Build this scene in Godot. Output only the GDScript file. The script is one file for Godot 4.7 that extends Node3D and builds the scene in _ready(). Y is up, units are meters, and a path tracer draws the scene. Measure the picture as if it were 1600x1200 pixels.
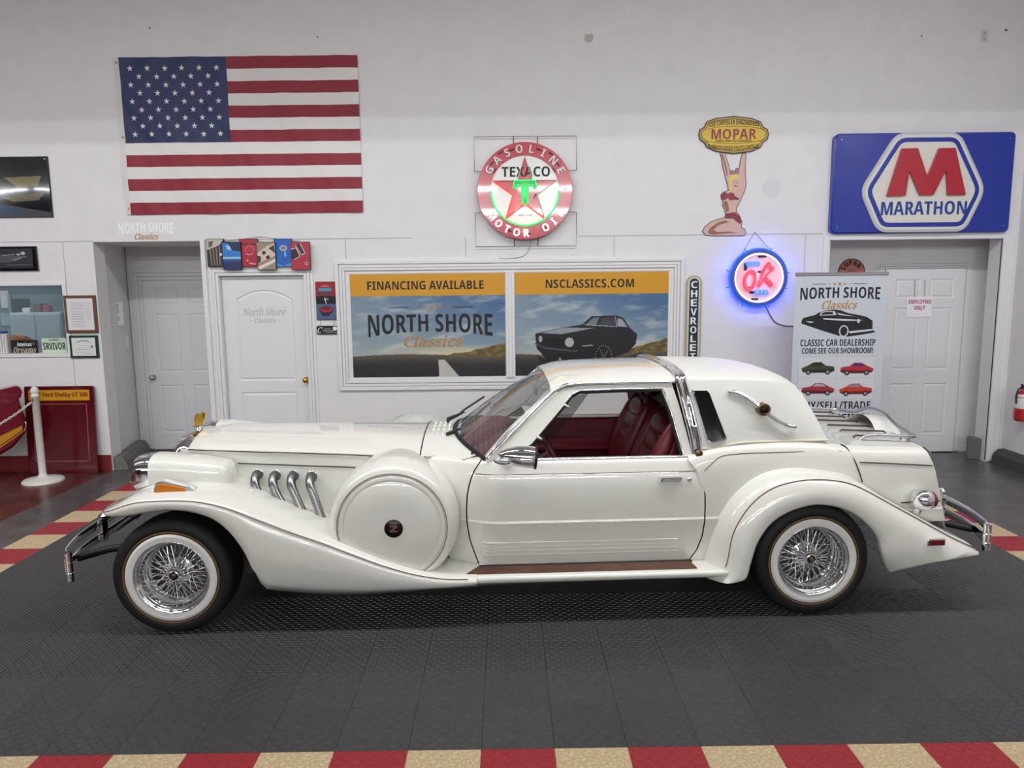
extends Node3D
# A classic-car showroom: camera, light and exposure first, then the room, the tiled floor, the signs and the coupe.

const BACK := -7.55          # z of the main rear wall
const TILE := 0.3048
var M := {}                  # materials
var F := {}                  # fonts
var used := {}               # names already taken at top level

func _ready() -> void:
	# --- camera
	var cam := Camera3D.new()
	cam.name = "camera"
	cam.fov = rad_to_deg(2.0 * atan(600.0 / 1132.16))
	cam.near = 0.05
	cam.far = 60.0
	cam.position = Vector3(0, 1.9108, 0)
	cam.rotation = Vector3(-0.13587, 0, -0.0104)
	cam.current = true
	add_child(cam)
	# --- surroundings (the showroom is closed; the environment gives no light of its own)
	var env := Environment.new()
	env.background_mode = Environment.BG_COLOR
	env.background_color = Color(0.02, 0.02, 0.02)
	env.tonemap_mode = Environment.TONE_MAPPER_LINEAR
	env.tonemap_exposure = 0.65
	env.sdfgi_enabled = true
	env.ssao_enabled = true
	env.ssil_enabled = true
	var we := WorldEnvironment.new()
	we.name = "surroundings"
	we.environment = env
	add_child(we)
	# --- large area lights: the tubes of the ceiling fixtures (the fixtures themselves are built in build_fixtures)
	for f in FIXTURES:
		var a := AreaLight3D.new()
		a.name = "ceiling_tube_light"
		a.area_size = Vector2(2.3, f[4])
		a.light_energy = f[3]
		a.light_color = Color(0.985, 0.99, 1.0)
		a.shadow_enabled = true
		a.area_range = 30.0
		a.position = Vector3(f[0], f[1], f[2])
		a.rotation = Vector3(-PI / 2 + f[5], 0, 0)
		add_child(a, true)
	make_fonts()
	make_materials()
	build_room()
	build_fixtures()
	build_floor()
	build_doors()
	build_wall_signs()
	build_left_side()
	build_right_side()
	build_car()

# ceiling fixtures: x, y and z of the light face, energy, width of the light face, tilt towards the rear wall
const FIXTURES := [
	[-7.6, 4.84, -3.5, 10.5, 0.16, 0.22], [-4.6, 4.84, -3.5, 10.5, 0.16, 0.22], [-1.6, 4.84, -3.5, 10.5, 0.16, 0.22], [1.4, 4.84, -3.5, 10.5, 0.16, 0.22], [4.0, 4.84, -3.5, 10.5, 0.16, 0.22],
	[-16.6, 4.84, 8.0, 8.5, 0.16, 0.95], [-13.6, 4.84, 8.0, 8.5, 0.16, 0.95], [-10.6, 4.84, 8.0, 8.5, 0.16, 0.95], [-7.6, 4.84, 8.0, 8.5, 0.16, 0.95], [-4.6, 4.84, 8.0, 8.5, 0.16, 0.95], [-1.6, 4.84, 8.0, 8.5, 0.16, 0.95], [1.4, 4.84, 8.0, 8.5, 0.16, 0.95], [4.0, 4.84, 8.0, 8.5, 0.16, 0.95],
	[-7.6, 4.84, 15.0, 16.0, 0.16, 1.05], [-4.6, 4.84, 15.0, 16.0, 0.16, 1.05], [-1.6, 4.84, 15.0, 16.0, 0.16, 1.05], [1.4, 4.84, 15.0, 16.0, 0.16, 1.05], [4.0, 4.84, 15.0, 16.0, 0.16, 1.05],
]

# ------------------------------------------------------------------ helpers
class Shape:
	var st := SurfaceTool.new()
	func _init() -> void:
		st.begin(Mesh.PRIMITIVE_TRIANGLES)
	func vert(p: Vector3, uv: Vector2, g: int) -> void:
		st.set_smooth_group(g)
		st.set_uv(uv)
		st.add_vertex(p)
	func tri(a: Vector3, b: Vector3, c: Vector3, out: Vector3, g := -1, ua := Vector2.ZERO, ub := Vector2.ZERO, uc := Vector2.ZERO) -> void:
		var n := (a - c).cross(a - b)
		if n.length_squared() < 1e-16:
			return
		vert(a, ua, g)
		if n.dot(out) < 0.0:
			vert(c, uc, g)
			vert(b, ub, g)
		else:
			vert(b, ub, g)
			vert(c, uc, g)
	func quad(a: Vector3, b: Vector3, c: Vector3, d: Vector3, out: Vector3, g := -1) -> void:
		tri(a, b, c, out, g, Vector2(0, 0), Vector2(1, 0), Vector2(1, 1))
		tri(a, c, d, out, g, Vector2(0, 0), Vector2(1, 1), Vector2(0, 1))
	# a smooth sheet through rows of points; its front faces away from the point «inside»
	func grid(rows: Array, inside: Vector3, g := 0, wrap := false) -> void:
		var n := rows.size()
		var m: int = rows[0].size()
		var sign_sum := 0.0
		var mm := m if wrap else m - 1
		for i in n - 1:
			for j in mm:
				var k := (j + 1) % m
				var a: Vector3 = rows[i][j]
				var b: Vector3 = rows[i][k]
				var c: Vector3 = rows[i + 1][k]
				var d: Vector3 = rows[i + 1][j]
				sign_sum += (a - c).cross(b - d).dot((a + b + c + d) * 0.25 - inside)
		var flip := sign_sum > 0.0
		for i in n - 1:
			for j in mm:
				var k := (j + 1) % m
				var a: Vector3 = rows[i][j]
				var b: Vector3 = rows[i][k]
				var c: Vector3 = rows[i + 1][k]
				var d: Vector3 = rows[i + 1][j]
				var u0 := float(j) / mm
				var u1 := float(j + 1) / mm
				var v0 := float(i) / (n - 1)
				var v1 := float(i + 1) / (n - 1)
				var q := [[a, Vector2(u0, v0)], [b, Vector2(u1, v0)], [c, Vector2(u1, v1)], [d, Vector2(u0, v1)]]
				for t in [[0, 1, 2], [0, 2, 3]]:
					var o: Array = t if flip else [t[0], t[2], t[1]]
					var p0: Vector3 = q[o[0]][0]
					if ((q[o[1]][0] - p0) as Vector3).cross(q[o[2]][0] - p0).length_squared() < 1e-18:
						continue
					for e in o:
						vert(q[e][0], q[e][1], g)
	func box(c: Vector3, s: Vector3, bev := 0.0) -> void:
		var h := s * 0.5
		var b := minf(bev, minf(h.x, minf(h.y, h.z)) * 0.9)
		for ax in 3:
			var u := (ax + 1) % 3
			var v := (ax + 2) % 3
			for sg in [-1.0, 1.0]:
				var o := Vector3.ZERO
				o[ax] = sg
				var p := []
				for e in [[-1, -1], [1, -1], [1, 1], [-1, 1]]:
					var q := c
					q[ax] += sg * h[ax]
					q[u] += e[0] * (h[u] - b)
					q[v] += e[1] * (h[v] - b)
					p.append(q)
				quad(p[0], p[1], p[2], p[3], o)
		if b <= 0.0:
			return
		for ax in 3:
			var u := (ax + 1) % 3
			var v := (ax + 2) % 3
			for su in [-1.0, 1.0]:
				for sv in [-1.0, 1.0]:
					var o := Vector3.ZERO
					o[u] = su
					o[v] = sv
					var p := []
					for e in [[-1, 0], [1, 0], [1, 1], [-1, 1]]:
						var q := c
						q[ax] += e[0] * (h[ax] - b)
						q[u] += su * (h[u] - (b if e[1] else 0.0))
						q[v] += sv * (h[v] - (0.0 if e[1] else b))
						p.append(q)
					quad(p[0], p[1], p[2], p[3], o)
		for sx in [-1.0, 1.0]:
			for sy in [-1.0, 1.0]:
				for sz in [-1.0, 1.0]:
					var o := Vector3(sx, sy, sz)
					var k := c + o * h
					tri(k - Vector3(0, sy * b, sz * b), k - Vector3(sx * b, 0, sz * b), k - Vector3(sx * b, sy * b, 0), o)
	func tube(path: Array, r, sides := 10, caps := true, closed := false) -> void:
		var n := path.size()
		var rows := []
		var up := Vector3.UP
		var t0: Vector3 = (path[1] - path[0]).normalized()
		if absf(t0.dot(up)) > 0.9:
			up = Vector3.RIGHT
		var prev: Vector3 = t0.cross(up).normalized()
		for i in n:
			var t: Vector3
			if closed:
				t = (path[(i + 1) % n] - path[(i + n - 1) % n]).normalized()
			else:
				t = (path[mini(i + 1, n - 1)] - path[maxi(i - 1, 0)]).normalized()
			prev = (prev - t * prev.dot(t)).normalized()
			var bi := t.cross(prev)
			var rr: float = r[i] if r is Array else r
			var row := []
			for k in sides:
				var a := TAU * k / sides
				row.append(path[i] + (prev * cos(a) + bi * sin(a)) * rr)
			rows.append(row)
		if closed:
			rows.append(rows[0])
		for i in rows.size() - 1:
			var c: Vector3 = (path[i % n] + path[(i + 1) % n]) * 0.5
			for k in sides:
				var k2 := (k + 1) % sides
				var o: Vector3 = (rows[i][k] + rows[i + 1][k2]) * 0.5 - c
				tri(rows[i][k], rows[i][k2], rows[i + 1][k2], o, 0)
				tri(rows[i][k], rows[i + 1][k2], rows[i + 1][k], o, 0)
		if caps and not closed:
			for e in [0, n - 1]:
				var o: Vector3 = (path[0] - path[1]) if e == 0 else (path[n - 1] - path[n - 2])
				for k in sides:
					tri(path[e], rows[e][k], rows[e][(k + 1) % sides], o)
	# profile points (radius, height) turned round the y axis of «x»
	func lathe(prof: Array, x: Transform3D, seg := 32, g := 0, a0 := 0.0, a1 := TAU) -> void:
		var ring := []
		for k in seg + 1:
			var a := a0 + (a1 - a0) * k / seg
			ring.append(Vector3(cos(a), 0, sin(a)))
		for i in prof.size() - 1:
			var p: Vector2 = prof[i]
			var q: Vector2 = prof[i + 1]
			var d := q - p
			for k in seg:
				var e0: Vector3 = ring[k]
				var e1: Vector3 = ring[k + 1]
				var o := x.basis * ((e0 + e1) * 0.5 * d.y + Vector3.UP * -d.x)
				var a := x * (e0 * p.x + Vector3.UP * p.y)
				var b := x * (e1 * p.x + Vector3.UP * p.y)
				var c := x * (e1 * q.x + Vector3.UP * q.y)
				var f := x * (e0 * q.x + Vector3.UP * q.y)
				tri(a, b, c, o, g)
				tri(a, c, f, o, g)
	# a flat outline in x and y, from z0 (back) to z1 (front); «x» places it
	func prism(poly: PackedVector2Array, z0: float, z1: float, x := Transform3D(), bev := 0.0) -> void:
		var idx := Geometry2D.triangulate_polygon(poly)
		var face := poly
		if bev > 0.0:
			var off := Geometry2D.offset_polygon(poly, -bev, Geometry2D.JOIN_MITER)
			if off.size() == 1 and off[0].size() == poly.size():
				face = _aligned(off[0], poly)
			else:
				bev = 0.0
		var fr := x.basis * Vector3(0, 0, 1)
		var lo := poly[0]
		var hi := poly[0]
		for p in poly:
			lo = lo.min(p)
			hi = hi.max(p)
		var sz := (hi - lo).max(Vector2(1e-6, 1e-6))
		for i in range(0, idx.size(), 3):
			var t := [idx[i], idx[i + 1], idx[i + 2]]
			var a := []
			var b := []
			var u := []
			for e in t:
				a.append(x * Vector3(face[e].x, face[e].y, z1))
				b.append(x * Vector3(poly[e].x, poly[e].y, z0))
				var w: Vector2 = (face[e] - lo) / sz
				u.append(Vector2(w.x, 1.0 - w.y))
			tri(a[0], a[1], a[2], fr, -1, u[0], u[1], u[2])
			tri(b[0], b[1], b[2], -fr)
		var cw := Geometry2D.is_polygon_clockwise(poly)
		for i in poly.size():
			var j := (i + 1) % poly.size()
			var d := poly[j] - poly[i]
			var n2 := Vector2(d.y, -d.x) * (-1.0 if cw else 1.0)
			var o := x.basis * Vector3(n2.x, n2.y, 0.0)
			var zs := z1 - bev
			quad(x * Vector3(poly[i].x, poly[i].y, z0), x * Vector3(poly[j].x, poly[j].y, z0), x * Vector3(poly[j].x, poly[j].y, zs), x * Vector3(poly[i].x, poly[i].y, zs), o)
			if bev > 0.0:
				quad(x * Vector3(poly[i].x, poly[i].y, zs), x * Vector3(poly[j].x, poly[j].y, zs), x * Vector3(face[j].x, face[j].y, z1), x * Vector3(face[i].x, face[i].y, z1), o + fr * n2.length())
	func _aligned(a: PackedVector2Array, b: PackedVector2Array) -> PackedVector2Array:
		if Geometry2D.is_polygon_clockwise(a) != Geometry2D.is_polygon_clockwise(b):
			a.reverse()
		var best := 0
		var bd := 1e9
		for s in a.size():
			var d := a[s].distance_to(b[0])
			if d < bd:
				bd = d
				best = s
		var out := PackedVector2Array()
		for i in a.size():
			out.append(a[(i + best) % a.size()])
		return out
	func ball(c: Vector3, r: Vector3, seg := 20, rings := 12, b := Basis.IDENTITY) -> void:
		var rows := []
		for i in rings + 1:
			var th := PI * i / rings
			var row := []
			for k in seg:
				var a := TAU * k / seg
				row.append(c + b * (Vector3(sin(th) * cos(a), cos(th), sin(th) * sin(a)) * r))
			rows.append(row)
		grid(rows, c, 0, true)
	func mesh() -> ArrayMesh:
		st.index()
		st.generate_normals()
		return st.commit()

func obj(called: String, sh, m: Material, parent: Node = null, at := Vector3.ZERO) -> MeshInstance3D:
	var o := MeshInstance3D.new()
	o.mesh = sh.mesh() if sh is Shape else sh
	o.material_override = m
	o.cast_shadow = GeometryInstance3D.SHADOW_CASTING_SETTING_ON
	o.position = at
	o.name = called if parent else numbered(called)
	(parent if parent else self).add_child(o, true)
	return o

func numbered(called: String) -> String:
	if not used.has(called):
		used[called] = 0
		return called
	used[called] += 1
	return "%s_%03d" % [called, used[called]]

func tag(o: Node, label: String, category: String, group := "") -> Node:
	o.set_meta("label", label)
	o.set_meta("category", category)
	if group:
		o.set_meta("group", group)
	return o

func thing(called: String, label: String, category: String, at := Vector3.ZERO, group := "") -> Node3D:
	var o := Node3D.new()
	o.name = numbered(called)
	add_child(o)
	o.position = at
	tag(o, label, category, group)
	return o

func struct(called: String, sh, m: Material) -> MeshInstance3D:
	var o := obj(called, sh, m)
	o.set_meta("kind", "structure")
	return o

func bx(c: Vector3, s: Vector3, bev := 0.0) -> Shape:
	var h := Shape.new()
	h.box(c, s, bev)
	return h

# a box between two corners
func span(a: Vector3, b: Vector3, bev := 0.0) -> Shape:
	return bx((a + b) * 0.5, (b - a).abs(), bev)

func pv(a: Array) -> PackedVector2Array:
	var o := PackedVector2Array()
	for i in range(0, a.size(), 2):
		o.append(Vector2(a[i], a[i + 1]))
	return o

func circle(c: Vector2, r: float, n := 40, r2 := 0.0) -> PackedVector2Array:
	var o := PackedVector2Array()
	for k in n:
		var a := TAU * k / n
		o.append(c + Vector2(cos(a) * r, sin(a) * (r2 if r2 > 0.0 else r)))
	return o

func rounded(x0: float, y0: float, x1: float, y1: float, r: float, n := 6) -> PackedVector2Array:
	var o := PackedVector2Array()
	for q in [[x1 - r, y1 - r, 0.0], [x0 + r, y1 - r, 0.5], [x0 + r, y0 + r, 1.0], [x1 - r, y0 + r, 1.5]]:
		for k in n + 1:
			var a: float = PI * (q[2] + 0.5 * k / n)
			o.append(Vector2(q[0] + cos(a) * r, q[1] + sin(a) * r))
	return o

func star(c: Vector2, r: float, turn := 0.0, inner := 0.382) -> PackedVector2Array:
	var o := PackedVector2Array()
	for k in 10:
		var a := PI / 2 + turn + PI * k / 5.0
		o.append(c + Vector2(cos(a), sin(a)) * (r if k % 2 == 0 else r * inner))
	return o

func plate(poly: PackedVector2Array, z0: float, z1: float, bev := 0.0) -> Shape:
	var h := Shape.new()
	h.prism(poly, z0, z1, Transform3D(), bev)
	return h

# smooth curve through points, «per» steps between each two
func through(pts: Array, per := 6, closed := false) -> Array:
	var out := []
	var n := pts.size()
	for i in (n if closed else n - 1):
		var p0 = pts[(i - 1 + n) % n] if closed else pts[maxi(i - 1, 0)]
		var p1 = pts[i]
		var p2 = pts[(i + 1) % n]
		var p3 = pts[(i + 2) % n] if closed else pts[mini(i + 2, n - 1)]
		for k in per:
			out.append(p1.cubic_interpolate(p2, p0, p3, float(k) / per))
	if not closed:
		out.append(pts[n - 1])
	return out

# value of a table of x, y pairs at x, smoothly
func tab(t: Array, x: float) -> float:
	var n := t.size() / 2
	if x <= t[0]:
		return t[1]
	for i in n - 1:
		var x0: float = t[2 * i]
		var x1: float = t[2 * i + 2]
		if x <= x1:
			var y0: float = t[2 * i + 1]
			var y1: float = t[2 * i + 3]
			var d := (y1 - y0) / (x1 - x0)
			var m0 := d
			var m1 := d
			if i > 0:
				m0 = 0.5 * (d + (y0 - t[2 * i - 1]) / (x0 - t[2 * i - 2]))
			if i < n - 2:
				m1 = 0.5 * (d + (t[2 * i + 5] - y1) / (t[2 * i + 4] - x1))
			var s := (x - x0) / (x1 - x0)
			var w := x1 - x0
			return (2 * s * s * s - 3 * s * s + 1) * y0 + (s * s * s - 2 * s * s + s) * w * m0 + (-2 * s * s * s + 3 * s * s) * y1 + (s * s * s - s * s) * w * m1
	return t[2 * n - 1]

func make_fonts() -> void:
	for d in [["sans", "Droid Sans", 400], ["bold", "Droid Sans", 700], ["serif", "Droid Serif", 700], ["serif_regular", "Droid Serif", 400], ["mono", "Droid Sans Mono", 400]]:
		var f := SystemFont.new()
		f.font_names = PackedStringArray([d[1]])
		f.font_weight = d[2]
		F[d[0]] = f

# lettering of a given height and width (0: natural), centred; «slant» leans it, «flare» lengthens the outer letters downwards, «bow» lifts the middle
func letters(s: String, h: float, w := 0.0, font := "bold", depth := 0.002, slant := 0.0, flare := 0.0, bow := 0.0) -> ArrayMesh:
	var tm := TextMesh.new()
	tm.text = s
	tm.font = F[font]
	tm.font_size = 64
	tm.pixel_size = 0.01
	tm.depth = 0.05
	tm.curve_step = 1.0
	var arr := tm.get_mesh_arrays()
	var v: PackedVector3Array = arr[Mesh.ARRAY_VERTEX]
	var lo := Vector3(1e9, 1e9, 1e9)
	var hi := -lo
	for p in v:
		lo = lo.min(p)
		hi = hi.max(p)
	var c := (lo + hi) * 0.5
	var sy := h / (hi.y - lo.y)
	var sx := sy if w <= 0.0 else w / (hi.x - lo.x)
	var sz := depth / maxf(hi.z - lo.z, 1e-6)
	for i in v.size():
		var p := v[i] - c
		p = Vector3(p.x * sx, p.y * sy, (v[i].z - lo.z) * sz)
		p.x += p.y * slant
		var far := (p.x / maxf((hi.x - lo.x) * sx * 0.5, 1e-6)) ** 2
		p.y = h * 0.5 - (h * 0.5 - p.y) * (1.0 + flare * far) + bow * (1.0 - far)
		v[i] = p
	arr[Mesh.ARRAY_VERTEX] = v
	var am := ArrayMesh.new()
	am.add_surface_from_arrays(Mesh.PRIMITIVE_TRIANGLES, arr)
	return am

func text(s: String, h: float, w: float, m: Material, parent: Node, at: Vector3, font := "bold", slant := 0.0, flare := 0.0, bow := 0.0, depth := 0.0015) -> MeshInstance3D:
	return obj("lettering", letters(s, h, w, font, depth, slant, flare, bow), m, parent, at)

# ------------------------------------------------------------------ painting flat print into an Image
class Print:
	var im: Image
	var w: int
	var h: int
	func _init(ww: int, hh: int, c: Color) -> void:
		w = ww
		h = hh
		im = Image.create(w, h, false, Image.FORMAT_RGBA8)
		im.fill(c)
	# outline in 0..1, y downwards
	func poly(p: Array, c: Color) -> void:
		var n := p.size() / 2
		var y0 := h
		var y1 := 0
		for i in n:
			y0 = mini(y0, int(floor(p[2 * i + 1] * h)))
			y1 = maxi(y1, int(ceil(p[2 * i + 1] * h)))
		for y in range(maxi(y0, 0), mini(y1, h)):
			var yc := (y + 0.5) / h
			var xs := []
			for i in n:
				var j := (i + 1) % n
				var ya: float = p[2 * i + 1]
				var yb: float = p[2 * j + 1]
				if (ya <= yc) != (yb <= yc):
					xs.append(p[2 * i] + (p[2 * j] - p[2 * i]) * (yc - ya) / (yb - ya))
			xs.sort()
			for k in range(0, xs.size() - 1, 2):
				var a := int(round(xs[k] * w))
				var b := int(round(xs[k + 1] * w))
				if b > a:
					im.fill_rect(Rect2i(a, y, b - a, 1), c)
	func ellipse(cx: float, cy: float, rx: float, ry: float, c: Color, turn := 0.0) -> void:
		var p := []
		for k in 36:
			var a := TAU * k / 36
			var q := Vector2(cos(a) * rx, sin(a) * ry).rotated(turn)
			p.append(cx + q.x)
			p.append(cy + q.y)
		poly(p, c)
	func line(p: Array, width: float, c: Color) -> void:
		for i in range(0, p.size() - 3, 2):
			var a := Vector2(p[i], p[i + 1])
			var b := Vector2(p[i + 2], p[i + 3])
			var asp := float(w) / h
			var d := Vector2((b.x - a.x) * asp, b.y - a.y).normalized().orthogonal() * width * 0.5
			d.x /= asp
			poly([a.x + d.x, a.y + d.y, b.x + d.x, b.y + d.y, b.x - d.x, b.y - d.y, a.x - d.x, a.y - d.y], c)
	func rect(x0: float, y0: float, x1: float, y1: float, c: Color) -> void:
		im.fill_rect(Rect2i(int(x0 * w), int(y0 * h), int((x1 - x0) * w), int((y1 - y0) * h)), c)
	func material(rough := 0.5, coat := 0.0) -> StandardMaterial3D:
		var m := StandardMaterial3D.new()
		m.albedo_texture = ImageTexture.create_from_image(im)
		m.roughness = rough
		m.texture_repeat = false
		if coat > 0.0:
			m.clearcoat_enabled = true
			m.clearcoat = coat
			m.clearcoat_roughness = 0.06
		return m

func mat(c: Color, rough := 0.5, metal := 0.0, coat := 0.0) -> StandardMaterial3D:
	var m := StandardMaterial3D.new()
	m.albedo_color = c
	m.roughness = rough
	m.metallic = metal
	if coat > 0.0:
		m.clearcoat_enabled = true
		m.clearcoat = coat
		m.clearcoat_roughness = 0.04
	return m

func glow(c: Color, e: float) -> StandardMaterial3D:
	var m := mat(c, 0.3)
	m.emission_enabled = true
	m.emission = c
	m.emission_energy_multiplier = e
	return m

func pane(c: Color) -> StandardMaterial3D:
	var m := mat(c, 0.02)
	m.transparency = BaseMaterial3D.TRANSPARENCY_ALPHA
	return m

func rgb(r: int, g: int, b: int) -> Color:
	return Color8(r, g, b)

func noise_tex(freq: float, a: Color, b: Color, size := 512, sd := 1, oct := 4) -> NoiseTexture2D:
	var n := FastNoiseLite.new()
	n.seed = sd
	n.noise_type = FastNoiseLite.TYPE_SIMPLEX_SMOOTH
	n.frequency = freq
	n.fractal_octaves = oct
	var t := NoiseTexture2D.new()
	t.width = size
	t.height = size
	t.seamless = true
	t.noise = n
	var g := Gradient.new()
	g.set_color(0, a)
	g.set_color(1, b)
	t.color_ramp = g
	return t

func make_materials() -> void:
	var wall := mat(rgb(228, 226, 226), 0.72)
	wall.albedo_texture = noise_tex(0.012, Color(0.975, 0.975, 0.978), Color(1, 1, 1), 512, 3)
	wall.uv1_triplanar = true
	wall.uv1_world_triplanar = true
	wall.uv1_scale = Vector3(0.45, 0.45, 0.45)
	M.wall = wall
	M.trim = mat(rgb(226, 225, 225), 0.5)
	M.door = mat(rgb(224, 224, 226), 0.45)
	M.reveal = mat(rgb(206, 205, 201), 0.7)
	M.ceil = mat(rgb(214, 212, 208), 0.85)
	M.far_wall = mat(rgb(150, 146, 144), 0.8)
	M.shade = mat(rgb(225, 225, 225), 0.4)
	M.tube = glow(Color(1.0, 0.98, 0.96), 5.0)
	M.line = mat(rgb(176, 176, 178), 0.7)
	M.black = mat(rgb(20, 20, 22), 0.5)
	M.blackgloss = mat(rgb(14, 14, 17), 0.12, 0.0, 0.6)
	M.ink = mat(rgb(24, 25, 30), 0.6)
	M.gold_ink = mat(rgb(176, 132, 56), 0.5)
	M.yellow = mat(rgb(206, 146, 2), 0.4)
	M.white_ink = mat(rgb(236, 236, 238), 0.5)
	M.chrome = mat(rgb(235, 236, 238), 0.04, 1.0)
	M.steel = mat(rgb(190, 190, 192), 0.25, 1.0)
	M.brass = mat(rgb(216, 176, 80), 0.15, 1.0)
	M.wire = mat(rgb(60, 62, 66), 0.5)
	M.redwall = mat(rgb(120, 34, 34), 0.5)
	M.maroon = mat(rgb(88, 8, 24), 0.2, 0.0, 0.7)
	M.plastic_white = mat(rgb(222, 220, 214), 0.4)
	var conc := mat(rgb(128, 127, 123), 0.85)
	conc.albedo_texture = noise_tex(0.03, Color(0.72, 0.72, 0.7), Color(1, 1, 1), 256, 5)
	conc.uv1_triplanar = true
	conc.uv1_scale = Vector3(2, 2, 2)
	M.concrete = conc
	# painted concrete: charcoal and oxblood
	var fl := mat(rgb(92, 90, 90), 0.24)
	fl.albedo_texture = noise_tex(0.01, Color(0.78, 0.74, 0.74), Color(1.0, 1.0, 1.0), 512, 8)
	fl.roughness_texture = noise_tex(0.014, Color(0.75, 0.75, 0.75), Color(1, 1, 1), 512, 18)
	fl.roughness = 0.34
	fl.uv1_triplanar = true
	fl.uv1_world_triplanar = true
	fl.uv1_scale = Vector3(0.5, 0.5, 0.5)
	M.floor_paint = fl
	var fr := fl.duplicate()
	fr.albedo_color = rgb(108, 42, 42)
	fr.albedo_texture = noise_tex(0.012, Color(0.62, 0.66, 0.68), Color(1, 1, 1), 512, 9)
	M.floor_red = fr
	var k := 0
	for d in [["tread", rgb(68, 68, 69)], ["tread", rgb(70, 70, 70)], ["tread", rgb(66, 65, 66)], ["basket", rgb(68, 69, 71)], ["basket", rgb(65, 66, 68)], ["rib", rgb(72, 71, 71)]]:
		var m := mat(d[1], 0.46)
		m.albedo_texture = noise_tex(0.02, Color(0.84, 0.83, 0.83), Color(1, 1, 1), 256, 30 + k)
		m.roughness_texture = noise_tex(0.02, Color(0.8, 0.8, 0.8), Color(1, 1, 1), 256, 40 + k)
		M["tile_%d" % k] = m
		k += 1
	for d in [["tile_red", rgb(158, 32, 42), Color(0.9, 0.9, 0.9)], ["tile_cream", rgb(222, 202, 162), Color(0.74, 0.7, 0.66)]]:
		var m := mat(d[1], 0.5)
		m.albedo_texture = noise_tex(0.06, d[2], Color(1, 1, 1), 256, 50)
		M[d[0]] = m

# ------------------------------------------------------------------ the room
func build_room() -> void:
	var outline := pv([5.2, 0, 5.2, 5.2, -20.0, 5.2, -20.0, 1.953, -4.63, 1.953, -4.63, 1.251, -20.0, 1.251, -20.0, -0.1, -4.275, -0.1, -4.275, 2.39,
		-3.175, 2.39, -3.175, -0.1, -3.008, -0.1, -3.008, 2.03, -2.138, 2.03, -2.138, -0.1, 3.279, -0.1, 3.279, 2.35, 5.043, 2.35, 5.043, -0.1, 5.2, -0.1])
	struct("wall_back", plate(outline, BACK - 0.2, BACK), M.wall)
	# the two recesses: splayed sides, rear walls, soffits
	for d in [["wall_recess", [-4.275, BACK - 0.03], [-4.49, -8.56], 2.39], ["wall_recess", [-3.175, BACK - 0.2], [-3.175, -8.56], 2.39], ["wall_recess", [3.279, BACK - 0.2], [3.279, -8.04], 2.35], ["wall_recess", [5.043, BACK - 0.03], [5.27, -8.04], 2.35]]:
		var a := Vector3(d[1][0], 0, d[1][1])
		var b := Vector3(d[2][0], 0, d[2][1])
		var side := (b - a).cross(Vector3.UP).normalized() * 0.12
		if (side.x > 0) != (a.x > 0 if absf(a.x) > 4.0 else a.x < 0):
			side = -side
		var h := Shape.new()
		var up := Vector3(0, d[3] + 0.05, 0)
		var dn := Vector3(0, -0.1, 0)
		var c := [a, b, b + side, a + side]
		for i in 4:
			var j := (i + 1) % 4
			h.quad(c[i] + dn, c[j] + dn, c[j] + up, c[i] + up, (c[i] + c[j]) * 0.5 - (a + b + side) * 0.5)
		h.quad(c[0] + up, c[1] + up, c[2] + up, c[3] + up, Vector3.UP)
		h.quad(c[0] + dn, c[1] + dn, c[2] + dn, c[3] + dn, Vector3.DOWN)
		struct("wall_recess", h, M.wall)
	struct("wall_recess", span(Vector3(-4.7, -0.1, -8.75), Vector3(-3.0, 2.6, -8.56)), M.wall)
	struct("wall_recess", span(Vector3(3.1, -0.1, -8.24), Vector3(5.5, 2.6, -8.04)), M.wall)
	struct("ceiling_recess", span(Vector3(-4.6, 2.39, -8.7), Vector3(-3.05, 2.55, BACK - 0.2)), M.wall)
	struct("ceiling_recess", span(Vector3(3.15, 2.35, -8.2), Vector3(5.4, 2.5, BACK - 0.2)), M.wall)
	struct("wall_right", span(Vector3(5.2, -0.1, BACK - 0.2), Vector3(5.4, 5.2, 18.7)), M.wall)
	struct("wall_left", span(Vector3(-20.2, -0.1, -9.9), Vector3(-20.0, 5.2, 18.7)), M.far_wall)
	struct("wall_front", span(Vector3(-20.2, -0.1, 18.5), Vector3(5.4, 5.2, 18.7)), M.far_wall)
	struct("ceiling", span(Vector3(-20.2, 5.2, BACK - 0.2), Vector3(5.4, 5.4, 18.7)), M.ceil)
	# lower wall panelling: a shallow ledge and joint lines
	var seam := [[-20.0, -4.275], [-3.175, -1.0], [0.7, 3.2]]
	for s in seam:
		struct("trim_seam", span(Vector3(s[0], 2.396, BACK - 0.01), Vector3(s[1], 2.402, BACK + 0.004)), M.line)
	for x in [-4.585, -1.69, -0.46, 1.06, 3.02]:
		struct("trim_joint", span(Vector3(x - 0.003, 2.19 if absf(x) < 1.75 else 0.0, BACK - 0.01), Vector3(x + 0.003, 2.4, BACK + 0.0025)), M.line)
	# corner posts and casings beside the recesses
	struct("trim_post", span(Vector3(-3.175, 0, BACK - 0.02), Vector3(-3.125, 2.4, BACK + 0.022), 0.004), M.trim)
	struct("trim_post", span(Vector3(3.2, 0, BACK - 0.01), Vector3(3.262, 2.37, BACK + 0.018), 0.004), M.trim)
	struct("trim_post", span(Vector3(5.043, 0, BACK - 0.02), Vector3(5.13, 2.42, BACK + 0.02), 0.004), M.trim)
	struct("trim_lintel", span(Vector3(3.262, 2.33, BACK - 0.03), Vector3(5.06, 2.4, BACK + 0.018), 0.004), M.trim)
	struct("baseboard_left", span(Vector3(-20.0, -0.012, BACK - 0.05), Vector3(-4.277, 0.162, BACK + 0.006), 0.002), M.redwall)

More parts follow.
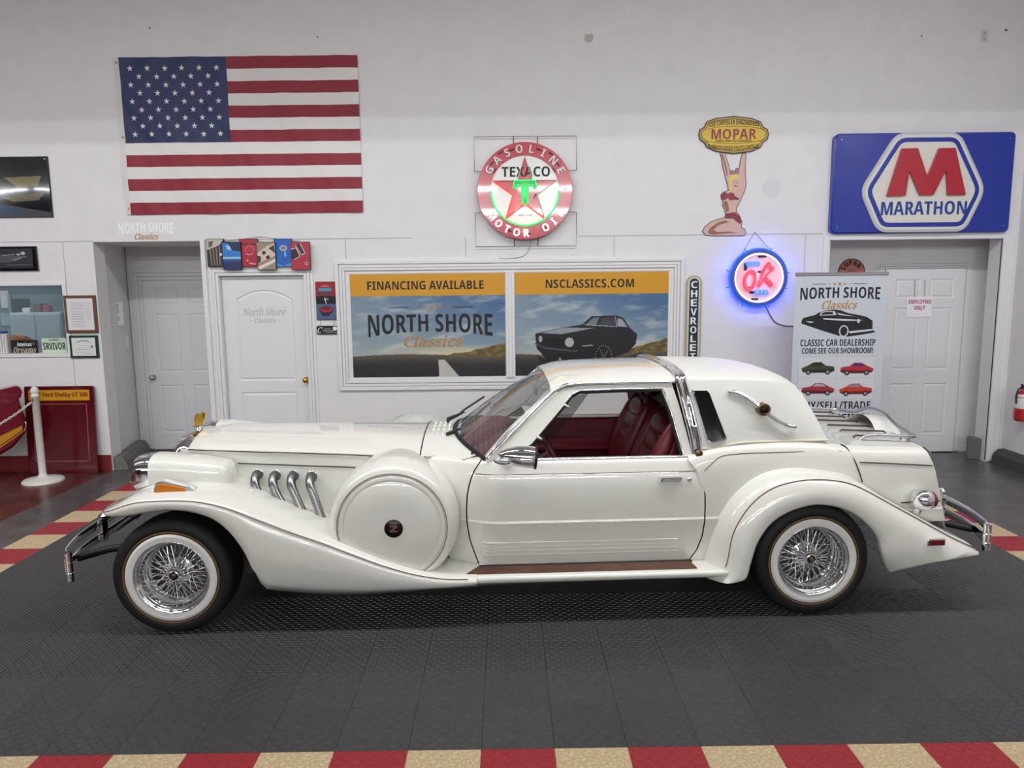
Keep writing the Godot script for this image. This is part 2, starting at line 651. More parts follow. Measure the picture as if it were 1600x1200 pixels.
func build_fixtures() -> void:
	# open fluorescent battens over the floor
	for f in FIXTURES:
		if f[1] < 4.6:
			continue
		var t := thing("ceiling_light", "white fluorescent batten with two tubes hanging under the showroom ceiling", "ceiling light", Vector3(f[0], f[1], f[2]), "ceiling battens out of view")
		var tilt := Basis(Vector3.RIGHT, f[5])
		obj("housing", bx(Vector3(0, 0.075, 0), Vector3(2.44, 0.06, 0.2), 0.01), M.shade, t).transform = Transform3D(tilt, Vector3.ZERO)
		for s in [-1, 1]:
			var h := Shape.new()
			h.tube([Vector3(-1.18, 0.028, s * 0.055), Vector3(1.18, 0.028, s * 0.055)], 0.018, 10)
			obj("fluorescent_tube", h, M.tube, t).transform = Transform3D(tilt, Vector3.ZERO)
		for s in [-1, 1]:
			var h := Shape.new()
			h.tube([Vector3(s * 0.9, 0.1, 0), Vector3(s * 0.9, 5.21 - f[1], 0)], 0.006, 6)
			obj("hanger", h, M.wire, t)
	# a downstand beam across the room, out of view above; it shades the upper rear wall
	struct("ceiling_beam", span(Vector3(-20.0, 3.9, -2.1), Vector3(5.2, 5.2, -1.9), 0.01), M.ceil)

# ------------------------------------------------------------------ floor: painted slab with laid rubber tiles
func build_floor() -> void:
	var slab := struct("floor", span(Vector3(-4.3, -0.2, -8.75), Vector3(5.4, -0.012, 18.7)), M.floor_paint)
	struct("floor_red", span(Vector3(-20.2, -0.2, -9.9), Vector3(-4.3, -0.0118, 18.7)), M.floor_red)
	var turn := Basis(Vector3.UP, 0.0064)
	var meshes := {}
	for kind in ["plain", "tread", "basket", "rib"]:
		meshes[kind] = tile_mesh(kind)
	var rng := RandomNumberGenerator.new()
	rng.seed = 11
	var rest := []
	for j in range(-2, 15):
		for i in range(-14 if j < 0 else -12, 15 if j < 0 else 13):
			var p := turn * Vector3(-0.12593 + (i + 0.5) * TILE, 0, -(2.77916 + (j + 0.5) * TILE))
			var m: Material
			var band: bool = j == -1 or j == 14 or (j > -1 and (i == -12 or i == 12))
			if j == -2:
				continue
			if band:
				m = M.tile_red if posmod(i + (j if (i == -12 or i == 12) and j > -1 else (0 if j == -1 else 0)) + (0 if j == -1 else 1), 2) == 0 else M.tile_cream
			elif j < 2 or i > 5:
				m = M["tile_%d" % rng.randi_range(0, 2)]
			elif i < -8:
				m = M.tile_5
			else:
				m = M["tile_%d" % rng.randi_range(3, 4)]
			if not band and (j > 8 or (j > 4 and i > -8 and i < 9)):
				rest.append([p, m])
				continue
			var o := MeshInstance3D.new()
			o.mesh = meshes["tread" if band or j < 2 or i > 5 else ("rib" if i < -8 else "basket")]
			o.material_override = m
			o.name = "tile"
			o.position = p
			o.rotation.y = 0.0064
			slab.add_child(o, true)
	# tiles hidden under and behind the car, joined
	var st := SurfaceTool.new()
	st.begin(Mesh.PRIMITIVE_TRIANGLES)
	for r in rest:
		st.append_from(meshes.plain, 0, Transform3D(turn, r[0]))
	var o := MeshInstance3D.new()
	o.mesh = st.commit()
	o.material_override = M.tile_3
	o.name = "tile_field"
	o.set_meta("kind", "stuff")
	slab.add_child(o, true)

# one rubber tile: bevelled slab with its moulded relief of treads, studs or ribs
func tile_mesh(kind: String) -> ArrayMesh:
	var tm := Shape.new()
	var s := TILE - 0.0009
	var hb := s * 0.5
	var b := 0.0012
	var c := [Vector3(-hb, 0, -hb), Vector3(hb, 0, -hb), Vector3(hb, 0, hb), Vector3(-hb, 0, hb)]
	var ins := []
	for p in c:
		ins.append(Vector3(p.x - signf(p.x) * b, 0, p.z - signf(p.z) * b))
	tm.quad(ins[0], ins[1], ins[2], ins[3], Vector3.UP)
	for i in 4:
		var j := (i + 1) % 4
		var o: Vector3 = (c[i] + c[j]) * 0.5
		var dn := Vector3(0, -b, 0)
		tm.quad(ins[i], ins[j], c[j] + dn, c[i] + dn, o.normalized() + Vector3.UP)
		tm.quad(c[i] + dn, c[j] + dn, c[j] + Vector3(0, -0.012, 0), c[i] + Vector3(0, -0.012, 0), o)
	if kind == "tread":
		var n := 9
		for x in n:
			for z in n:
				raised(tm, Vector3((x + 0.5) / n - 0.5, 0, (z + 0.5) / n - 0.5) * s, 0.0165, 0.0042, PI / 4 if (x + z) % 2 else -PI / 4, 0.0024, 0.55)
	elif kind == "basket":
		var n := 12
		for x in n:
			for z in n:
				raised(tm, Vector3((x + 0.5) / n - 0.5, 0, (z + 0.5) / n - 0.5) * s, 0.0112, 0.0096, 0.0, 0.0032 if (x + z) % 2 else 0.0014, 0.86)
	elif kind == "rib":
		for x in 13:
			for z in 3:
				raised(tm, Vector3((x + 0.5) / 13 - 0.5, 0, (z + 0.5) / 3 - 0.5) * s, 0.0082, 0.0495, 0.0, 0.0028, 0.8)
	return tm.mesh()

func raised(h: Shape, at: Vector3, lx: float, lz: float, turn: float, hgt: float, top: float) -> void:
	var b := Basis(Vector3.UP, turn)
	var lo := []
	var hi := []
	for e in [[-1, -1], [1, -1], [1, 1], [-1, 1]]:
		lo.append(at + b * Vector3(e[0] * lx, 0.0, e[1] * lz))
		hi.append(at + b * Vector3(e[0] * (lx - minf(lx, lz) * (1.0 - top)), hgt, e[1] * (lz - minf(lx, lz) * (1.0 - top))))
	h.quad(hi[0], hi[1], hi[2], hi[3], Vector3.UP)
	for i in 4:
		var j := (i + 1) % 4
		h.quad(lo[i], lo[j], hi[j], hi[i], (lo[i] + lo[j]) * 0.5 - at + Vector3.UP * 0.001)

# ------------------------------------------------------------------ doors
func door_panel(h: Shape, poly: PackedVector2Array, z: float) -> void:
	# a moulded field: sunk groove round a slightly raised panel
	var inner := Geometry2D.offset_polygon(poly, -0.016, Geometry2D.JOIN_MITER)
	var core := Geometry2D.offset_polygon(poly, -0.034, Geometry2D.JOIN_MITER)
	if inner.is_empty() or core.is_empty():
		return
	var a := poly
	var b: PackedVector2Array = h._aligned(inner[0], poly)
	var c: PackedVector2Array = h._aligned(core[0], poly)
	if b.size() != a.size() or c.size() != a.size():
		return
	for i in a.size():
		var j := (i + 1) % a.size()
		h.quad(Vector3(a[i].x, a[i].y, z), Vector3(a[j].x, a[j].y, z), Vector3(b[j].x, b[j].y, z - 0.009), Vector3(b[i].x, b[i].y, z - 0.009), Vector3(0, 0, 1))
		h.quad(Vector3(b[i].x, b[i].y, z - 0.009), Vector3(b[j].x, b[j].y, z - 0.009), Vector3(c[j].x, c[j].y, z - 0.001), Vector3(c[i].x, c[i].y, z - 0.001), Vector3(0, 0, 1))
	var idx := Geometry2D.triangulate_polygon(c)
	for i in range(0, idx.size(), 3):
		h.tri(Vector3(c[idx[i]].x, c[idx[i]].y, z - 0.001), Vector3(c[idx[i + 1]].x, c[idx[i + 1]].y, z - 0.001), Vector3(c[idx[i + 2]].x, c[idx[i + 2]].y, z - 0.001), Vector3(0, 0, 1))

# the flat of a door leaf around its panels: strips between the panel outlines' boxes
func door_leaf(called: String, x0: float, x1: float, y0: float, y1: float, z: float, panels: Array) -> MeshInstance3D:
	var h := Shape.new()
	h.quad(Vector3(x0, y0, z - 0.04), Vector3(x1, y0, z - 0.04), Vector3(x1, y1, z - 0.04), Vector3(x0, y1, z - 0.04), Vector3(0, 0, -1))
	for e in [[x0, y0, x1, y0, 0, -1], [x1, y0, x1, y1, 1, 0], [x1, y1, x0, y1, 0, 1], [x0, y1, x0, y0, -1, 0]]:
		h.quad(Vector3(e[0], e[1], z - 0.04), Vector3(e[2], e[3], z - 0.04), Vector3(e[2], e[3], z), Vector3(e[0], e[1], z), Vector3(e[4], e[5], 0))
	# face minus panels, cut row by row along y
	var ys := [y0, y1]
	for p in panels:
		for q in p:
			if not ys.has(q.y):
				ys.append(q.y)
	ys.sort()
	for k in ys.size() - 1:
		var ya: float = ys[k]
		var yb: float = ys[k + 1]
		if yb - ya < 1e-5:
			continue
		var cuts := []
		for p in panels:
			var xa := _cross(p, ya + 1e-5)
			var xb := _cross(p, yb - 1e-5)
			if xa.size() == 2 and xb.size() == 2:
				cuts.append([xa[0], xa[1], xb[0], xb[1]])
		cuts.sort_custom(func(a, b): return a[0] < b[0])
		var la := x0
		var lb := x0
		for cc in cuts:
			h.quad(Vector3(la, ya, z), Vector3(cc[0], ya, z), Vector3(cc[2], yb, z), Vector3(lb, yb, z), Vector3(0, 0, 1))
			la = cc[1]
			lb = cc[3]
		h.quad(Vector3(la, ya, z), Vector3(x1, ya, z), Vector3(x1, yb, z), Vector3(lb, yb, z), Vector3(0, 0, 1))
	for p in panels:
		door_panel(h, p, z)
	return struct(called, h, M.door)

func _cross(p: PackedVector2Array, y: float) -> Array:
	var xs := []
	for i in p.size():
		var a := p[i]
		var b := p[(i + 1) % p.size()]
		if (a.y <= y) != (b.y <= y):
			xs.append(a.x + (b.x - a.x) * (y - a.y) / (b.y - a.y))
	xs.sort()
	return xs

func casing(x0: float, x1: float, y1: float, z: float, w: float) -> void:
	# stepped moulding round a doorway
	for k in 3:
		var i: float = w * k / 3.0
		var d: float = [0.012, 0.02, 0.016][k]
		var wk := w / 3.0 - 0.003
		for s in [[x0 - w + i, x0 - w + i + wk], [x1 + w - i - wk, x1 + w - i]]:
			struct("trim_casing", span(Vector3(s[0], 0, z - 0.01), Vector3(s[1], y1 + w - i - (0.0 if k == 0 else 0.0), z + d), 0.003), M.trim)
		struct("trim_casing", span(Vector3(x0 - w + i + wk, y1 + w - i - wk, z - 0.01), Vector3(x1 + w - i - wk, y1 + w - i, z + d), 0.003), M.trim)

func rect_poly(x0: float, y0: float, x1: float, y1: float) -> PackedVector2Array:
	return pv([x0, y0, x1, y0, x1, y1, x0, y1])

func six_panels(x0: float, x1: float) -> Array:
	var w := x1 - x0
	var a := [[x0 + w * 0.13, x0 + w * 0.44], [x0 + w * 0.56, x0 + w * 0.87]]
	var out := []
	for c in a:
		for r in [[0.2, 0.78], [0.93, 1.62], [1.72, 1.93]]:
			out.append(rect_poly(c[0], r[0], c[1], r[1]))
	return out

func knob(parent: Node, at: Vector3, m: Material) -> void:
	var h := Shape.new()
	h.lathe([Vector2(0.032, 0), Vector2(0.032, 0.006), Vector2(0.012, 0.012), Vector2(0.012, 0.03), Vector2(0.026, 0.04), Vector2(0.03, 0.052), Vector2(0.022, 0.066), Vector2(0.0, 0.07)], Transform3D(Basis(Vector3.RIGHT, PI / 2), Vector3.ZERO), 20)
	obj("door_knob", h, m, parent, at)

func build_doors() -> void:
	# door in the left recess
	var d1 := door_leaf("door_1", -4.303, -3.39, 0.0, 1.995, -8.53, six_panels(-4.303, -3.39))
	knob(d1, Vector3(-4.247, 0.868, -8.53), M.steel)
	casing(-4.31, -3.38, 2.005, -8.56, 0.13)
	# arched door in the main wall
	var arch := [Vector2(-2.872, 0.935), Vector2(-2.274, 0.935), Vector2(-2.274, 1.79)]
	for k in range(1, 8):
		var u := k / 8.0
		arch.append(Vector2(lerpf(-2.274, -2.872, u), 1.79 + 0.1 * (1.0 - (2 * u - 1) ** 2)))
	arch.append(Vector2(-2.872, 1.79))
	var d2 := door_leaf("door_2", -3.005, -2.141, 0.0, 2.027, BACK - 0.05, [PackedVector2Array(arch), rect_poly(-2.872, 0.2, -2.274, 0.815)])
	knob(d2, Vector3(-2.17, 0.94, BACK - 0.05), M.brass)
	casing(-3.008, -2.138, 2.03, BACK, 0.1)
	var dec := thing("door_decal", "pale grey script lettering on the arched white door", "decal", Vector3(-2.573, 1.63, BACK - 0.0505))
	var pale := mat(rgb(178, 180, 184), 0.4)
	text("North Shore", 0.075, 0.44, pale, dec, Vector3(0, 0.03, 0), "serif_regular", 0.35)
	text("~ Classics ~", 0.05, 0.32, pale, dec, Vector3(0, -0.06, 0), "serif_regular", 0.35)
	# door in the right recess
	door_leaf("door_3", 4.103, 4.965, 0.0, 2.037, -8.0, six_panels(4.103, 4.965))
	casing(4.1, 4.968, 2.04, -8.04, 0.08)

# ------------------------------------------------------------------ signs and pictures on the rear wall
func ring_plate(r0: float, r1: float, z0: float, z1: float, seg := 64) -> Shape:
	var h := Shape.new()
	h.lathe([Vector2(r1, z0), Vector2(r1, z1 - 0.003), Vector2(r1 - 0.003, z1), Vector2(r0, z1), Vector2(r0, z0)], Transform3D(Basis(Vector3.RIGHT, PI / 2), Vector3.ZERO), seg, -1)
	return h

func disc(r: float, z0: float, z1: float, seg := 64) -> Shape:
	var h := Shape.new()
	h.lathe([Vector2(r, z0), Vector2(r, z1), Vector2(0, z1)], Transform3D(Basis(Vector3.RIGHT, PI / 2), Vector3.ZERO), seg, -1)
	return h

func rod(parent: Node, called: String, pts: Array, r: float, m: Material, closed := false) -> MeshInstance3D:
	var h := Shape.new()
	h.tube(pts, r, 8, true, closed)
	return obj(called, h, m, parent)

func arc_pts(r: float, a0: float, a1: float, z: float, n := 40) -> Array:
	var o := []
	for k in n + 1:
		var a := lerpf(a0, a1, float(k) / n)
		o.append(Vector3(cos(a) * r, sin(a) * r, z))
	return o

func lamp(at: Vector3, c: Color, e: float, size := 0.03) -> void:
	var l := OmniLight3D.new()
	l.name = "neon_light"
	l.position = at
	l.light_color = c
	l.light_energy = e
	l.light_size = size
	l.omni_range = 20.0
	l.omni_attenuation = 2.0
	l.shadow_enabled = true
	add_child(l, true)

func ringed_text(s: String, r: float, a0: float, a1: float, h: float, z: float, m: Material, parent: Node, called: String, inward := false) -> void:
	var n := s.length()
	for i in n:
		if s[i] == " ":
			continue
		var a := lerpf(a0, a1, (i + 0.5) / n)
		var o := obj(called, letters(s[i], h, 0.0, "bold", 0.012), m, parent, Vector3(cos(a) * r, sin(a) * r, z))
		o.rotation.z = a + PI / 2 if inward else a - PI / 2

func build_wall_signs() -> void:
	build_flag()
	build_star_sign()
	build_figure_sign()
	build_clock_sign()
	build_vertical_sign()
	build_hexagon_sign()
	build_posters()
	build_canvases()
	# painted-on logo over the left recess
	var d := thing("wall_decal", "white and gold company lettering on wall above the left recess", "decal", Vector3(-3.72, 2.5, BACK + 0.0005))
	text("NORTH SHORE", 0.095, 0.56, mat(rgb(244, 246, 250), 0.35), d, Vector3(0, 0.03, 0), "bold", 0.0, 0.25)
	text("Classics", 0.062, 0.24, M.gold_ink, d, Vector3(0, -0.06, 0), "serif", 0.3)
	# scars, marks and the outlet high on the wall
	var o := thing("wall_outlet", "small white outlet plate high on the upper wall", "outlet", Vector3(4.70, 4.297, BACK))
	obj("cover_plate", bx(Vector3(0, 0, 0.003), Vector3(0.07, 0.115, 0.006), 0.002), M.reveal, o)
	for y in [-0.024, 0.024]:
		obj("socket", plate(circle(Vector2(0, y), 0.015, 14), 0.004, 0.0075), M.line, o)
	var patch := plate(pv([-0.045, 0.01, -0.03, 0.04, 0.005, 0.035, 0.035, 0.045, 0.05, 0.005, 0.03, -0.03, -0.01, -0.045, -0.04, -0.025]), 0.0, 0.001)
	tag(obj("wall_scar", patch, mat(rgb(188, 182, 174), 0.9), null, Vector3(0.794, 4.315, BACK)), "chipped plaster scar high on wall above the round star sign", "scar")
	var smudge := plate(circle(Vector2.ZERO, 0.095, 24), 0.0, 0.0004)
	tag(obj("wall_stain", smudge, mat(rgb(216, 214, 217), 0.8), null, Vector3(2.651, 2.85, BACK)), "faint grey round stain on wall beside the kneeling figure sign", "stain")
	for q in [[-3.531, 4.453, 0.009, "above the hoist corner of the flag"], [-1.884, 4.353, 0.008, "above the striped end of the flag"], [4.081, 4.306, 0.008, "above the big blue sign"], [4.911, 4.352, 0.014, "beside the high wall outlet"]]:
		tag(obj("nail_hole", plate(circle(Vector2.ZERO, q[2], 8), 0.0, 0.001), mat(rgb(84, 78, 74), 0.9), null, Vector3(q[0], q[1], BACK)), "small dark hole in the upper wall " + q[3], "hole")

func build_flag() -> void:
	var t := thing("flag", "red white and blue flag with stars and stripes hung flat on wall", "flag", Vector3(-3.855, 2.658, BACK + 0.014))
	var W := 2.36
	var Hh := 1.52
	var red := mat(rgb(136, 12, 38), 0.55)
	var white := mat(rgb(224, 221, 218), 0.6)
	var blue := mat(rgb(13, 30, 84), 0.5)
	for m in [red, white, blue]:
		m.backlight_enabled = true
		m.backlight = Color(0.15, 0.15, 0.15)
	var cw := 1.06
	var ch := Hh * 7.0 / 13.0
	for i in 13:
		var y1 := Hh - Hh * i / 13.0
		var y0 := Hh - Hh * (i + 1) / 13.0
		var x0 := cw if i < 7 else 0.0
		obj("stripe", cloth(x0, W, y0, y1, 0.0), red if i % 2 == 0 else white, t)
	obj("canton", cloth(0.0, cw, Hh - ch, Hh, 0.0005), blue, t)
	for r in 9:
		var n := 6 if r % 2 == 0 else 5
		for c in n:
			var x := cw * ((c + 0.5) / 6.0 + (0.0 if n == 6 else 0.5 / 6.0)) * 0.97 + 0.02
			var y := Hh - ch * (r + 1.35) / 10.4
			obj("star", plate(star(Vector2.ZERO, 0.032), 0.0, 0.001), white, t, Vector3(x, y, wave(x, y) + 0.003))
	obj("header", cloth(-0.045, 0.0, 0.0, Hh, 0.0), mat(rgb(214, 212, 210), 0.7), t)
	for y in [0.06, Hh * 0.5, Hh - 0.05]:
		obj("grommet", ring_plate(0.006, 0.013, 0.0, 0.003, 16), M.brass, t, Vector3(-0.024, y, wave(-0.02, y) + 0.001))

func wave(x: float, y: float) -> float:
	return 0.0045 * sin(x * 9.0 + y * 5.0) + 0.003 * sin(x * 17.0 - y * 11.0) + 0.0025 * sin(x * 31.0 + y * 23.0)

func cloth(x0: float, x1: float, y0: float, y1: float, lift: float) -> Shape:
	var h := Shape.new()
	var nx := maxi(2, int((x1 - x0) / 0.035))
	var ny := maxi(3, int((y1 - y0) / 0.035))
	var rows := []
	for j in ny + 1:
		var row := []
		for i in nx + 1:
			var x := lerpf(x0, x1, float(i) / nx)
			var y := lerpf(y0, y1, float(j) / ny)
			row.append(Vector3(x, y, wave(x, y) + lift))
		rows.append(row)
	h.grid(rows, Vector3((x0 + x1) * 0.5, (y0 + y1) * 0.5, -2))
	return h

func build_star_sign() -> void:
	var t := thing("neon_sign", "round red and white star gasoline neon sign with green letter", "sign", Vector3(0.15, 2.84, BACK + 0.1))
	var red := mat(rgb(186, 52, 66), 0.16, 0.0, 0.6)
	var white := mat(rgb(226, 224, 222), 0.16, 0.0, 0.6)
	var starred := mat(rgb(196, 40, 52), 0.16, 0.0, 0.6)
	obj("outer_ring", ring_plate(0.345, 0.477, -0.045, 0.0), red, t)
	obj("face", disc(0.35, -0.04, -0.006), white, t)
	obj("star", plate(star(Vector2(0, 0.0), 0.345), -0.006, -0.003), starred, t)
	text("TEXACO", 0.098, 0.48, M.ink, t, Vector3(0.01, 0.19, -0.0028), "bold")
	text("REG T M", 0.02, 0.13, M.ink, t, Vector3(0, -0.235, -0.0058), "bold")
	var unlit := mat(rgb(206, 204, 206), 0.2)
	var lit := glow(Color(0.92, 0.96, 1.0), 1.1)
	var green := glow(Color(0.1, 0.95, 0.42), 1.6)
	var redlit := glow(Color(1.0, 0.2, 0.18), 1.3)
	var tpoly := pv([-0.105, 0.1, 0.105, 0.1, 0.115, 0.035, 0.09, 0.02, 0.075, 0.055, 0.032, 0.055, 0.026, -0.13, -0.026, -0.13, -0.032, 0.055, -0.075, 0.055, -0.09, 0.02, -0.115, 0.035])
	obj("letter_plate", plate(tpoly, -0.003, 0.006), mat(rgb(20, 150, 72), 0.25), t)
	var tp := []
	for p in tpoly:
		tp.append(Vector3(p.x, p.y, 0.026))
	rod(t, "green_neon_tube", tp, 0.0075, green, true)
	rod(t, "green_neon_arc", arc_pts(0.338, PI, TAU, 0.022), 0.0075, green)
	# the star's tubes: lit on one side, dark on the other
	var sp := star(Vector2.ZERO, 0.335)
	var left := []
	for k in [2, 3, 4, 5, 6]:
		left.append(Vector3(sp[k].x, sp[k].y, 0.024))
	rod(t, "red_neon_tube", left, 0.006, redlit)
	var right := []
	for k in [6, 7, 8, 9, 0, 1, 2]:
		right.append(Vector3(sp[k].x, sp[k].y, 0.024))
	rod(t, "unlit_neon_tube", right, 0.005, unlit)
	ringed_text("GASOLINE", 0.41, PI * 0.88, PI * 0.11, 0.078, 0.006, unlit, t, "unlit_neon_letter")
	ringed_text("MOTOR OIL", 0.413, PI * 1.16, PI * 1.86, 0.075, 0.006, lit, t, "lit_neon_letter", true)
	for a in [0.95, 0.05]:
		obj("bolt", disc(0.012, 0.0, 0.006, 16), M.white_ink, t, Vector3(cos(PI * a) * 0.41, 0.02, 0.0))
	for q in [[-0.24, 0.375], [-0.13, 0.4], [0.14, 0.4], [0.26, 0.36], [0.33, 0.26], [-0.33, 0.27], [-0.16, -0.385], [0.03, -0.42], [0.19, -0.37], [0.1, -0.05], [-0.3, 0.205], [0.29, 0.205]]:
		var w := obj("tube_support", bx(Vector3.ZERO, Vector3(0.05, 0.01, 0.01), 0.002), M.black, t, Vector3(q[0], q[1], 0.012))
		w.rotation.z = atan2(q[1], q[0]) + PI / 2
	# wire hanger frame
	var fr := Node3D.new()
	fr.name = "hanger_frame"
	t.add_child(fr)
	for s in [1.0, -1.0]:
		rod(fr, "wire", [Vector3(-0.505, s * 0.205, -0.06), Vector3(-0.505, s * 0.54, -0.06), Vector3(0.52, s * 0.54, -0.06), Vector3(0.52, s * 0.205, -0.06)], 0.003, M.wire)
		for x in [-0.11, 0.13]:
			rod(fr, "wire", [Vector3(x, s * 0.44, -0.05), Vector3(x, s * 0.54, -0.06)], 0.004, M.black)
		rod(fr, "wire", [Vector3(-0.505, s * 0.205, -0.06), Vector3(-0.43, s * 0.2, -0.05)], 0.003, M.wire)
		rod(fr, "wire", [Vector3(0.52, s * 0.205, -0.06), Vector3(0.43, s * 0.2, -0.05)], 0.003, M.wire)
	lamp(Vector3(0.15, 2.84, BACK + 0.17), Color(0.25, 1.0, 0.5), 0.02)
	lamp(Vector3(0.08, 2.64, BACK + 0.16), Color(1.0, 0.35, 0.3), 0.02)
	lamp(Vector3(0.15, 2.45, BACK + 0.15), Color(0.5, 1.0, 0.6), 0.012)
	var cord := Shape.new()
	cord.tube(through([Vector3(0.2, 2.37, BACK + 0.05), Vector3(0.19, 2.28, BACK + 0.01), Vector3(0.12, 2.2, BACK + 0.008), Vector3(-0.05, 2.178, BACK + 0.02), Vector3(-0.12, 2.185, BACK + 0.025)], 6), 0.004, 6)
	tag(obj("power_cord", cord, M.line), "thin grey cord curling from the round star sign to window trim", "cord")

func build_figure_sign() -> void:
	var t := thing("figure_sign", "flat cutout of kneeling pin-up figure holding a yellow oval parts sign", "sign", Vector3(2.25, 2.39, BACK + 0.004))
	var body := pv([-0.129, 0.813, -0.11, 0.766, -0.099, 0.693, -0.081, 0.63, -0.063, 0.567, -0.042, 0.504, -0.032, 0.446, -0.08, 0.431, -0.107, 0.405, -0.102, 0.368, -0.084, 0.352, -0.09, 0.305, -0.064, 0.257, -0.052, 0.214, -0.064, 0.175, -0.121, 0.162, -0.202, 0.136, -0.266, 0.083, -0.285, 0.046, -0.259, 0.009, -0.177, 0.0, 0.139, -0.001, 0.153, 0.026, 0.137, 0.063, 0.104, 0.074, 0.108, 0.133, 0.084, 0.192, 0.05, 0.234, 0.046, 0.271, 0.084, 0.345, 0.125, 0.439, 0.139, 0.492, 0.13, 0.586, 0.125, 0.67, 0.128, 0.805, 0.096, 0.805, 0.082, 0.743, 0.069, 0.66, 0.059, 0.629, 0.032, 0.629, 0.0, 0.624, -0.03, 0.63, -0.04, 0.692, -0.068, 0.755, -0.083, 0.812])
	var skin := mat(rgb(206, 172, 160), 0.4)
	var tan := mat(rgb(150, 96, 80), 0.4)
	var rose := mat(rgb(136, 44, 62), 0.4)
	var dark := mat(rgb(58, 38, 44), 0.5)
	var rim := Geometry2D.offset_polygon(body, 0.006)[0]
	obj("backing", plate(rim, 0.0, 0.005), dark, t)
	obj("body", plate(body, 0.005, 0.006), skin, t)
	obj("leg_shading", plate(pv([-0.061, 0.151, -0.142, 0.125, -0.211, 0.078, -0.237, 0.03, -0.193, 0.008, 0.084, 0.027, -0.047, 0.039, -0.134, 0.034, -0.178, 0.056, -0.125, 0.103, -0.017, 0.134]), 0.006, 0.0066), tan, t)
	obj("waist_shading", plate(pv([-0.05, 0.345, -0.03, 0.3, -0.025, 0.24, -0.052, 0.23, -0.06, 0.262, -0.082, 0.305, -0.078, 0.345]), 0.006, 0.0066), tan, t)
	obj("arm_shading", plate(pv([-0.12, 0.805, -0.1, 0.805, -0.082, 0.74, -0.06, 0.68, -0.045, 0.58, -0.06, 0.6, -0.075, 0.66, -0.092, 0.72]), 0.006, 0.0066), tan, t)
	obj("bikini_cup", plate(pv([-0.107, 0.405, -0.08, 0.431, -0.048, 0.425, -0.038, 0.388, -0.051, 0.359, -0.089, 0.352, -0.104, 0.373]), 0.006, 0.007), rose, t)
	obj("bikini_cup", plate(pv([-0.042, 0.41, -0.01, 0.43, 0.023, 0.414, 0.035, 0.382, 0.014, 0.351, -0.018, 0.348, -0.041, 0.373]), 0.006, 0.007), rose, t)
	obj("strap", plate(pv([0.029, 0.388, 0.073, 0.372, 0.069, 0.35, 0.019, 0.354]), 0.006, 0.007), rose, t)
	obj("shorts", plate(pv([-0.053, 0.219, 0.039, 0.231, 0.084, 0.192, 0.108, 0.133, 0.092, 0.112, 0.053, 0.139, 0.02, 0.166, -0.062, 0.169]), 0.006, 0.007), rose, t)
	obj("hair", plate(pv([-0.026, 0.588, -0.03, 0.536, -0.033, 0.483, -0.021, 0.446, 0.01, 0.462, -0.012, 0.493, -0.008, 0.535, 0.018, 0.566, 0.056, 0.561, 0.073, 0.545, 0.066, 0.587, 0.022, 0.608, -0.015, 0.598]), 0.006, 0.0072), mat(rgb(226, 196, 96), 0.4), t)
	obj("face", plate(pv([-0.008, 0.535, 0.018, 0.566, 0.058, 0.558, 0.073, 0.524, 0.069, 0.493, 0.046, 0.47, 0.018, 0.477, -0.005, 0.504]), 0.006, 0.0071), skin, t)
	for q in [[0.018, 0.53, 0.007, 0.004], [0.05, 0.526, 0.007, 0.004]]:
		obj("eye", plate(circle(Vector2(q[0], q[1]), q[2], 10, q[3]), 0.007, 0.0078), dark, t)
	obj("mouth", plate(pv([0.02, 0.498, 0.052, 0.494, 0.04, 0.484, 0.03, 0.485]), 0.007, 0.0078), rose, t)
	obj("hair_bow", plate(pv([-0.032, 0.604, -0.027, 0.642, -0.006, 0.65, 0.016, 0.634, 0.033, 0.666, 0.05, 0.671, 0.069, 0.644, 0.065, 0.608, 0.027, 0.61, 0.001, 0.598]), 0.0, 0.0068), mat(rgb(150, 110, 124), 0.4), t)
	var oval := pv([-0.354, 0.998, -0.342, 1.047, -0.302, 1.068, -0.277, 1.121, -0.187, 1.154, -0.006, 1.171, 0.176, 1.15, 0.267, 1.115, 0.296, 1.062, 0.34, 1.041, 0.352, 0.991, 0.343, 0.943, 0.301, 0.917, 0.276, 0.866, 0.187, 0.825, 0.005, 0.803, -0.178, 0.829, -0.27, 0.871, -0.293, 0.913, -0.339, 0.942])
	var yel := mat(rgb(214, 176, 36), 0.35)
	obj("oval_plate", plate(oval, 0.004, 0.012), dark, t)
	obj("oval_border", plate(Geometry2D.offset_polygon(oval, -0.01)[0], 0.012, 0.0128), mat(rgb(176, 150, 60), 0.35), t)
	obj("oval_field", plate(Geometry2D.offset_polygon(oval, -0.024)[0], 0.0128, 0.0136), dark, t)
	obj("oval_field", plate(Geometry2D.offset_polygon(oval, -0.03)[0], 0.0136, 0.0144), yel, t)
	# thin printed rules above and below the centre
	for s in [1.0, -1.0]:
		var a := []
		for k in 17:
			var u := lerpf(-1, 1, k / 16.0)
			a.append(Vector3(u * 0.27, 0.988 + s * (0.085 - 0.028 * u * u), 0.0145))
		rod(t, "printed_rule", a, 0.002, dark)
	text("USE CHRYSLER ENGINEERED", 0.046, 0.5, M.ink, t, Vector3(0, 1.088, 0.0146), "bold", 0.0, 0.0, 0.024)
	text("MOPAR", 0.098, 0.45, mat(rgb(132, 22, 44), 0.35), t, Vector3(0, 0.997, 0.0146), "bold")
	text("PARTS AND ACCESSORIES", 0.024, 0.36, M.ink, t, Vector3(0, 0.93, 0.0146), "bold")
	text("PLYMOUTH-DODGE-DESOTO-CHRYSLER", 0.042, 0.5, M.ink, t, Vector3(0, 0.882, 0.0146), "bold", 0.0, 0.0, -0.022)

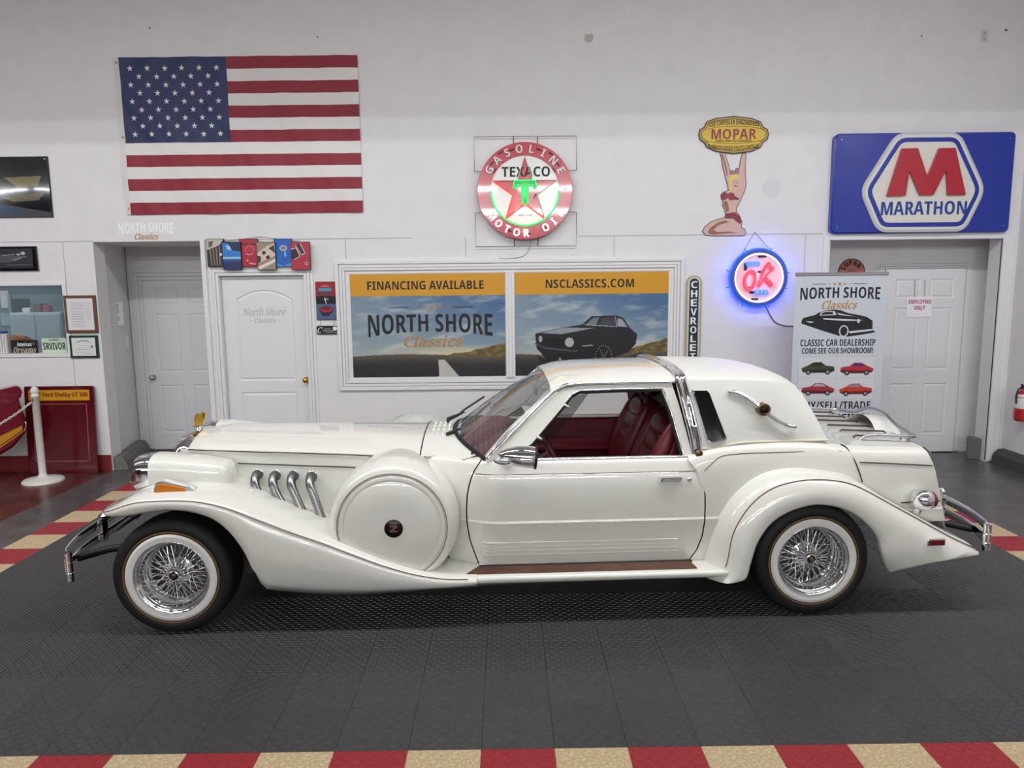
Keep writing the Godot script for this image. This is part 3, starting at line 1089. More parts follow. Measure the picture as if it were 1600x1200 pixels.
func build_clock_sign() -> void:
	var t := thing("neon_sign", "round blue neon used car sign hanging from a wire triangle", "sign", Vector3(2.525, 1.956, BACK + 0.11))
	var can := mat(rgb(64, 96, 190), 0.3)
	obj("can", ring_plate(0.252, 0.287, -0.09, 0.0), can, t)
	var face := mat(rgb(232, 206, 222), 0.3)
	obj("face", disc(0.255, -0.06, -0.035), face, t)
	var blue := glow(Color(0.16, 0.36, 1.0), 1.7)
	var white := glow(Color(1.0, 0.9, 0.86), 2.2)
	var red := glow(Color(1.0, 0.22, 0.3), 1.3)
	rod(t, "blue_neon_ring", arc_pts(0.292, 0, TAU * 47 / 48, -0.035, 47), 0.011, blue, true)
	rod(t, "white_neon_ring", arc_pts(0.243, 0, TAU * 47 / 48, -0.012, 47), 0.008, white, true)
	for s in [[-0.096, 0.068, -0.132, 0.041, -0.153, -0.013, -0.151, -0.077, -0.127, -0.114, -0.081, -0.119, -0.045, -0.078, -0.029, -0.015, -0.035, 0.04, -0.064, 0.072], [0.098, 0.152, 0.124, 0.093, 0.151, 0.106, 0.107, 0.057, 0.062, 0.021, 0.11, -0.034, 0.139, -0.071, 0.112, -0.08, 0.064, -0.034, 0.035, -0.006, 0.006, -0.084, -0.004, -0.06, 0.02, 0.03, 0.05, 0.1]]:
		var p := []
		for i in range(0, s.size(), 2):
			p.append(Vector3(s[i], s[i + 1], -0.012))
		rod(t, "red_neon_stroke", through(p, 4, true), 0.0085, red, true)
		var q := []
		var c := Vector2.ZERO
		for v in p:
			c += Vector2(v.x, v.y) / p.size()
		for v in p:
			q.append(Vector3(lerpf(v.x, c.x, 0.3), lerpf(v.y, c.y, 0.24), -0.014))
		rod(t, "red_neon_stroke", through(q, 4, true), 0.0065, red, true)
	for q in [["USED", -0.065, 0.14], ["CARS", 0.03, -0.143]]:
		obj("blue_neon_word", letters(q[0], 0.05, 0.14, "bold", 0.014), glow(Color(0.1, 0.45, 1.0), 2.4), t, Vector3(q[1], q[2], -0.018))
	for q in [[-0.135, 0.115, 0.03, 0.07], [0.03, 0.215, 0.08, 0.018], [-0.06, -0.145, 0.05, 0.022], [-0.03, -0.215, 0.07, 0.016], [0.02, 0.06, 0.06, 0.02]]:
		obj("tube_support", bx(Vector3.ZERO, Vector3(q[2], q[3], 0.012), 0.003), M.black, t, Vector3(q[0], q[1], -0.026))
	for a in [0.15, -0.35, PI - 0.25, PI + 0.3, 1.15, 2.0, -1.15, -2.05]:
		rod(t, "clip", [Vector3(cos(a) * 0.285, sin(a) * 0.285, -0.06), Vector3(cos(a) * 0.33, sin(a) * 0.33, -0.06)], 0.004, M.black)
	rod(t, "hanging_wire", [Vector3(-0.17, 0.23, -0.07), Vector3(-0.029, 0.468, -0.1), Vector3(0.17, 0.23, -0.07)], 0.0025, M.wire)
	for k in 8:
		var a := TAU * (k + 0.5) / 8
		lamp(Vector3(2.525 + cos(a) * 0.318, 1.956 + sin(a) * 0.318, BACK + 0.075), Color(0.18, 0.3, 1.0), 0.023, 0.02)
	lamp(Vector3(2.525, 1.956, BACK + 0.16), Color(1.0, 0.6, 0.7), 0.035)
	var cord := Shape.new()
	cord.tube(through([Vector3(2.62, 1.68, BACK + 0.04), Vector3(2.68, 1.58, BACK + 0.012), Vector3(2.74, 1.5, BACK + 0.01), Vector3(2.84, 1.46, BACK + 0.01), Vector3(2.98, 1.43, BACK + 0.012), Vector3(3.1, 1.2, BACK + 0.012)], 6), 0.0045, 6)
	tag(obj("power_cord", cord, M.black), "black cord running from the blue neon sign behind the banner", "cord")

func build_vertical_sign() -> void:
	var t := thing("vertical_sign", "narrow navy vertical sign with white letters and cream border", "sign", Vector3(1.888, 1.0, BACK + 0.005))
	var out := rounded(-0.08, -0.1, 0.08, 0.99, 0.079, 10)
	obj("border", plate(out, 0.0, 0.014, 0.003), mat(rgb(178, 166, 132), 0.5), t)
	obj("inner_border", plate(Geometry2D.offset_polygon(out, -0.018)[0], 0.014, 0.0155), mat(rgb(206, 208, 186), 0.5), t)
	obj("field", plate(Geometry2D.offset_polygon(out, -0.032)[0], 0.0155, 0.017), mat(rgb(24, 44, 58), 0.35), t)
	var s := "CHEVROLET"
	for i in s.length():
		obj("lettering", letters(s[i], 0.072, 0.064 if s[i] != "L" and s[i] != "T" else 0.056, "bold", 0.002), M.white_ink, t, Vector3(0, 0.895 - i * 0.093, 0.017))

func hexagon(sc: float) -> PackedVector2Array:
	# flattened hexagon with rounded corners, about (0, 0)
	var c := [Vector2(-0.305, 0.49), Vector2(0.33, 0.49), Vector2(0.63, -0.07), Vector2(0.45, -0.485), Vector2(-0.44, -0.485), Vector2(-0.64, -0.07)]
	var out := PackedVector2Array()
	for i in 6:
		var p: Vector2 = c[i]
		var a: Vector2 = p + (c[(i + 5) % 6] - p).normalized() * 0.11
		var b: Vector2 = p + (c[(i + 1) % 6] - p).normalized() * 0.11
		for k in 7:
			var u := k / 6.0
			out.append(a.lerp(p, u).lerp(p.lerp(b, u), u))
	var off := Geometry2D.offset_polygon(out, sc)
	return off[0] if sc != 0.0 else out

func build_hexagon_sign() -> void:
	var t := thing("gas_station_sign", "large blue plastic sign with white hexagon and big red letter", "sign", Vector3(4.15, 2.882, BACK))
	var blue := mat(rgb(17, 44, 150), 0.22, 0.0, 0.4)
	var white := mat(rgb(216, 214, 204), 0.22, 0.0, 0.4)
	var red := mat(rgb(172, 16, 42), 0.2, 0.0, 0.5)
	obj("panel", plate(rounded(-0.905, -0.49, 0.905, 0.49, 0.05), 0.0, 0.07, 0.012), blue, t)
	obj("hexagon_rim", plate(hexagon(0.0), 0.06, 0.088, 0.006), mat(rgb(188, 190, 196), 0.25), t)
	obj("hexagon", plate(hexagon(-0.022), 0.088, 0.094, 0.004), white, t)
	obj("hexagon_band", plate(hexagon(-0.052), 0.094, 0.0955), blue, t)
	obj("hexagon_field", plate(hexagon(-0.095), 0.0955, 0.099, 0.002), white, t)
	obj("letter", plate(pv([-0.262, 0.33, -0.102, 0.33, 0.01, 0.055, 0.108, 0.328, 0.27, 0.33, 0.406, -0.125, 0.225, -0.125, 0.195, 0.12, 0.083, -0.123, -0.053, -0.123, -0.172, 0.118, -0.195, -0.127, -0.382, -0.131]), 0.099, 0.128, 0.014), red, t)
	text("MARATHON", 0.132, 0.86, mat(rgb(30, 66, 142), 0.25), t, Vector3(0.008, -0.247, 0.0992), "bold", 0.0, 0.0, 0.0, 0.004)
	for q in [[-0.84, -0.43], [0.84, -0.43], [-0.84, 0.43], [0.84, 0.43]]:
		obj("screw", disc(0.006, 0.07, 0.073, 12), M.steel, t, Vector3(q[0], q[1], 0))

# ------------------------------------------------------------------ the framed pair of posters
func road_print(w: int, h: int, sunx: float, line_x: float, sd: int) -> Print:
	# printed photograph of a road at dusk: sky, low cloud, hills, asphalt
	var p := Print.new(w, h, Color.BLACK)
	var n := FastNoiseLite.new()
	n.seed = sd
	n.frequency = 0.012
	var g := FastNoiseLite.new()
	g.seed = sd + 5
	g.frequency = 0.4
	var top := rgb(70, 104, 142)
	var mid := rgb(150, 164, 170)
	var warm := rgb(214, 196, 150)
	for y in h:
		var v := float(y) / h
		for x in w:
			var u := float(x) / w
			var c: Color
			var hz := 0.735 + 0.02 * sin(u * 5.0 + sd)
			if v < hz:
				var s := v / hz
				c = mid.lerp(top, clampf((1.0 - s) * (0.35 + u * 0.9), 0.0, 1.0))
				c = c.lerp(warm, clampf(1.0 - absf(s - 0.96) * 6.0, 0.0, 1.0) * clampf(1.1 - absf(u - sunx) * 1.6, 0.15, 1.0))
				c = c.lerp(rgb(206, 204, 200), clampf(n.get_noise_2d(x * 0.6 + y * 0.5, y * 1.9) * 1.1, 0.0, 0.6))
				if u > 0.62 and v > hz - 0.17 * (u - 0.62) / 0.38 - 0.02 * n.get_noise_2d(x * 2.0, 9.0):
					c = rgb(88, 78, 44).lerp(rgb(150, 124, 64), clampf(n.get_noise_2d(x * 3.0, y * 6.0) + 0.3, 0.0, 1.0))
			else:
				var s := (v - hz) / (1.0 - hz)
				c = rgb(92, 84, 70).lerp(rgb(40, 39, 42), clampf(s * 2.2, 0.0, 1.0))
				var k := g.get_noise_2d(x, y * 1.5) * 0.09
				c = Color(clampf(c.r + k, 0, 1), clampf(c.g + k, 0, 1), clampf(c.b + k, 0, 1))
			p.im.set_pixel(x, y, c)
	if line_x > 0.0:
		p.poly([line_x, 0.79, line_x + 0.042, 0.79, line_x + 0.135, 1.0, line_x + 0.002, 1.0], rgb(190, 188, 182))
	return p

func build_posters() -> void:
	# moulded frame
	var x0 := -1.808
	var x1 := 1.782
	var y0 := 0.829
	var y1 := 2.172
	for k in 4:
		var a: float = [0.0, 0.042, 0.075, 0.105][k]
		var w: float = [0.036, 0.028, 0.026, 0.03][k]
		var d: float = [0.03, 0.022, 0.03, 0.014][k]
		struct("trim_frame", span(Vector3(x0 + a, y1 - a - w, BACK), Vector3(x1 - a, y1 - a, BACK + d), 0.004), M.trim)
		struct("trim_frame", span(Vector3(x0 + a, y0 + a, BACK), Vector3(x1 - a, y0 + a + w, BACK + d), 0.004), M.trim)
		for s in [[x0 + a, x0 + a + w], [x1 - a - w, x1 - a]]:
			struct("trim_frame", span(Vector3(s[0], y0 + a + w, BACK), Vector3(s[1], y1 - a - w, BACK + d), 0.004), M.trim)
	struct("trim_frame", span(Vector3(x0 + 0.03, y0 + 0.03, BACK - 0.01), Vector3(x1 - 0.03, y1 - 0.03, BACK + 0.008)), M.trim)
	struct("trim_frame", span(Vector3(-0.058, y0 + 0.12, BACK), Vector3(0.036, y1 - 0.12, BACK + 0.03), 0.006), M.trim)
	struct("trim_frame", span(Vector3(-0.03, y0 + 0.12, BACK), Vector3(0.008, y1 - 0.12, BACK + 0.04), 0.006), M.trim)
	# first poster
	var p1 := road_print(420, 222, 0.75, 0.56, 3)
	var t := thing("poster", "framed poster with yellow band reading financing over a road print", "poster", Vector3(-0.862, 1.5, BACK + 0.009))
	var pw := 1.596
	poster_base(t, pw, p1, "FINANCING AVAILABLE", 1.2, "bold", -0.02)
	for s in [-1, 1]:
		obj("rule", bx(Vector3(s * 0.335 + 0.03, 0.19, 0.0035), Vector3(0.21, 0.007, 0.001)), M.ink, t)
	for k in 5:
		obj("star", plate(star(Vector2.ZERO, [0.016, 0.024, 0.036, 0.024, 0.016][k]), 0.0, 0.001), M.gold_ink, t, Vector3(0.045 + (k - 2) * 0.085, 0.19, 0.0032))
	text("NORTH SHORE", 0.185, 1.29, M.ink, t, Vector3(0.02, 0.03, 0.0032), "bold", 0.0, 0.3)
	text("Classics", 0.12, 0.6, M.gold_ink, t, Vector3(0.05, -0.16, 0.0032), "serif", 0.3)
	# second poster with the printed muscle car
	var p2 := road_print(420, 222, 0.62, 0.0, 12)
	var bk := rgb(22, 20, 28)
	p2.poly([0.13, 0.48, 0.3, 0.41, 0.44, 0.37, 0.5, 0.27, 0.66, 0.265, 0.71, 0.3, 0.75, 0.42, 0.8, 0.5, 0.79, 0.62, 0.74, 0.72, 0.62, 0.8, 0.58, 0.86, 0.4, 0.86, 0.22, 0.83, 0.14, 0.66], bk)
	p2.poly([0.16, 0.475, 0.31, 0.41, 0.36, 0.405, 0.22, 0.475], rgb(150, 156, 164))
	p2.poly([0.2, 0.475, 0.33, 0.41, 0.52, 0.415, 0.3, 0.49], rgb(142, 148, 158))
	p2.poly([0.46, 0.375, 0.51, 0.29, 0.55, 0.29, 0.53, 0.38], rgb(104, 116, 128))
	p2.poly([0.56, 0.38, 0.57, 0.29, 0.65, 0.285, 0.66, 0.39], rgb(52, 56, 66))
	p2.poly([0.67, 0.4, 0.67, 0.3, 0.7, 0.31, 0.735, 0.41], rgb(150, 156, 160))
	p2.line([0.655, 0.28, 0.665, 0.4, 0.45, 0.375], 0.008, rgb(180, 182, 186))
	p2.ellipse(0.355, 0.59, 0.03, 0.058, rgb(176, 176, 176))
	p2.ellipse(0.165, 0.545, 0.012, 0.042, rgb(166, 166, 166))
	p2.poly([0.185, 0.53, 0.32, 0.545, 0.32, 0.64, 0.2, 0.62], rgb(12, 12, 14))
	p2.line([0.13, 0.6, 0.2, 0.66, 0.4, 0.7, 0.41, 0.68], 0.02, rgb(74, 74, 82))
	p2.ellipse(0.58, 0.78, 0.062, 0.16, rgb(8, 8, 10))
	for k in 24:
		var a := TAU * k / 24
		p2.ellipse(0.58 + cos(a) * 0.054, 0.78 + sin(a) * 0.145, 0.004, 0.012, rgb(120, 120, 124))
	for k in 5:
		var a := TAU * k / 5 + 0.4
		p2.line([0.58, 0.78, 0.58 + cos(a) * 0.045, 0.78 + sin(a) * 0.12], 0.022, rgb(70, 70, 76))
	p2.line([0.44, 0.635, 0.51, 0.63], 0.018, rgb(140, 140, 144))
	p2.line([0.29, 0.78, 0.3, 0.84], 0.03, rgb(150, 150, 150))
	p2.poly([0.14, 0.75, 0.32, 0.9, 0.62, 0.9, 0.82, 0.72, 0.85, 0.76, 0.66, 0.97, 0.2, 0.97], rgb(30, 28, 27))
	var u := thing("poster", "framed poster with yellow web address band over a black car print", "poster", Vector3(0.833, 1.5, BACK + 0.009))
	pw = 1.586
	poster_base(u, pw, p2, "NSCLASSICS.COM", 0.91, "bold", -0.02)

func poster_base(t: Node3D, pw: float, pr: Print, head: String, hw: float, font: String, dx: float) -> void:
	obj("print", plate(rect_poly(-pw * 0.5, -0.534, pw * 0.5, 0.31), 0.0, 0.003), pr.material(0.3, 0.25), t)
	obj("yellow_band", plate(rect_poly(-pw * 0.5, 0.31, pw * 0.5, 0.534), 0.0, 0.003), M.yellow, t)
	text(head, 0.088, hw, M.ink, t, Vector3(dx, 0.418, 0.0032), font)

func build_canvases() -> void:
	var jobs := [
		["canvas_picture", "first small car canvas over arched door, black and cream grille detail", -3.008, 2.266, 0.181, rgb(48, 44, 42), 0],
		["canvas_picture", "small canvas of blue car tail over the arched door", -2.838, 2.233, 0.19, rgb(22, 74, 150), 1],
		["canvas_picture", "small canvas of red car front with oval scoop over door", -2.67, 2.263, 0.19, rgb(168, 34, 58), 2],
		["canvas_picture", "small canvas of tan car vents over the arched door", -2.488, 2.229, 0.19, rgb(150, 132, 118), 3],
		["canvas_picture", "small canvas of plain blue hood with round badge over door", -2.32, 2.26, 0.183, rgb(18, 92, 182), 4],
		["canvas_picture", "last small car canvas over arched door, red with two dark windows", -2.139, 2.226, 0.196, rgb(170, 38, 60), 5]]
	for j in jobs:
		var p := Print.new(96, 144, j[5])
		match j[6]:
			0:
				p.poly([0.0, 0.0, 1.0, 0.0, 0.75, 0.22, 0.0, 0.4], rgb(190, 182, 168))
				p.poly([0.1, 0.1, 0.4, 0.06, 0.3, 0.26, 0.1, 0.3], rgb(90, 84, 78))
				for k in 4:
					p.line([0.18 + 0.18 * k, 0.36 - 0.03 * k, 0.24 + 0.16 * k, 0.96], 0.035, rgb(150, 140, 124))
				p.ellipse(0.8, 0.56, 0.07, 0.05, rgb(238, 226, 200))
			1:
				p.rect(0.0, 0.0, 1.0, 0.36, rgb(24, 42, 76))
				p.poly([0.0, 0.02, 0.35, 0.05, 0.55, 0.3, 1.0, 0.34, 1.0, 0.55, 0.0, 0.56], rgb(40, 122, 200))
				p.rect(0.0, 0.54, 1.0, 0.63, rgb(150, 190, 214))
				p.rect(0.0, 0.72, 1.0, 1.0, rgb(16, 44, 96))
				p.ellipse(0.66, 0.78, 0.12, 0.09, rgb(96, 40, 60))
				p.ellipse(0.66, 0.78, 0.06, 0.045, rgb(20, 24, 50))
				p.poly([0.2, 0.1, 0.42, 0.14, 0.5, 0.3, 0.25, 0.26], rgb(160, 200, 230))
			2:
				p.rect(0.0, 0.16, 1.0, 0.22, rgb(90, 14, 30))
				p.ellipse(0.55, 0.4, 0.28, 0.2, rgb(196, 74, 92))
				p.ellipse(0.55, 0.46, 0.22, 0.17, rgb(176, 40, 62))
				p.line([0.35, 0.54, 0.5, 0.57, 0.72, 0.53], 0.022, rgb(230, 170, 178))
				p.ellipse(0.4, 0.78, 0.05, 0.035, rgb(244, 190, 90))
				p.line([0.5, 0.88, 0.85, 0.92], 0.03, rgb(236, 190, 196))
			3:
				p.poly([0.0, 0.4, 0.6, 0.12, 1.0, 0.04, 1.0, 0.5, 0.2, 0.72], rgb(206, 190, 170))
				p.poly([0.26, 0.36, 0.42, 0.3, 0.5, 0.4, 0.34, 0.47], rgb(40, 34, 32))
				p.poly([0.46, 0.54, 0.64, 0.46, 0.72, 0.56, 0.56, 0.64], rgb(40, 34, 32))
				p.poly([0.66, 0.22, 0.95, 0.1, 1.0, 0.4], rgb(52, 44, 42))
				p.poly([0.0, 0.9, 1.0, 0.6, 1.0, 0.72, 0.1, 1.0], rgb(226, 212, 194))
				p.poly([0.0, 0.5, 0.18, 0.5, 0.2, 0.66, 0.0, 0.78], rgb(60, 44, 38))
			4:
				p.ellipse(0.52, 0.33, 0.22, 0.1, rgb(206, 206, 210))
				p.ellipse(0.52, 0.33, 0.17, 0.075, rgb(140, 120, 124))
				p.line([0.6, 0.46, 0.62, 0.64], 0.07, rgb(120, 180, 232))
				p.poly([0.0, 0.86, 0.5, 0.98, 1.0, 0.84, 1.0, 1.0, 0.0, 1.0], rgb(70, 140, 214))
			5:
				p.poly([0.0, 0.3, 0.25, 0.2, 0.45, 0.5, 0.2, 0.62, 0.0, 0.6], rgb(30, 26, 30))
				p.poly([0.25, 0.1, 0.5, 0.04, 0.75, 0.4, 0.55, 0.46], rgb(36, 40, 42))
				p.line([0.25, 0.1, 0.55, 0.46, 0.75, 0.4, 0.5, 0.04], 0.025, rgb(224, 206, 204))
				p.line([0.0, 0.26, 0.28, 0.2, 0.46, 0.52, 0.18, 0.62], 0.025, rgb(224, 196, 198))
				p.ellipse(0.8, 0.78, 0.09, 0.06, rgb(220, 170, 180))
				p.ellipse(0.8, 0.78, 0.05, 0.03, rgb(120, 20, 40))
		var t := thing(j[0], j[1], "picture", Vector3(j[2], j[3], BACK + 0.024 + 0.021 * (j[6] % 2)), "row of small car canvases")
		obj("canvas", bx(Vector3(0, 0, 0.009), Vector3(j[4], 0.283, 0.018), 0.002), mat(rgb(26, 22, 26), 0.6), t)
		obj("print", plate(rect_poly(-j[4] * 0.5 + 0.004, -0.137, j[4] * 0.5 - 0.004, 0.137), 0.018, 0.0188), p.material(0.4), t)
		obj("hanging_loop", span(Vector3(-0.02, 0.09, 0.0), Vector3(0.02, 0.11, -0.023 - 0.021 * (j[6] % 2))), M.wire, t)
	# string the canvases hang from
	var st := Shape.new()
	st.tube([Vector3(-2.98, 2.375, BACK + 0.012), Vector3(-2.56, 2.424, BACK + 0.006), Vector3(-2.15, 2.375, BACK + 0.012)], 0.0018, 5)
	tag(obj("hanging_string", st, M.wire), "thin string strung behind the row of car canvases", "string")
	# red sign with the small black one hanging under it
	var p := Print.new(96, 176, rgb(150, 28, 40))
	p.rect(0.0, 0.38, 1.0, 0.6, rgb(28, 22, 30))
	p.rect(0.0, 0.58, 1.0, 1.0, rgb(74, 98, 130))
	p.rect(0.14, 0.17, 0.82, 0.25, rgb(60, 150, 186))
	p.poly([0.22, 0.14, 0.36, 0.08, 0.66, 0.08, 0.76, 0.14], rgb(196, 90, 100))
	p.rect(0.2, 0.28, 0.8, 0.36, rgb(92, 60, 64))
	p.ellipse(0.5, 0.74, 0.36, 0.1, rgb(34, 26, 34))
	p.ellipse(0.5, 0.73, 0.33, 0.075, rgb(176, 44, 54))
	p.ellipse(0.5, 0.7, 0.2, 0.045, rgb(120, 30, 44))
	p.poly([0.2, 0.8, 0.8, 0.8, 0.6, 0.9, 0.3, 0.9], rgb(32, 40, 62))
	for k in 8:
		p.rect(0.42 + 0.06 * (k % 4), 0.42 + 0.03 * (k / 4) + 0.01 * (k % 2), 0.45 + 0.06 * (k % 4), 0.45 + 0.03 * (k / 4) + 0.01 * (k % 2), rgb(230, 230, 232))
	p.line([0.44, 0.42, 0.52, 0.58], 0.02, rgb(230, 230, 232))
	var r := thing("tin_sign", "tall red and blue tin car sign beside the arched door", "sign", Vector3(-1.915, 1.767, BACK + 0.003))
	obj("tin_plate", plate(rounded(-0.103, -0.198, 0.103, 0.198, 0.006), 0.0, 0.006), mat(rgb(70, 30, 36), 0.4), r)
	obj("print", plate(rounded(-0.1, -0.195, 0.1, 0.195, 0.006), 0.006, 0.0068), p.material(0.25), r)
	var b := thing("name_sign", "small black plaque hanging on strings under the red tin sign", "sign", Vector3(-1.91, 1.466, BACK + 0.004))
	obj("plaque", plate(rounded(-0.113, -0.045, 0.113, 0.045, 0.015), 0.0, 0.012, 0.002), M.black, b)
	obj("badge", disc(0.022, 0.012, 0.0135, 20), M.white_ink, b, Vector3(0.078, 0.016, 0))
	text("C", 0.06, 0.04, M.white_ink, b, Vector3(-0.08, 0.0, 0.0122), "serif_regular", 0.4)
	for q in [[-0.0, 0.012, 0.07, 0.01], [0.01, -0.008, 0.12, 0.012], [0.04, -0.026, 0.11, 0.008]]:
		obj("script_mark", bx(Vector3(q[0], q[1], 0.0125), Vector3(q[2], q[3], 0.001)), M.steel, b)
	for x in [-0.07, 0.07]:
		rod(b, "string", [Vector3(x, 0.04, 0.004), Vector3(x, 0.115, 0.004)], 0.0015, M.wire)

# ------------------------------------------------------------------ left of the room
func build_left_side() -> void:
	# black glossy poster at the upper left
	var p := Print.new(256, 128, rgb(26, 26, 30))
	p.poly([0.0, 0.55, 0.5, 0.45, 0.92, 0.52, 0.96, 0.66, 0.5, 0.72, 0.0, 0.74], rgb(62, 62, 70))
	p.poly([0.62, 0.34, 0.94, 0.32, 0.9, 0.5, 0.74, 0.52], rgb(120, 112, 78))
	p.poly([0.58, 0.66, 0.95, 0.6, 0.9, 0.72, 0.68, 0.74], rgb(110, 104, 84))
	p.poly([0.0, 0.72, 0.6, 0.78, 1.0, 0.92, 1.0, 1.0, 0.0, 1.0], rgb(84, 84, 92))
	p.poly([0.2, 0.84, 0.6, 0.8, 0.8, 0.9, 0.3, 0.98], rgb(70, 84, 118))
	var t := thing("wall_poster", "black glossy car poster at the upper edge of the left wall", "poster", Vector3(-5.255, 2.941, BACK + 0.004))
	var sh := Shape.new()
	var rows := []
	for j in 9:
		var row := []
		for i in 13:
			var u := i / 12.0
			var v := j / 8.0
			row.append(Vector3(lerpf(-0.6, 0.6, u), lerpf(0.3, -0.3, v), 0.006 + 0.010 * sin(v * PI) * (0.6 + 0.4 * sin(u * 9.0))))
		rows.append(row)
	sh.grid(rows, Vector3(0, 0, -1))
	obj("print", sh, p.material(0.12, 0.8), t)
	for e in [[-0.6, 0.3, 0.6, 0.294], [-0.6, -0.294, 0.6, -0.3], [-0.606, 0.3, -0.6, -0.3], [0.594, 0.3, 0.606, -0.3]]:
		obj("edge_strip", span(Vector3(e[0], e[1], 0), Vector3(e[2], e[3], 0.01)), M.black, t)
	obj("pin", disc(0.006, 0.008, 0.011, 10), M.steel, t, Vector3(0.575, 0.275, 0))
	# small framed drawing
	var fp := Print.new(192, 64, rgb(34, 38, 44))
	fp.poly([0.1, 0.42, 0.55, 0.3, 0.8, 0.38, 0.85, 0.55, 0.6, 0.7, 0.15, 0.72], rgb(74, 78, 86))
	fp.ellipse(0.86, 0.24, 0.035, 0.09, rgb(184, 182, 170))
	fp.ellipse(0.79, 0.3, 0.028, 0.07, rgb(160, 160, 156))
	fp.line([0.55, 0.34, 0.74, 0.28], 0.04, rgb(150, 150, 154))
	fp.line([0.7, 0.62, 0.82, 0.44, 0.9, 0.42], 0.05, rgb(140, 142, 146))
	fp.line([0.6, 0.84, 0.98, 0.82], 0.03, rgb(110, 114, 120))
	var f := thing("framed_picture", "wide black framed car drawing above the office window", "picture", Vector3(-5.22, 2.229, BACK + 0.004))
	obj("picture_frame", plate(rect_poly(-0.372, -0.123, 0.372, 0.123), 0.0, 0.022, 0.004), M.blackgloss, f)
	obj("print", plate(rect_poly(-0.345, -0.095, 0.33, 0.1), 0.022, 0.0228), fp.material(0.3, 0.5), f)
	# office window and the dim office behind it
	var win := struct("window_1", span(Vector3(-20.0, 1.251, BACK - 0.12), Vector3(-4.63, 1.953, BACK - 0.115)), pane(Color(0.75, 0.85, 0.88, 0.1)))
	for e in [[-20.0, 1.953, -4.588, 1.99], [-20.0, 1.213, -4.588, 1.251], [-4.63, 1.251, -4.588, 1.953]]:
		obj("window_casing", span(Vector3(e[0], e[1], BACK - 0.1), Vector3(e[2], e[3], BACK + 0.012), 0.003), M.trim, win)
	struct("wall_office", span(Vector3(-20.0, -0.1, -9.9), Vector3(-4.4, 2.9, -9.7)), mat(rgb(120, 136, 146), 0.8))
	struct("wall_office", span(Vector3(-4.6, -0.1, -9.7), Vector3(-4.48, 2.9, -8.56)), mat(rgb(140, 150, 156), 0.8))
	struct("wall_office", span(Vector3(-4.72, -0.1, -8.56), Vector3(-4.6, 2.9, BACK - 0.2)), mat(rgb(140, 150, 156), 0.8))
	struct("ceiling_office", span(Vector3(-20.0, 2.7, -9.9), Vector3(-4.4, 2.9, BACK - 0.2)), mat(rgb(120, 124, 128), 0.8))
	var ol := AreaLight3D.new()
	ol.name = "office_light"
	ol.area_size = Vector2(1.2, 0.5)
	ol.light_energy = 1.0
	ol.light_color = Color(0.85, 0.95, 1.0)
	ol.shadow_enabled = true
	ol.position = Vector3(-6.6, 2.66, -8.9)
	ol.rotation = Vector3(-PI / 2, 0, 0)
	add_child(ol)
	var olp := thing("office_ceiling_light", "flat panel light on the office ceiling behind the window", "ceiling light", Vector3(-6.6, 2.685, -8.9))
	obj("light_panel", bx(Vector3.ZERO, Vector3(1.2, 0.03, 0.5), 0.004), M.tube, olp)
	var cab := thing("file_cabinet", "pale blue grey cabinet seen through the office window", "cabinet", Vector3(-6.12, 0, -9.45))
	obj("body", span(Vector3(-0.26, 0, -0.22), Vector3(0.4, 1.625, 0.2), 0.008), mat(rgb(186, 204, 212), 0.4), cab)
	for s in [-0.24, 0.085]:
		var d := obj("cabinet_door", span(Vector3(s, 0.05, 0.2), Vector3(s + 0.3, 1.6, 0.212), 0.003), mat(rgb(180, 198, 208), 0.4), cab)
		obj("handle", span(Vector3(s + 0.27, 0.8, 0.212), Vector3(s + 0.28, 0.95, 0.23)), M.steel, d)
	tag(obj("red_box", bx(Vector3(-5.98, 1.672, -9.4), Vector3(0.09, 0.09, 0.09), 0.01), mat(rgb(180, 40, 60), 0.4)), "small red box on top of the office cabinet", "box")
	tag(obj("paper_stack", bx(Vector3(-6.22, 1.655, -9.4), Vector3(0.1, 0.055, 0.12), 0.004), M.white_ink), "small white paper stack on top of the office cabinet", "papers")
	tag(obj("cardboard_box", bx(Vector3(-6.1, 1.68, -9.45), Vector3(0.1, 0.11, 0.16), 0.006), mat(rgb(110, 84, 70), 0.8)), "brown cardboard box on top of the office cabinet", "box")
	var dk := struct("door_4", span(Vector3(-6.62, 0, -9.7), Vector3(-6.4, 1.8, -9.66), 0.004), mat(rgb(38, 40, 56), 0.6))
	obj("door_frame", span(Vector3(-6.66, 0, -9.7), Vector3(-6.62, 1.85, -9.65), 0.003), mat(rgb(150, 164, 172), 0.5), dk)
	tag(obj("wall_calendar", bx(Vector3(-6.74, 1.53, -9.69), Vector3(0.12, 0.17, 0.01)), mat(rgb(160, 190, 190), 0.6)), "small pale calendar on the office wall beside the dark door", "calendar")
	tag(obj("wall_chart", bx(Vector3(-6.72, 1.79, -9.69), Vector3(0.11, 0.23, 0.01)), M.white_ink), "tall white chart on the office wall above the calendar", "chart")
	# things standing on the office window sill
	var pl := thing("license_plate", "pale green license plate standing on the office window sill", "license plate", Vector3(-4.815, 1.251, BACK - 0.075))
	obj("plate", plate(rounded(-0.13, 0.0, 0.13, 0.155, 0.01), 0.0, 0.003), mat(rgb(196, 214, 190), 0.4), pl)
	text("SRVIVOR", 0.075, 0.235, M.ink, pl, Vector3(0, 0.07, 0.0032), "bold")
	text("ILLINOIS", 0.018, 0.1, mat(rgb(70, 90, 76), 0.5), pl, Vector3(0, 0.136, 0.0032), "bold")
	var ds := thing("desk_sign", "small dark sign with white and silver lettering on office sill", "sign", Vector3(-5.127, 1.251, BACK - 0.075))
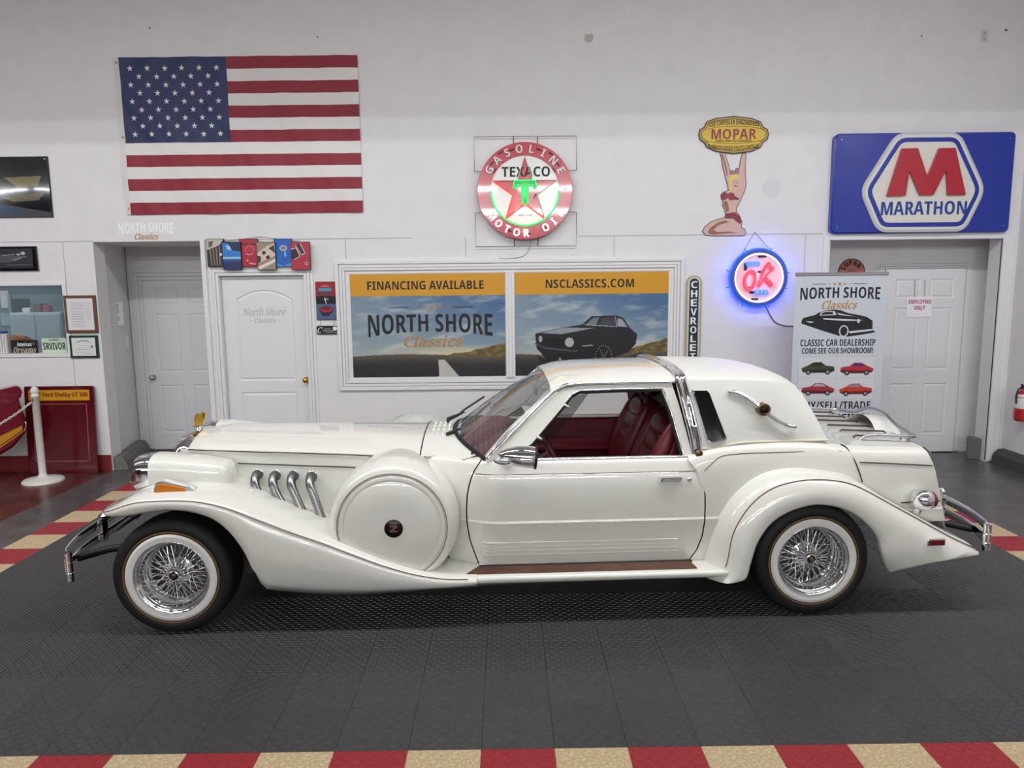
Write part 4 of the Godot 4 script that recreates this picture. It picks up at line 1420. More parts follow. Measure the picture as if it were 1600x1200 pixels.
	obj("plate", plate(rect_poly(-0.138, 0.0, 0.138, 0.138), 0.0, 0.008), mat(rgb(38, 36, 34), 0.3), ds)
	text("American", 0.045, 0.15, M.white_ink, ds, Vector3(0.0, 0.095, 0.0082), "bold")
	text("Dreams", 0.06, 0.24, mat(rgb(186, 178, 156), 0.3), ds, Vector3(0, 0.035, 0.0082), "serif", 0.3)
	obj("emblem", disc(0.02, 0.008, 0.0095, 16), M.steel, ds, Vector3(0.095, 0.1, 0))
	var sc := Shape.new()
	sc.grid([[Vector3(-0.1, 0.0, -0.03), Vector3(0.11, 0.0, -0.02)], [Vector3(-0.105, 0.045, -0.025), Vector3(0.02, 0.03, -0.03)], [Vector3(-0.1, 0.06, 0.0), Vector3(0.03, 0.038, 0.0)], [Vector3(-0.105, 0.045, 0.025), Vector3(0.02, 0.03, 0.03)], [Vector3(-0.1, 0.0, 0.03), Vector3(0.11, 0.0, 0.02)]], Vector3(0, -0.1, 0))
	var bt := thing("model_boat", "small brown wooden model boat behind the dark sill sign", "model boat", Vector3(-5.15, 1.39, BACK - 0.1))
	obj("hull", sc, mat(rgb(132, 84, 50), 0.3), bt)
	obj("stand", bx(Vector3(0, -0.07, 0), Vector3(0.12, 0.14, 0.02), 0.004), M.black, bt)
	var bk := thing("book_stack", "white paper stack with blue top on the office window sill", "books", Vector3(-5.36, 1.251, BACK - 0.08))
	for k in 9:
		obj("booklet", bx(Vector3(-0.05 + k * 0.014, 0.105, 0), Vector3(0.011, 0.21, 0.06), 0.002), M.white_ink if k % 2 else mat(rgb(190, 186, 182), 0.6), bk)
	obj("blue_folder", bx(Vector3(-0.02, 0.222, 0), Vector3(0.13, 0.022, 0.06), 0.003), mat(rgb(36, 66, 150), 0.4), bk)
	# framed papers by the recess
	var c1 := thing("framed_certificate", "brown wooden framed document beside the office window", "picture frame", Vector3(-4.455, 1.656, BACK + 0.003))
	obj("picture_frame", plate(rect_poly(-0.165, -0.194, 0.165, 0.194), 0.0, 0.02, 0.004), mat(rgb(104, 70, 46), 0.4), c1)
	obj("paper", plate(rect_poly(-0.135, -0.163, 0.135, 0.163), 0.02, 0.0206), mat(rgb(226, 222, 224), 0.2, 0.0, 0.4), c1)
	for k in 15:
		obj("text_line", bx(Vector3(-0.03 if k > 2 else -0.02, 0.115 - k * 0.017, 0.021), Vector3(0.13, 0.004, 0.0006)), mat(rgb(150, 150, 156), 0.6), c1)
	for k in 8:
		obj("text_line", bx(Vector3(0.08, 0.11 - k * 0.022, 0.021), Vector3(0.055, 0.004, 0.0006)), mat(rgb(160, 160, 166), 0.6), c1)
	var c2 := thing("framed_certificate", "dark green framed certificate below the brown framed document", "picture frame", Vector3(-4.452, 1.319, BACK + 0.003))
	obj("picture_frame", plate(rect_poly(-0.148, -0.118, 0.148, 0.118), 0.0, 0.018, 0.004), mat(rgb(20, 58, 48), 0.35), c2)
	obj("paper", plate(rect_poly(-0.122, -0.094, 0.122, 0.094), 0.018, 0.0186), mat(rgb(222, 226, 222), 0.2, 0.0, 0.4), c2)
	for k in 7:
		obj("text_line", bx(Vector3((k - 3) * 0.021, 0.064 - 0.0016 * (k - 3) * (k - 3), 0.0188), Vector3(0.016, 0.009, 0.0006)), mat(rgb(90, 94, 94), 0.6), c2)
	for q in [[0.0, 0.015, 0.1], [0.0, -0.005, 0.13], [0.0, -0.03, 0.16], [-0.03, -0.055, 0.1], [0.05, -0.07, 0.07]]:
		obj("text_line", bx(Vector3(q[0], q[1], 0.0188), Vector3(q[2], 0.0035, 0.0006)), mat(rgb(150, 156, 154), 0.6), c2)
	obj("seal", disc(0.014, 0.0186, 0.0194, 16), mat(rgb(120, 130, 126), 0.5), c2, Vector3(0.085, 0.0, 0))
	# notice and switch on the splayed side of the recess
	var nt := thing("wall_notice", "small white notice with yellow green lines on recess side wall", "notice", Vector3(-4.395, 1.635, -8.115))
	nt.basis = Basis(Vector3.UP, PI / 2 - 0.21)
	nt.position += nt.basis.z * 0.002
	obj("paper", plate(rect_poly(-0.09, -0.13, 0.09, 0.13), 0.0, 0.003), M.white_ink, nt)
	for k in 8:
		obj("text_line", bx(Vector3(-0.02, 0.1 - k * 0.022 - (0.015 if k > 4 else 0.0), 0.0034), Vector3(0.1 - 0.02 * (k % 3), 0.008, 0.0006)), mat(rgb(112, 116, 60), 0.6), nt)
	var sw := thing("light_switch", "white light switch on recess side wall near the panel door", "light switch", Vector3(-4.445, 1.31, -8.35))
	sw.basis = nt.basis
	sw.position += sw.basis.z * 0.002
	obj("switch_plate", bx(Vector3(0, 0, 0.003), Vector3(0.075, 0.12, 0.006), 0.002), M.trim, sw)
	obj("toggle", bx(Vector3(0, 0, 0.009), Vector3(0.012, 0.026, 0.012), 0.002), M.trim, sw)
	# concrete wheel stop against that wall
	var ws := Shape.new()
	var a := Vector3(-4.285, -0.012, -7.575)
	var b := Vector3(-4.46, -0.012, -8.42)
	var out := Vector3(0.98, 0, -0.2)
	a += out * 0.025
	b += out * 0.025
	var ra := []
	var rb := []
	for q in [[0.0, 0.0], [0.13, 0.0], [0.105, 0.09], [0.075, 0.14], [0.02, 0.15], [0.0, 0.15]]:
		ra.append(a + out * q[0] + Vector3.UP * q[1])
		rb.append(b + out * q[0] + Vector3.UP * q[1])
	ws.grid([ra, rb], (a + b) * 0.5 + out * 0.03 + Vector3(0, 0.05, 0), -1)
	for e in [ra, rb]:
		for i in range(1, 5):
			ws.tri(e[0], e[i], e[i + 1], (a - b) if e == ra else (b - a))
	tag(obj("wheel_stop", ws, M.concrete), "worn grey concrete wheel stop lying in the left recess", "wheel stop")
	# plastic chain stanchion
	var st := thing("stanchion", "white plastic stanchion post with round base by the maroon board", "stanchion", Vector3(-4.765, -0.012, -7.16))
	var h := Shape.new()
	h.lathe([Vector2(0.19, 0.0), Vector2(0.19, 0.012), Vector2(0.175, 0.026), Vector2(0.1, 0.04), Vector2(0.05, 0.05), Vector2(0.036, 0.07), Vector2(0.034, 0.085)], Transform3D(), 40)
	obj("base", h, M.plastic_white, st)
	h = Shape.new()
	h.lathe([Vector2(0.034, 0.08), Vector2(0.034, 0.86), Vector2(0.038, 0.862), Vector2(0.038, 0.885), Vector2(0.032, 0.89), Vector2(0.032, 0.905)], Transform3D(), 24)
	obj("pole", h, M.plastic_white, st)
	h = Shape.new()
	h.ball(Vector3(0, 0.925, 0), Vector3(0.037, 0.045, 0.037), 20, 12)
	obj("knob", h, M.plastic_white, st)
	obj("hook", bx(Vector3(0, 0.84, 0.04), Vector3(0.012, 0.03, 0.02), 0.003), M.steel, st)
	var chain := thing("barrier_chain", "white plastic chain drooping from the stanchion towards the maroon car", "chain", Vector3.ZERO)
	var cp := through([Vector3(-4.785, 0.8, -7.12), Vector3(-4.9, 0.68, -6.98), Vector3(-5.02, 0.585, -6.82), Vector3(-5.14, 0.52, -6.66), Vector3(-5.3, 0.48, -6.5)], 9)
	for i in cp.size() - 1:
		var c0: Vector3 = (cp[i] + cp[i + 1]) * 0.5
		var d0: Vector3 = (cp[i + 1] - cp[i]).normalized()
		var sd := d0.cross(Vector3.UP).normalized()
		if i % 2:
			sd = d0.cross(sd)
		var link := []
		for k in 10:
			var an := TAU * k / 10
			link.append(c0 + d0 * cos(an) * 0.02 + sd * sin(an) * 0.01)
		var ls := Shape.new()
		ls.tube(link, 0.0035, 5, false, true)
		obj("link", ls, M.plastic_white, chain)
	# maroon display board leaning at the wall
	var bd := thing("display_board", "maroon display board with yellow title strip leaning against wall", "board", Vector3(-4.74, -0.012, BACK + 0.1))
	bd.rotation.x = -0.06
	obj("board", plate(rounded(-0.365, 0.0, 0.365, 0.925, 0.02), -0.02, 0.0, 0.004), M.maroon, bd)
	obj("title_strip", plate(rect_poly(-0.318, 0.775, 0.318, 0.885), 0.0, 0.002), M.yellow, bd)
	text("1967 Ford Shelby GT 500", 0.062, 0.6, mat(rgb(90, 20, 20), 0.5), bd, Vector3(0, 0.83, 0.0022), "bold")
	for e in [[-0.285, 0.735, 0.285, 0.74], [-0.285, 0.13, 0.285, 0.135], [-0.285, 0.13, -0.28, 0.74], [0.28, 0.13, 0.285, 0.74]]:
		obj("gold_line", span(Vector3(e[0], e[1], 0), Vector3(e[2], e[3], 0.0015)), mat(rgb(170, 120, 90), 0.4), bd)
	build_maroon_car()

func build_maroon_car() -> void:
	# the tail corner of a maroon fastback standing askew by the wall; the rest of it is out of view
	var c := thing("maroon_car", "tail of a maroon fastback car with gold stripe beside stanchion", "car", Vector3(-4.9, 0, -7.3))
	c.rotation.y = 0.6716
	var paint := mat(rgb(112, 14, 38), 0.22, 0.0, 0.9)
	var h := Shape.new()
	h.prism(pv([-1.3, 0.2, -0.309, 0.267, -0.2, 0.325, -0.15, 0.375, -0.071, 0.47, -0.052, 0.561, -0.063, 0.629, -0.085, 0.72, -0.1, 0.81, -0.1, 0.86, -0.25, 0.9, -1.3, 0.95]), -0.15, 0.0, Transform3D(), 0.03)
	obj("body", h, paint, c)
	h = Shape.new()
	h.prism(pv([-1.3, 0.96, -0.25, 0.93, -0.112, 0.956, -0.085, 0.945, -0.068, 0.895, -0.085, 0.84, -0.137, 0.785, -0.267, 0.75, -1.3, 0.74]), -0.15, 0.012, Transform3D(), 0.01)
	obj("spoiler", h, paint, c)
	h = Shape.new()
	h.prism(pv([-1.3, 0.25, -0.301, 0.372, -0.1, 0.502, -0.1, 0.548, -0.292, 0.462, -1.3, 0.34]), -0.01, 0.004)
	obj("side_stripe", h, mat(rgb(196, 138, 34), 0.3), c)
	h = Shape.new()
	h.prism(pv([-1.3, 0.23, -0.3, 0.345, -0.095, 0.482, -0.093, 0.492, -0.301, 0.36, -1.3, 0.24]), -0.01, 0.004)
	obj("side_pinstripe", h, mat(rgb(196, 138, 34), 0.3), c)
	h = Shape.new()
	h.tube(through([Vector3(-0.09, 0.58, -0.02), Vector3(-0.07, 0.582, 0.018), Vector3(-0.07, 0.54, 0.024), Vector3(-0.085, 0.49, 0.014)], 5), 0.009, 8)
	obj("bumper_end", h, M.chrome, c)
	h = Shape.new()
	h.lathe([Vector2(0.0, -0.12), Vector2(0.3, -0.12), Vector2(0.32, -0.1), Vector2(0.32, -0.02), Vector2(0.3, 0.0), Vector2(0.2, 0.005), Vector2(0.0, 0.0)], Transform3D(Basis(Vector3.RIGHT, PI / 2), Vector3(-0.95, 0.31, 0.002)), 40)
	obj("wheel", h, mat(rgb(20, 20, 22), 0.6), c)

# ------------------------------------------------------------------ right of the room
func build_right_side() -> void:
	# roll-up banner
	var t := thing("rollup_banner", "grey roll-up banner stand with dealership logo and four car photos", "banner", Vector3(3.118, -0.012, -6.9))
	var grey := mat(rgb(196, 202, 210), 0.45)
	obj("banner_sheet", plate(rect_poly(-0.435, 0.1, 0.435, 1.985), -0.001, 0.001), grey, t)
	obj("top_rail", bx(Vector3(0, 1.993, 0), Vector3(0.885, 0.03, 0.018), 0.004), M.steel, t)
	obj("base_case", bx(Vector3(0, 0.055, 0), Vector3(0.9, 0.1, 0.12), 0.02), M.steel, t)
	for s in [-1, 1]:
		obj("foot", bx(Vector3(s * 0.3, 0.008, 0.0), Vector3(0.05, 0.016, 0.36), 0.004), M.steel, t)
	rod(t, "rear_pole", [Vector3(0, 0.05, -0.03), Vector3(0, 1.98, -0.03)], 0.008, M.steel)
	for k in 5:
		obj("star", plate(star(Vector2.ZERO, [0.011, 0.016, 0.025, 0.016, 0.011][k]), 0.001, 0.002), M.gold_ink, t, Vector3(-0.015 + (k - 2) * 0.048, 1.9, 0))
	for s in [-1, 1]:
		obj("rule", bx(Vector3(-0.015 + s * 0.195, 1.9, 0.0015), Vector3(0.125, 0.005, 0.001)), M.ink, t)
	text("NORTH SHORE", 0.1, 0.755, M.ink, t, Vector3(-0.005, 1.82, 0.001), "bold", 0.0, 0.22)
	text("Classics", 0.082, 0.33, M.gold_ink, t, Vector3(-0.005, 1.705, 0.001), "serif", 0.3)
	# logo: black low-slung car with pale highlights
	var ink: Material = M.ink
	logo_piece(t, [0.0, 0.4, 0.02, 0.3, 0.1, 0.24, 0.17, 0.2, 0.23, 0.1, 0.32, 0.03, 0.42, 0.0, 0.52, 0.03, 0.62, 0.14, 0.75, 0.2, 0.87, 0.28, 0.95, 0.42, 0.955, 0.75, 1.0, 0.84, 0.8, 0.93, 0.62, 0.99, 0.5, 0.95, 0.3, 0.78, 0.0, 0.5], ink, 0.0)
	var pale := mat(rgb(204, 208, 214), 0.45)
	logo_piece(t, [0.25, 0.1, 0.33, 0.05, 0.44, 0.06, 0.46, 0.2, 0.24, 0.22], pale, 0.001)
	logo_piece(t, [0.265, 0.12, 0.33, 0.085, 0.41, 0.09, 0.42, 0.17, 0.26, 0.19], ink, 0.002)
	logo_piece(t, [0.28, 0.31, 0.6, 0.35, 0.83, 0.4, 0.6, 0.42, 0.3, 0.36], pale, 0.001)
	logo_piece(t, [0.05, 0.41, 0.17, 0.44, 0.12, 0.48], pale, 0.001)
	logo_piece(t, [0.46, 0.12, 0.6, 0.2, 0.88, 0.36, 0.7, 0.26, 0.5, 0.2], pale, 0.001)
	logo_piece(t, [0.62, 0.8, 0.95, 0.72, 0.955, 0.78, 0.66, 0.87], pale, 0.001)
	obj("logo_wheel", plate(circle(Vector2(0.05, -0.075), 0.046, 24, 0.056), 0.002, 0.0024), pale, t, Vector3(-0.005, 1.53, 0))
	obj("logo_wheel", plate(circle(Vector2(0.05, -0.075), 0.034, 24, 0.044), 0.0024, 0.0028), ink, t, Vector3(-0.005, 1.53, 0))
	obj("logo_lamp", plate(circle(Vector2(0.185, 0.02), 0.014, 14, 0.02), 0.002, 0.0026), pale, t, Vector3(-0.005, 1.53, 0))
	text("CLASSIC CAR DEALERSHIP", 0.066, 0.715, M.ink, t, Vector3(-0.005, 1.345, 0.001), "bold")
	text("COME SEE OUR SHOWROOM!", 0.056, 0.68, M.ink, t, Vector3(-0.005, 1.268, 0.001), "bold")
	var p := Print.new(240, 144, rgb(206, 208, 214))
	banner_car(p, 0.02, 0.1, rgb(62, 64, 34), false, rgb(30, 34, 30))
	banner_car(p, 0.52, 0.12, rgb(182, 40, 54), true, rgb(60, 50, 110))
	banner_car(p, 0.03, 0.58, rgb(160, 44, 56), true, rgb(170, 176, 186))
	banner_car(p, 0.52, 0.6, rgb(198, 58, 44), false, rgb(120, 140, 160))
	for e in [[0.0, 0.0, 1.0, 0.012], [0.0, 0.988, 1.0, 1.0], [0.0, 0.0, 0.008, 1.0], [0.992, 0.0, 1.0, 1.0], [0.0, 0.492, 1.0, 0.504], [0.492, 0.0, 0.5, 1.0]]:
		p.rect(e[0], e[1], e[2], e[3], rgb(196, 178, 150))
	obj("photo_grid", plate(rect_poly(-0.372, 0.79, 0.372, 1.212), 0.001, 0.0018), p.material(0.45), t)
	text("BUY/SELL/TRADE", 0.075, 0.69, M.ink, t, Vector3(-0.005, 0.74, 0.001), "bold")
	text("FINANCING", 0.062, 0.52, M.ink, t, Vector3(0.03, 0.625, 0.001), "bold")
	# paper sign on the right door
	var e := thing("paper_sign", "white paper sign with red lettering taped to the right door", "sign", Vector3(4.482, 1.628, -7.996))
	obj("paper", plate(rect_poly(-0.138, -0.112, 0.138, 0.112), 0.0, 0.0015), mat(rgb(240, 238, 244), 0.6), e)
	text("EMPLOYEES", 0.046, 0.245, mat(rgb(176, 32, 52), 0.5), e, Vector3(0.005, 0.055, 0.0016), "bold")
	text("ONLY", 0.046, 0.115, mat(rgb(176, 32, 52), 0.5), e, Vector3(0.005, -0.012, 0.0016), "bold")
	for s in [-1, 1]:
		var tape := obj("tape", bx(Vector3(s * 0.055, 0.2, 0.001), Vector3(0.012, 0.19, 0.0015)), M.line, e)
		tape.rotation.z = 0.03
	# round tin sign half hidden by the banner
	var r := thing("round_sign", "round orange tin sign half hidden behind the banner", "sign", Vector3(3.735, 2.012, -8.04))
	obj("disc", disc(0.147, 0.0, 0.008, 40), mat(rgb(40, 34, 34), 0.4), r)
	obj("field", disc(0.137, 0.008, 0.009, 40), mat(rgb(186, 112, 92), 0.4), r)
	ringed_text("SUPER", 0.103, PI * 0.95, PI * 0.15, 0.05, 0.0085, mat(rgb(48, 30, 28), 0.5), r, "lettering")
	obj("centre", plate(circle(Vector2(0, -0.02), 0.062, 24, 0.05), 0.009, 0.0096), mat(rgb(150, 84, 72), 0.4), r)
	# fire extinguisher on the right wall
	var x := thing("fire_extinguisher", "red fire extinguisher with white label hanging on the right wall", "fire extinguisher", Vector3(5.125, 0.5, -7.19))
	var h := Shape.new()
	h.lathe([Vector2(0.0, 0.0), Vector2(0.05, 0.0), Vector2(0.06, 0.012), Vector2(0.062, 0.03), Vector2(0.062, 0.13)], Transform3D(), 28)
	h.lathe([Vector2(0.062, 0.13), Vector2(0.062, 0.24), Vector2(0.055, 0.275), Vector2(0.03, 0.3), Vector2(0.018, 0.31), Vector2(0.018, 0.33)], Transform3D(), 28)
	obj("cylinder", h, mat(rgb(168, 22, 30), 0.3, 0.0, 0.4), x)
	h = Shape.new()
	h.lathe([Vector2(0.0625, 0.13), Vector2(0.0628, 0.135), Vector2(0.0628, 0.235), Vector2(0.056, 0.272)], Transform3D(), 28)
	obj("label", h, mat(rgb(212, 214, 210), 0.4), x)
	h = Shape.new()
	h.box(Vector3(0, 0.345, 0), Vector3(0.03, 0.035, 0.03), 0.006)
	h.tube([Vector3(0, 0.355, 0), Vector3(-0.03, 0.375, 0.03), Vector3(-0.06, 0.38, 0.06)], 0.006, 8)
	obj("valve", h, M.black, x)
	h = Shape.new()
	h.tube(through([Vector3(0, 0.34, 0), Vector3(-0.05, 0.33, 0.02), Vector3(-0.072, 0.27, 0.02), Vector3(-0.07, 0.18, 0.02)], 5), 0.008, 8)
	obj("hose", h, M.black, x)
	obj("wall_bracket", bx(Vector3(0.066, 0.25, 0), Vector3(0.03, 0.06, 0.04), 0.003), M.steel, x)
	# corner guard and kerb
	h = Shape.new()
	h.prism(pv([-0.065, 0.0, 0.065, 0.0, 0.07, 0.03, 0.068, 0.225, 0.055, 0.235, -0.06, 0.24, -0.068, 0.225]), -0.05, 0.03, Transform3D(Basis(Vector3.UP, -0.45), Vector3(5.0, -0.012, -7.68)), 0.006)
	tag(obj("corner_guard", h, mat(rgb(98, 97, 96), 0.6)), "dark grey corner guard on floor at the right recess edge", "corner guard")
	h = Shape.new()
	h.prism(pv([0.0, 0.0, -0.13, 0.0, -0.11, 0.1, -0.06, 0.15, 0.0, 0.155]), BACK + 0.05, -2.0, Transform3D(Basis(), Vector3(5.199, -0.012, 0)), 0.0)
	tag(obj("wall_kerb", h, mat(rgb(66, 62, 62), 0.7)), "dark painted kerb along the foot of the right wall", "kerb")

func logo_piece(t: Node3D, a: Array, m: Material, lift: float) -> void:
	var o := PackedVector2Array()
	for i in range(0, a.size(), 2):
		o.append(Vector2((a[i] - 0.5) * 0.71, (0.5 - a[i + 1]) * 0.262))
	obj("logo_shape", plate(o, 0.001 + lift * 0.4, 0.0014 + lift * 0.4), m, t, Vector3(-0.005, 1.53, 0))

func banner_car(p: Print, x: float, y: float, c: Color, flip: bool, glassc: Color) -> void:
	var pts := [0.02, 0.16, 0.1, 0.1, 0.17, 0.03, 0.27, 0.02, 0.33, 0.1, 0.44, 0.13, 0.45, 0.22, 0.4, 0.26, 0.12, 0.27, 0.03, 0.23]
	var gl := [0.13, 0.1, 0.18, 0.045, 0.265, 0.04, 0.3, 0.1]
	var lo := [0.03, 0.21, 0.44, 0.19, 0.44, 0.235, 0.4, 0.262, 0.12, 0.272, 0.04, 0.245]
	for q in [[pts, c], [gl, glassc], [lo, c.darkened(0.45)]]:
		var o := []
		for i in range(0, q[0].size(), 2):
			var u: float = q[0][i]
			o.append(x + (0.47 - u if flip else u))
			o.append(y + q[0][i + 1])
		p.poly(o, q[1])
	for u in [0.11, 0.36]:
		var wx: float = x + (0.47 - u if flip else u)
		p.ellipse(wx, y + 0.25, 0.034, 0.062, rgb(26, 26, 28))
		p.ellipse(wx, y + 0.25, 0.018, 0.034, rgb(150, 150, 152))

# ------------------------------------------------------------------ the white coupe; local x runs from nose (-) to tail (+), z towards the viewer's side
const HALF_W := [-1.95, 0.35, -1.6, 0.40, -1.2, 0.45, -0.8, 0.50, -0.47, 0.55, -0.3, 0.61, -0.16, 0.69, -0.04, 0.742, 0.2, 0.75, 1.2, 0.75, 1.9, 0.735, 2.1, 0.72, 2.65, 0.665]
const SIDE_DOOR := [[-0.02, 0.28], [-0.006, 0.36], [0.004, 0.44], [0.012, 0.53], [0.0185, 0.549], [0.019, 0.551], [0.0095, 0.560], [0.0095, 0.563], [0.013, 0.62], [0.015, 0.70], [0.012, 0.76], [0.004, 0.81], [-0.008, 0.85], [-0.022, 0.88], [-0.036, 0.9], [-0.06, 0.912]]
const SIDE_REAR := [[-0.02, 0.28], [-0.006, 0.36], [0.004, 0.44], [0.012, 0.53], [0.0185, 0.549], [0.019, 0.551], [0.0095, 0.560], [0.0095, 0.563], [0.013, 0.62], [0.015, 0.70], [0.013, 0.78], [0.008, 0.85], [0.0, 0.90], [-0.012, 0.932], [-0.032, 0.955], [-0.065, 0.968]]
const DOOR_FRONT := [0.28, -0.108, 0.30, -0.114, 0.436, -0.16, 0.571, -0.176, 0.704, -0.17, 0.835, -0.134, 0.931, -0.069]
const DOOR_REAR := [0.28, 1.125, 0.328, 1.157, 0.444, 1.199, 0.537, 1.208, 0.714, 1.204, 0.829, 1.182, 0.902, 1.124, 0.93, 1.10]
const TOP_REAR := [1.1, 0.912, 1.2, 0.945, 1.32, 0.968, 1.9, 0.975, 2.07, 0.948, 2.57, 0.915, 2.7, 0.9]
const HOOD_EDGE := [-1.95, 0.945, -1.75, 0.94, -1.14, 0.928, -0.83, 0.92, -0.45, 0.905, -0.1, 0.912]
const FENDER_LOW := [-2.23, 0.66, -2.14, 0.669, -2.03, 0.681, -1.90, 0.703, -1.775, 0.714, -1.646, 0.696, -1.533, 0.647, -1.448, 0.563, -1.388, 0.464, -1.343, 0.34, -1.309, 0.262, -1.258, 0.233, -1.18, 0.218, -1.02, 0.202, -0.78, 0.191, -0.57, 0.196, -0.19, 0.211, 0.18, 0.219, 1.3, 0.226]
const FENDER_CREASE := [-2.23, 0.672, -2.138, 0.701, -1.974, 0.758, -1.846, 0.769, -1.692, 0.768, -1.591, 0.756, -1.464, 0.721, -1.313, 0.658, -1.135, 0.582, -0.955, 0.512, -0.809, 0.449, -0.626, 0.374, -0.442, 0.316, -0.293, 0.290, -0.15, 0.284, 1.3, 0.286]
const FENDER_BEVEL := [-2.23, 0.664, -2.14, 0.678, -1.775, 0.727, -1.533, 0.662, -1.39, 0.482, -1.345, 0.37, -1.30, 0.345, -1.06, 0.307, -0.78, 0.273, -0.568, 0.254, -0.294, 0.248, -0.1, 0.256, 1.3, 0.262]
const FENDER_OUT := [-2.23, 0.70, -2.19, 0.80, -2.14, 0.85, -2.05, 0.885, -1.9, 0.9, 1.3, 0.9]

var car: Node3D

func side_point(prof: Array, x: float, k: int, s: float, top := 0.0) -> Vector3:
	var y: float = prof[k][1]
	if top > 0.0 and y > 0.8:
		y = 0.8 + (y - 0.8) * (top - 0.8) / (prof[prof.size() - 1][1] - 0.8)
	return Vector3(x, y, s * (tab(HALF_W, x) + prof[k][0]))

func build_car() -> void:
	car = thing("classic_car", "white neoclassic coupe with long hood, wire wheels, whitewall tires and red interior", "car", Vector3(-0.125, 0, -4.784))
	car.rotation.y = 0.0412
	M.paint = mat(rgb(232, 231, 222), 0.32, 0.0, 1.0)
	M.paint.clearcoat_roughness = 0.03
	M.vinyl = mat(rgb(222, 221, 214), 0.42)
	M.rubber = mat(rgb(15, 15, 17), 0.66)
	M.under = mat(rgb(88, 87, 86), 0.8)
	M.whitewall = mat(rgb(232, 231, 226), 0.5)
	M.goldline = mat(rgb(122, 90, 40), 0.5)
	M.stripe = mat(rgb(120, 62, 72), 0.4)
	M.gap = mat(rgb(26, 25, 24), 0.7)
	M.leather = mat(rgb(100, 11, 30), 0.42)
	M.leather_dark = mat(rgb(84, 10, 26), 0.5)
	M.glass = pane(Color(0.55, 0.62, 0.62, 0.12))
	M.smoke = pane(Color(0.05, 0.05, 0.055, 0.62))
	M.dark_glass = mat(rgb(8, 9, 11), 0.04, 0.0, 0.5)
	M.amber = mat(rgb(214, 120, 12), 0.15, 0.0, 0.6)
	M.red_lens = mat(rgb(110, 10, 18), 0.15, 0.0, 0.6)
	M.gold = mat(rgb(224, 180, 84), 0.16, 1.0)
	M.bronze = mat(rgb(128, 104, 74), 0.3, 1.0)
	M.pipe = mat(rgb(150, 148, 148), 0.34, 1.0)
	M.emblem = mat(rgb(34, 26, 22), 0.25, 0.5)
	M.wood = mat(rgb(112, 66, 36), 0.45)
	M.wood.albedo_texture = noise_tex(0.02, Color(0.55, 0.5, 0.48), Color(1, 1, 1), 256, 77)
	M.wood.uv1_triplanar = true
	M.wood.uv1_scale = Vector3(2, 30, 30)
	M.rack_strip = mat(rgb(78, 66, 64), 0.35, 0.4)
	car_sides()
	car_nose()
	car_fenders()
	car_cabin()
	car_interior()
	car_tail()
	car_trim()
	for w in [[-1.8, 1.0], [1.8, 1.0], [-1.8, -1.0], [1.8, -1.0]]:
		car_wheel(w[0], w[1])

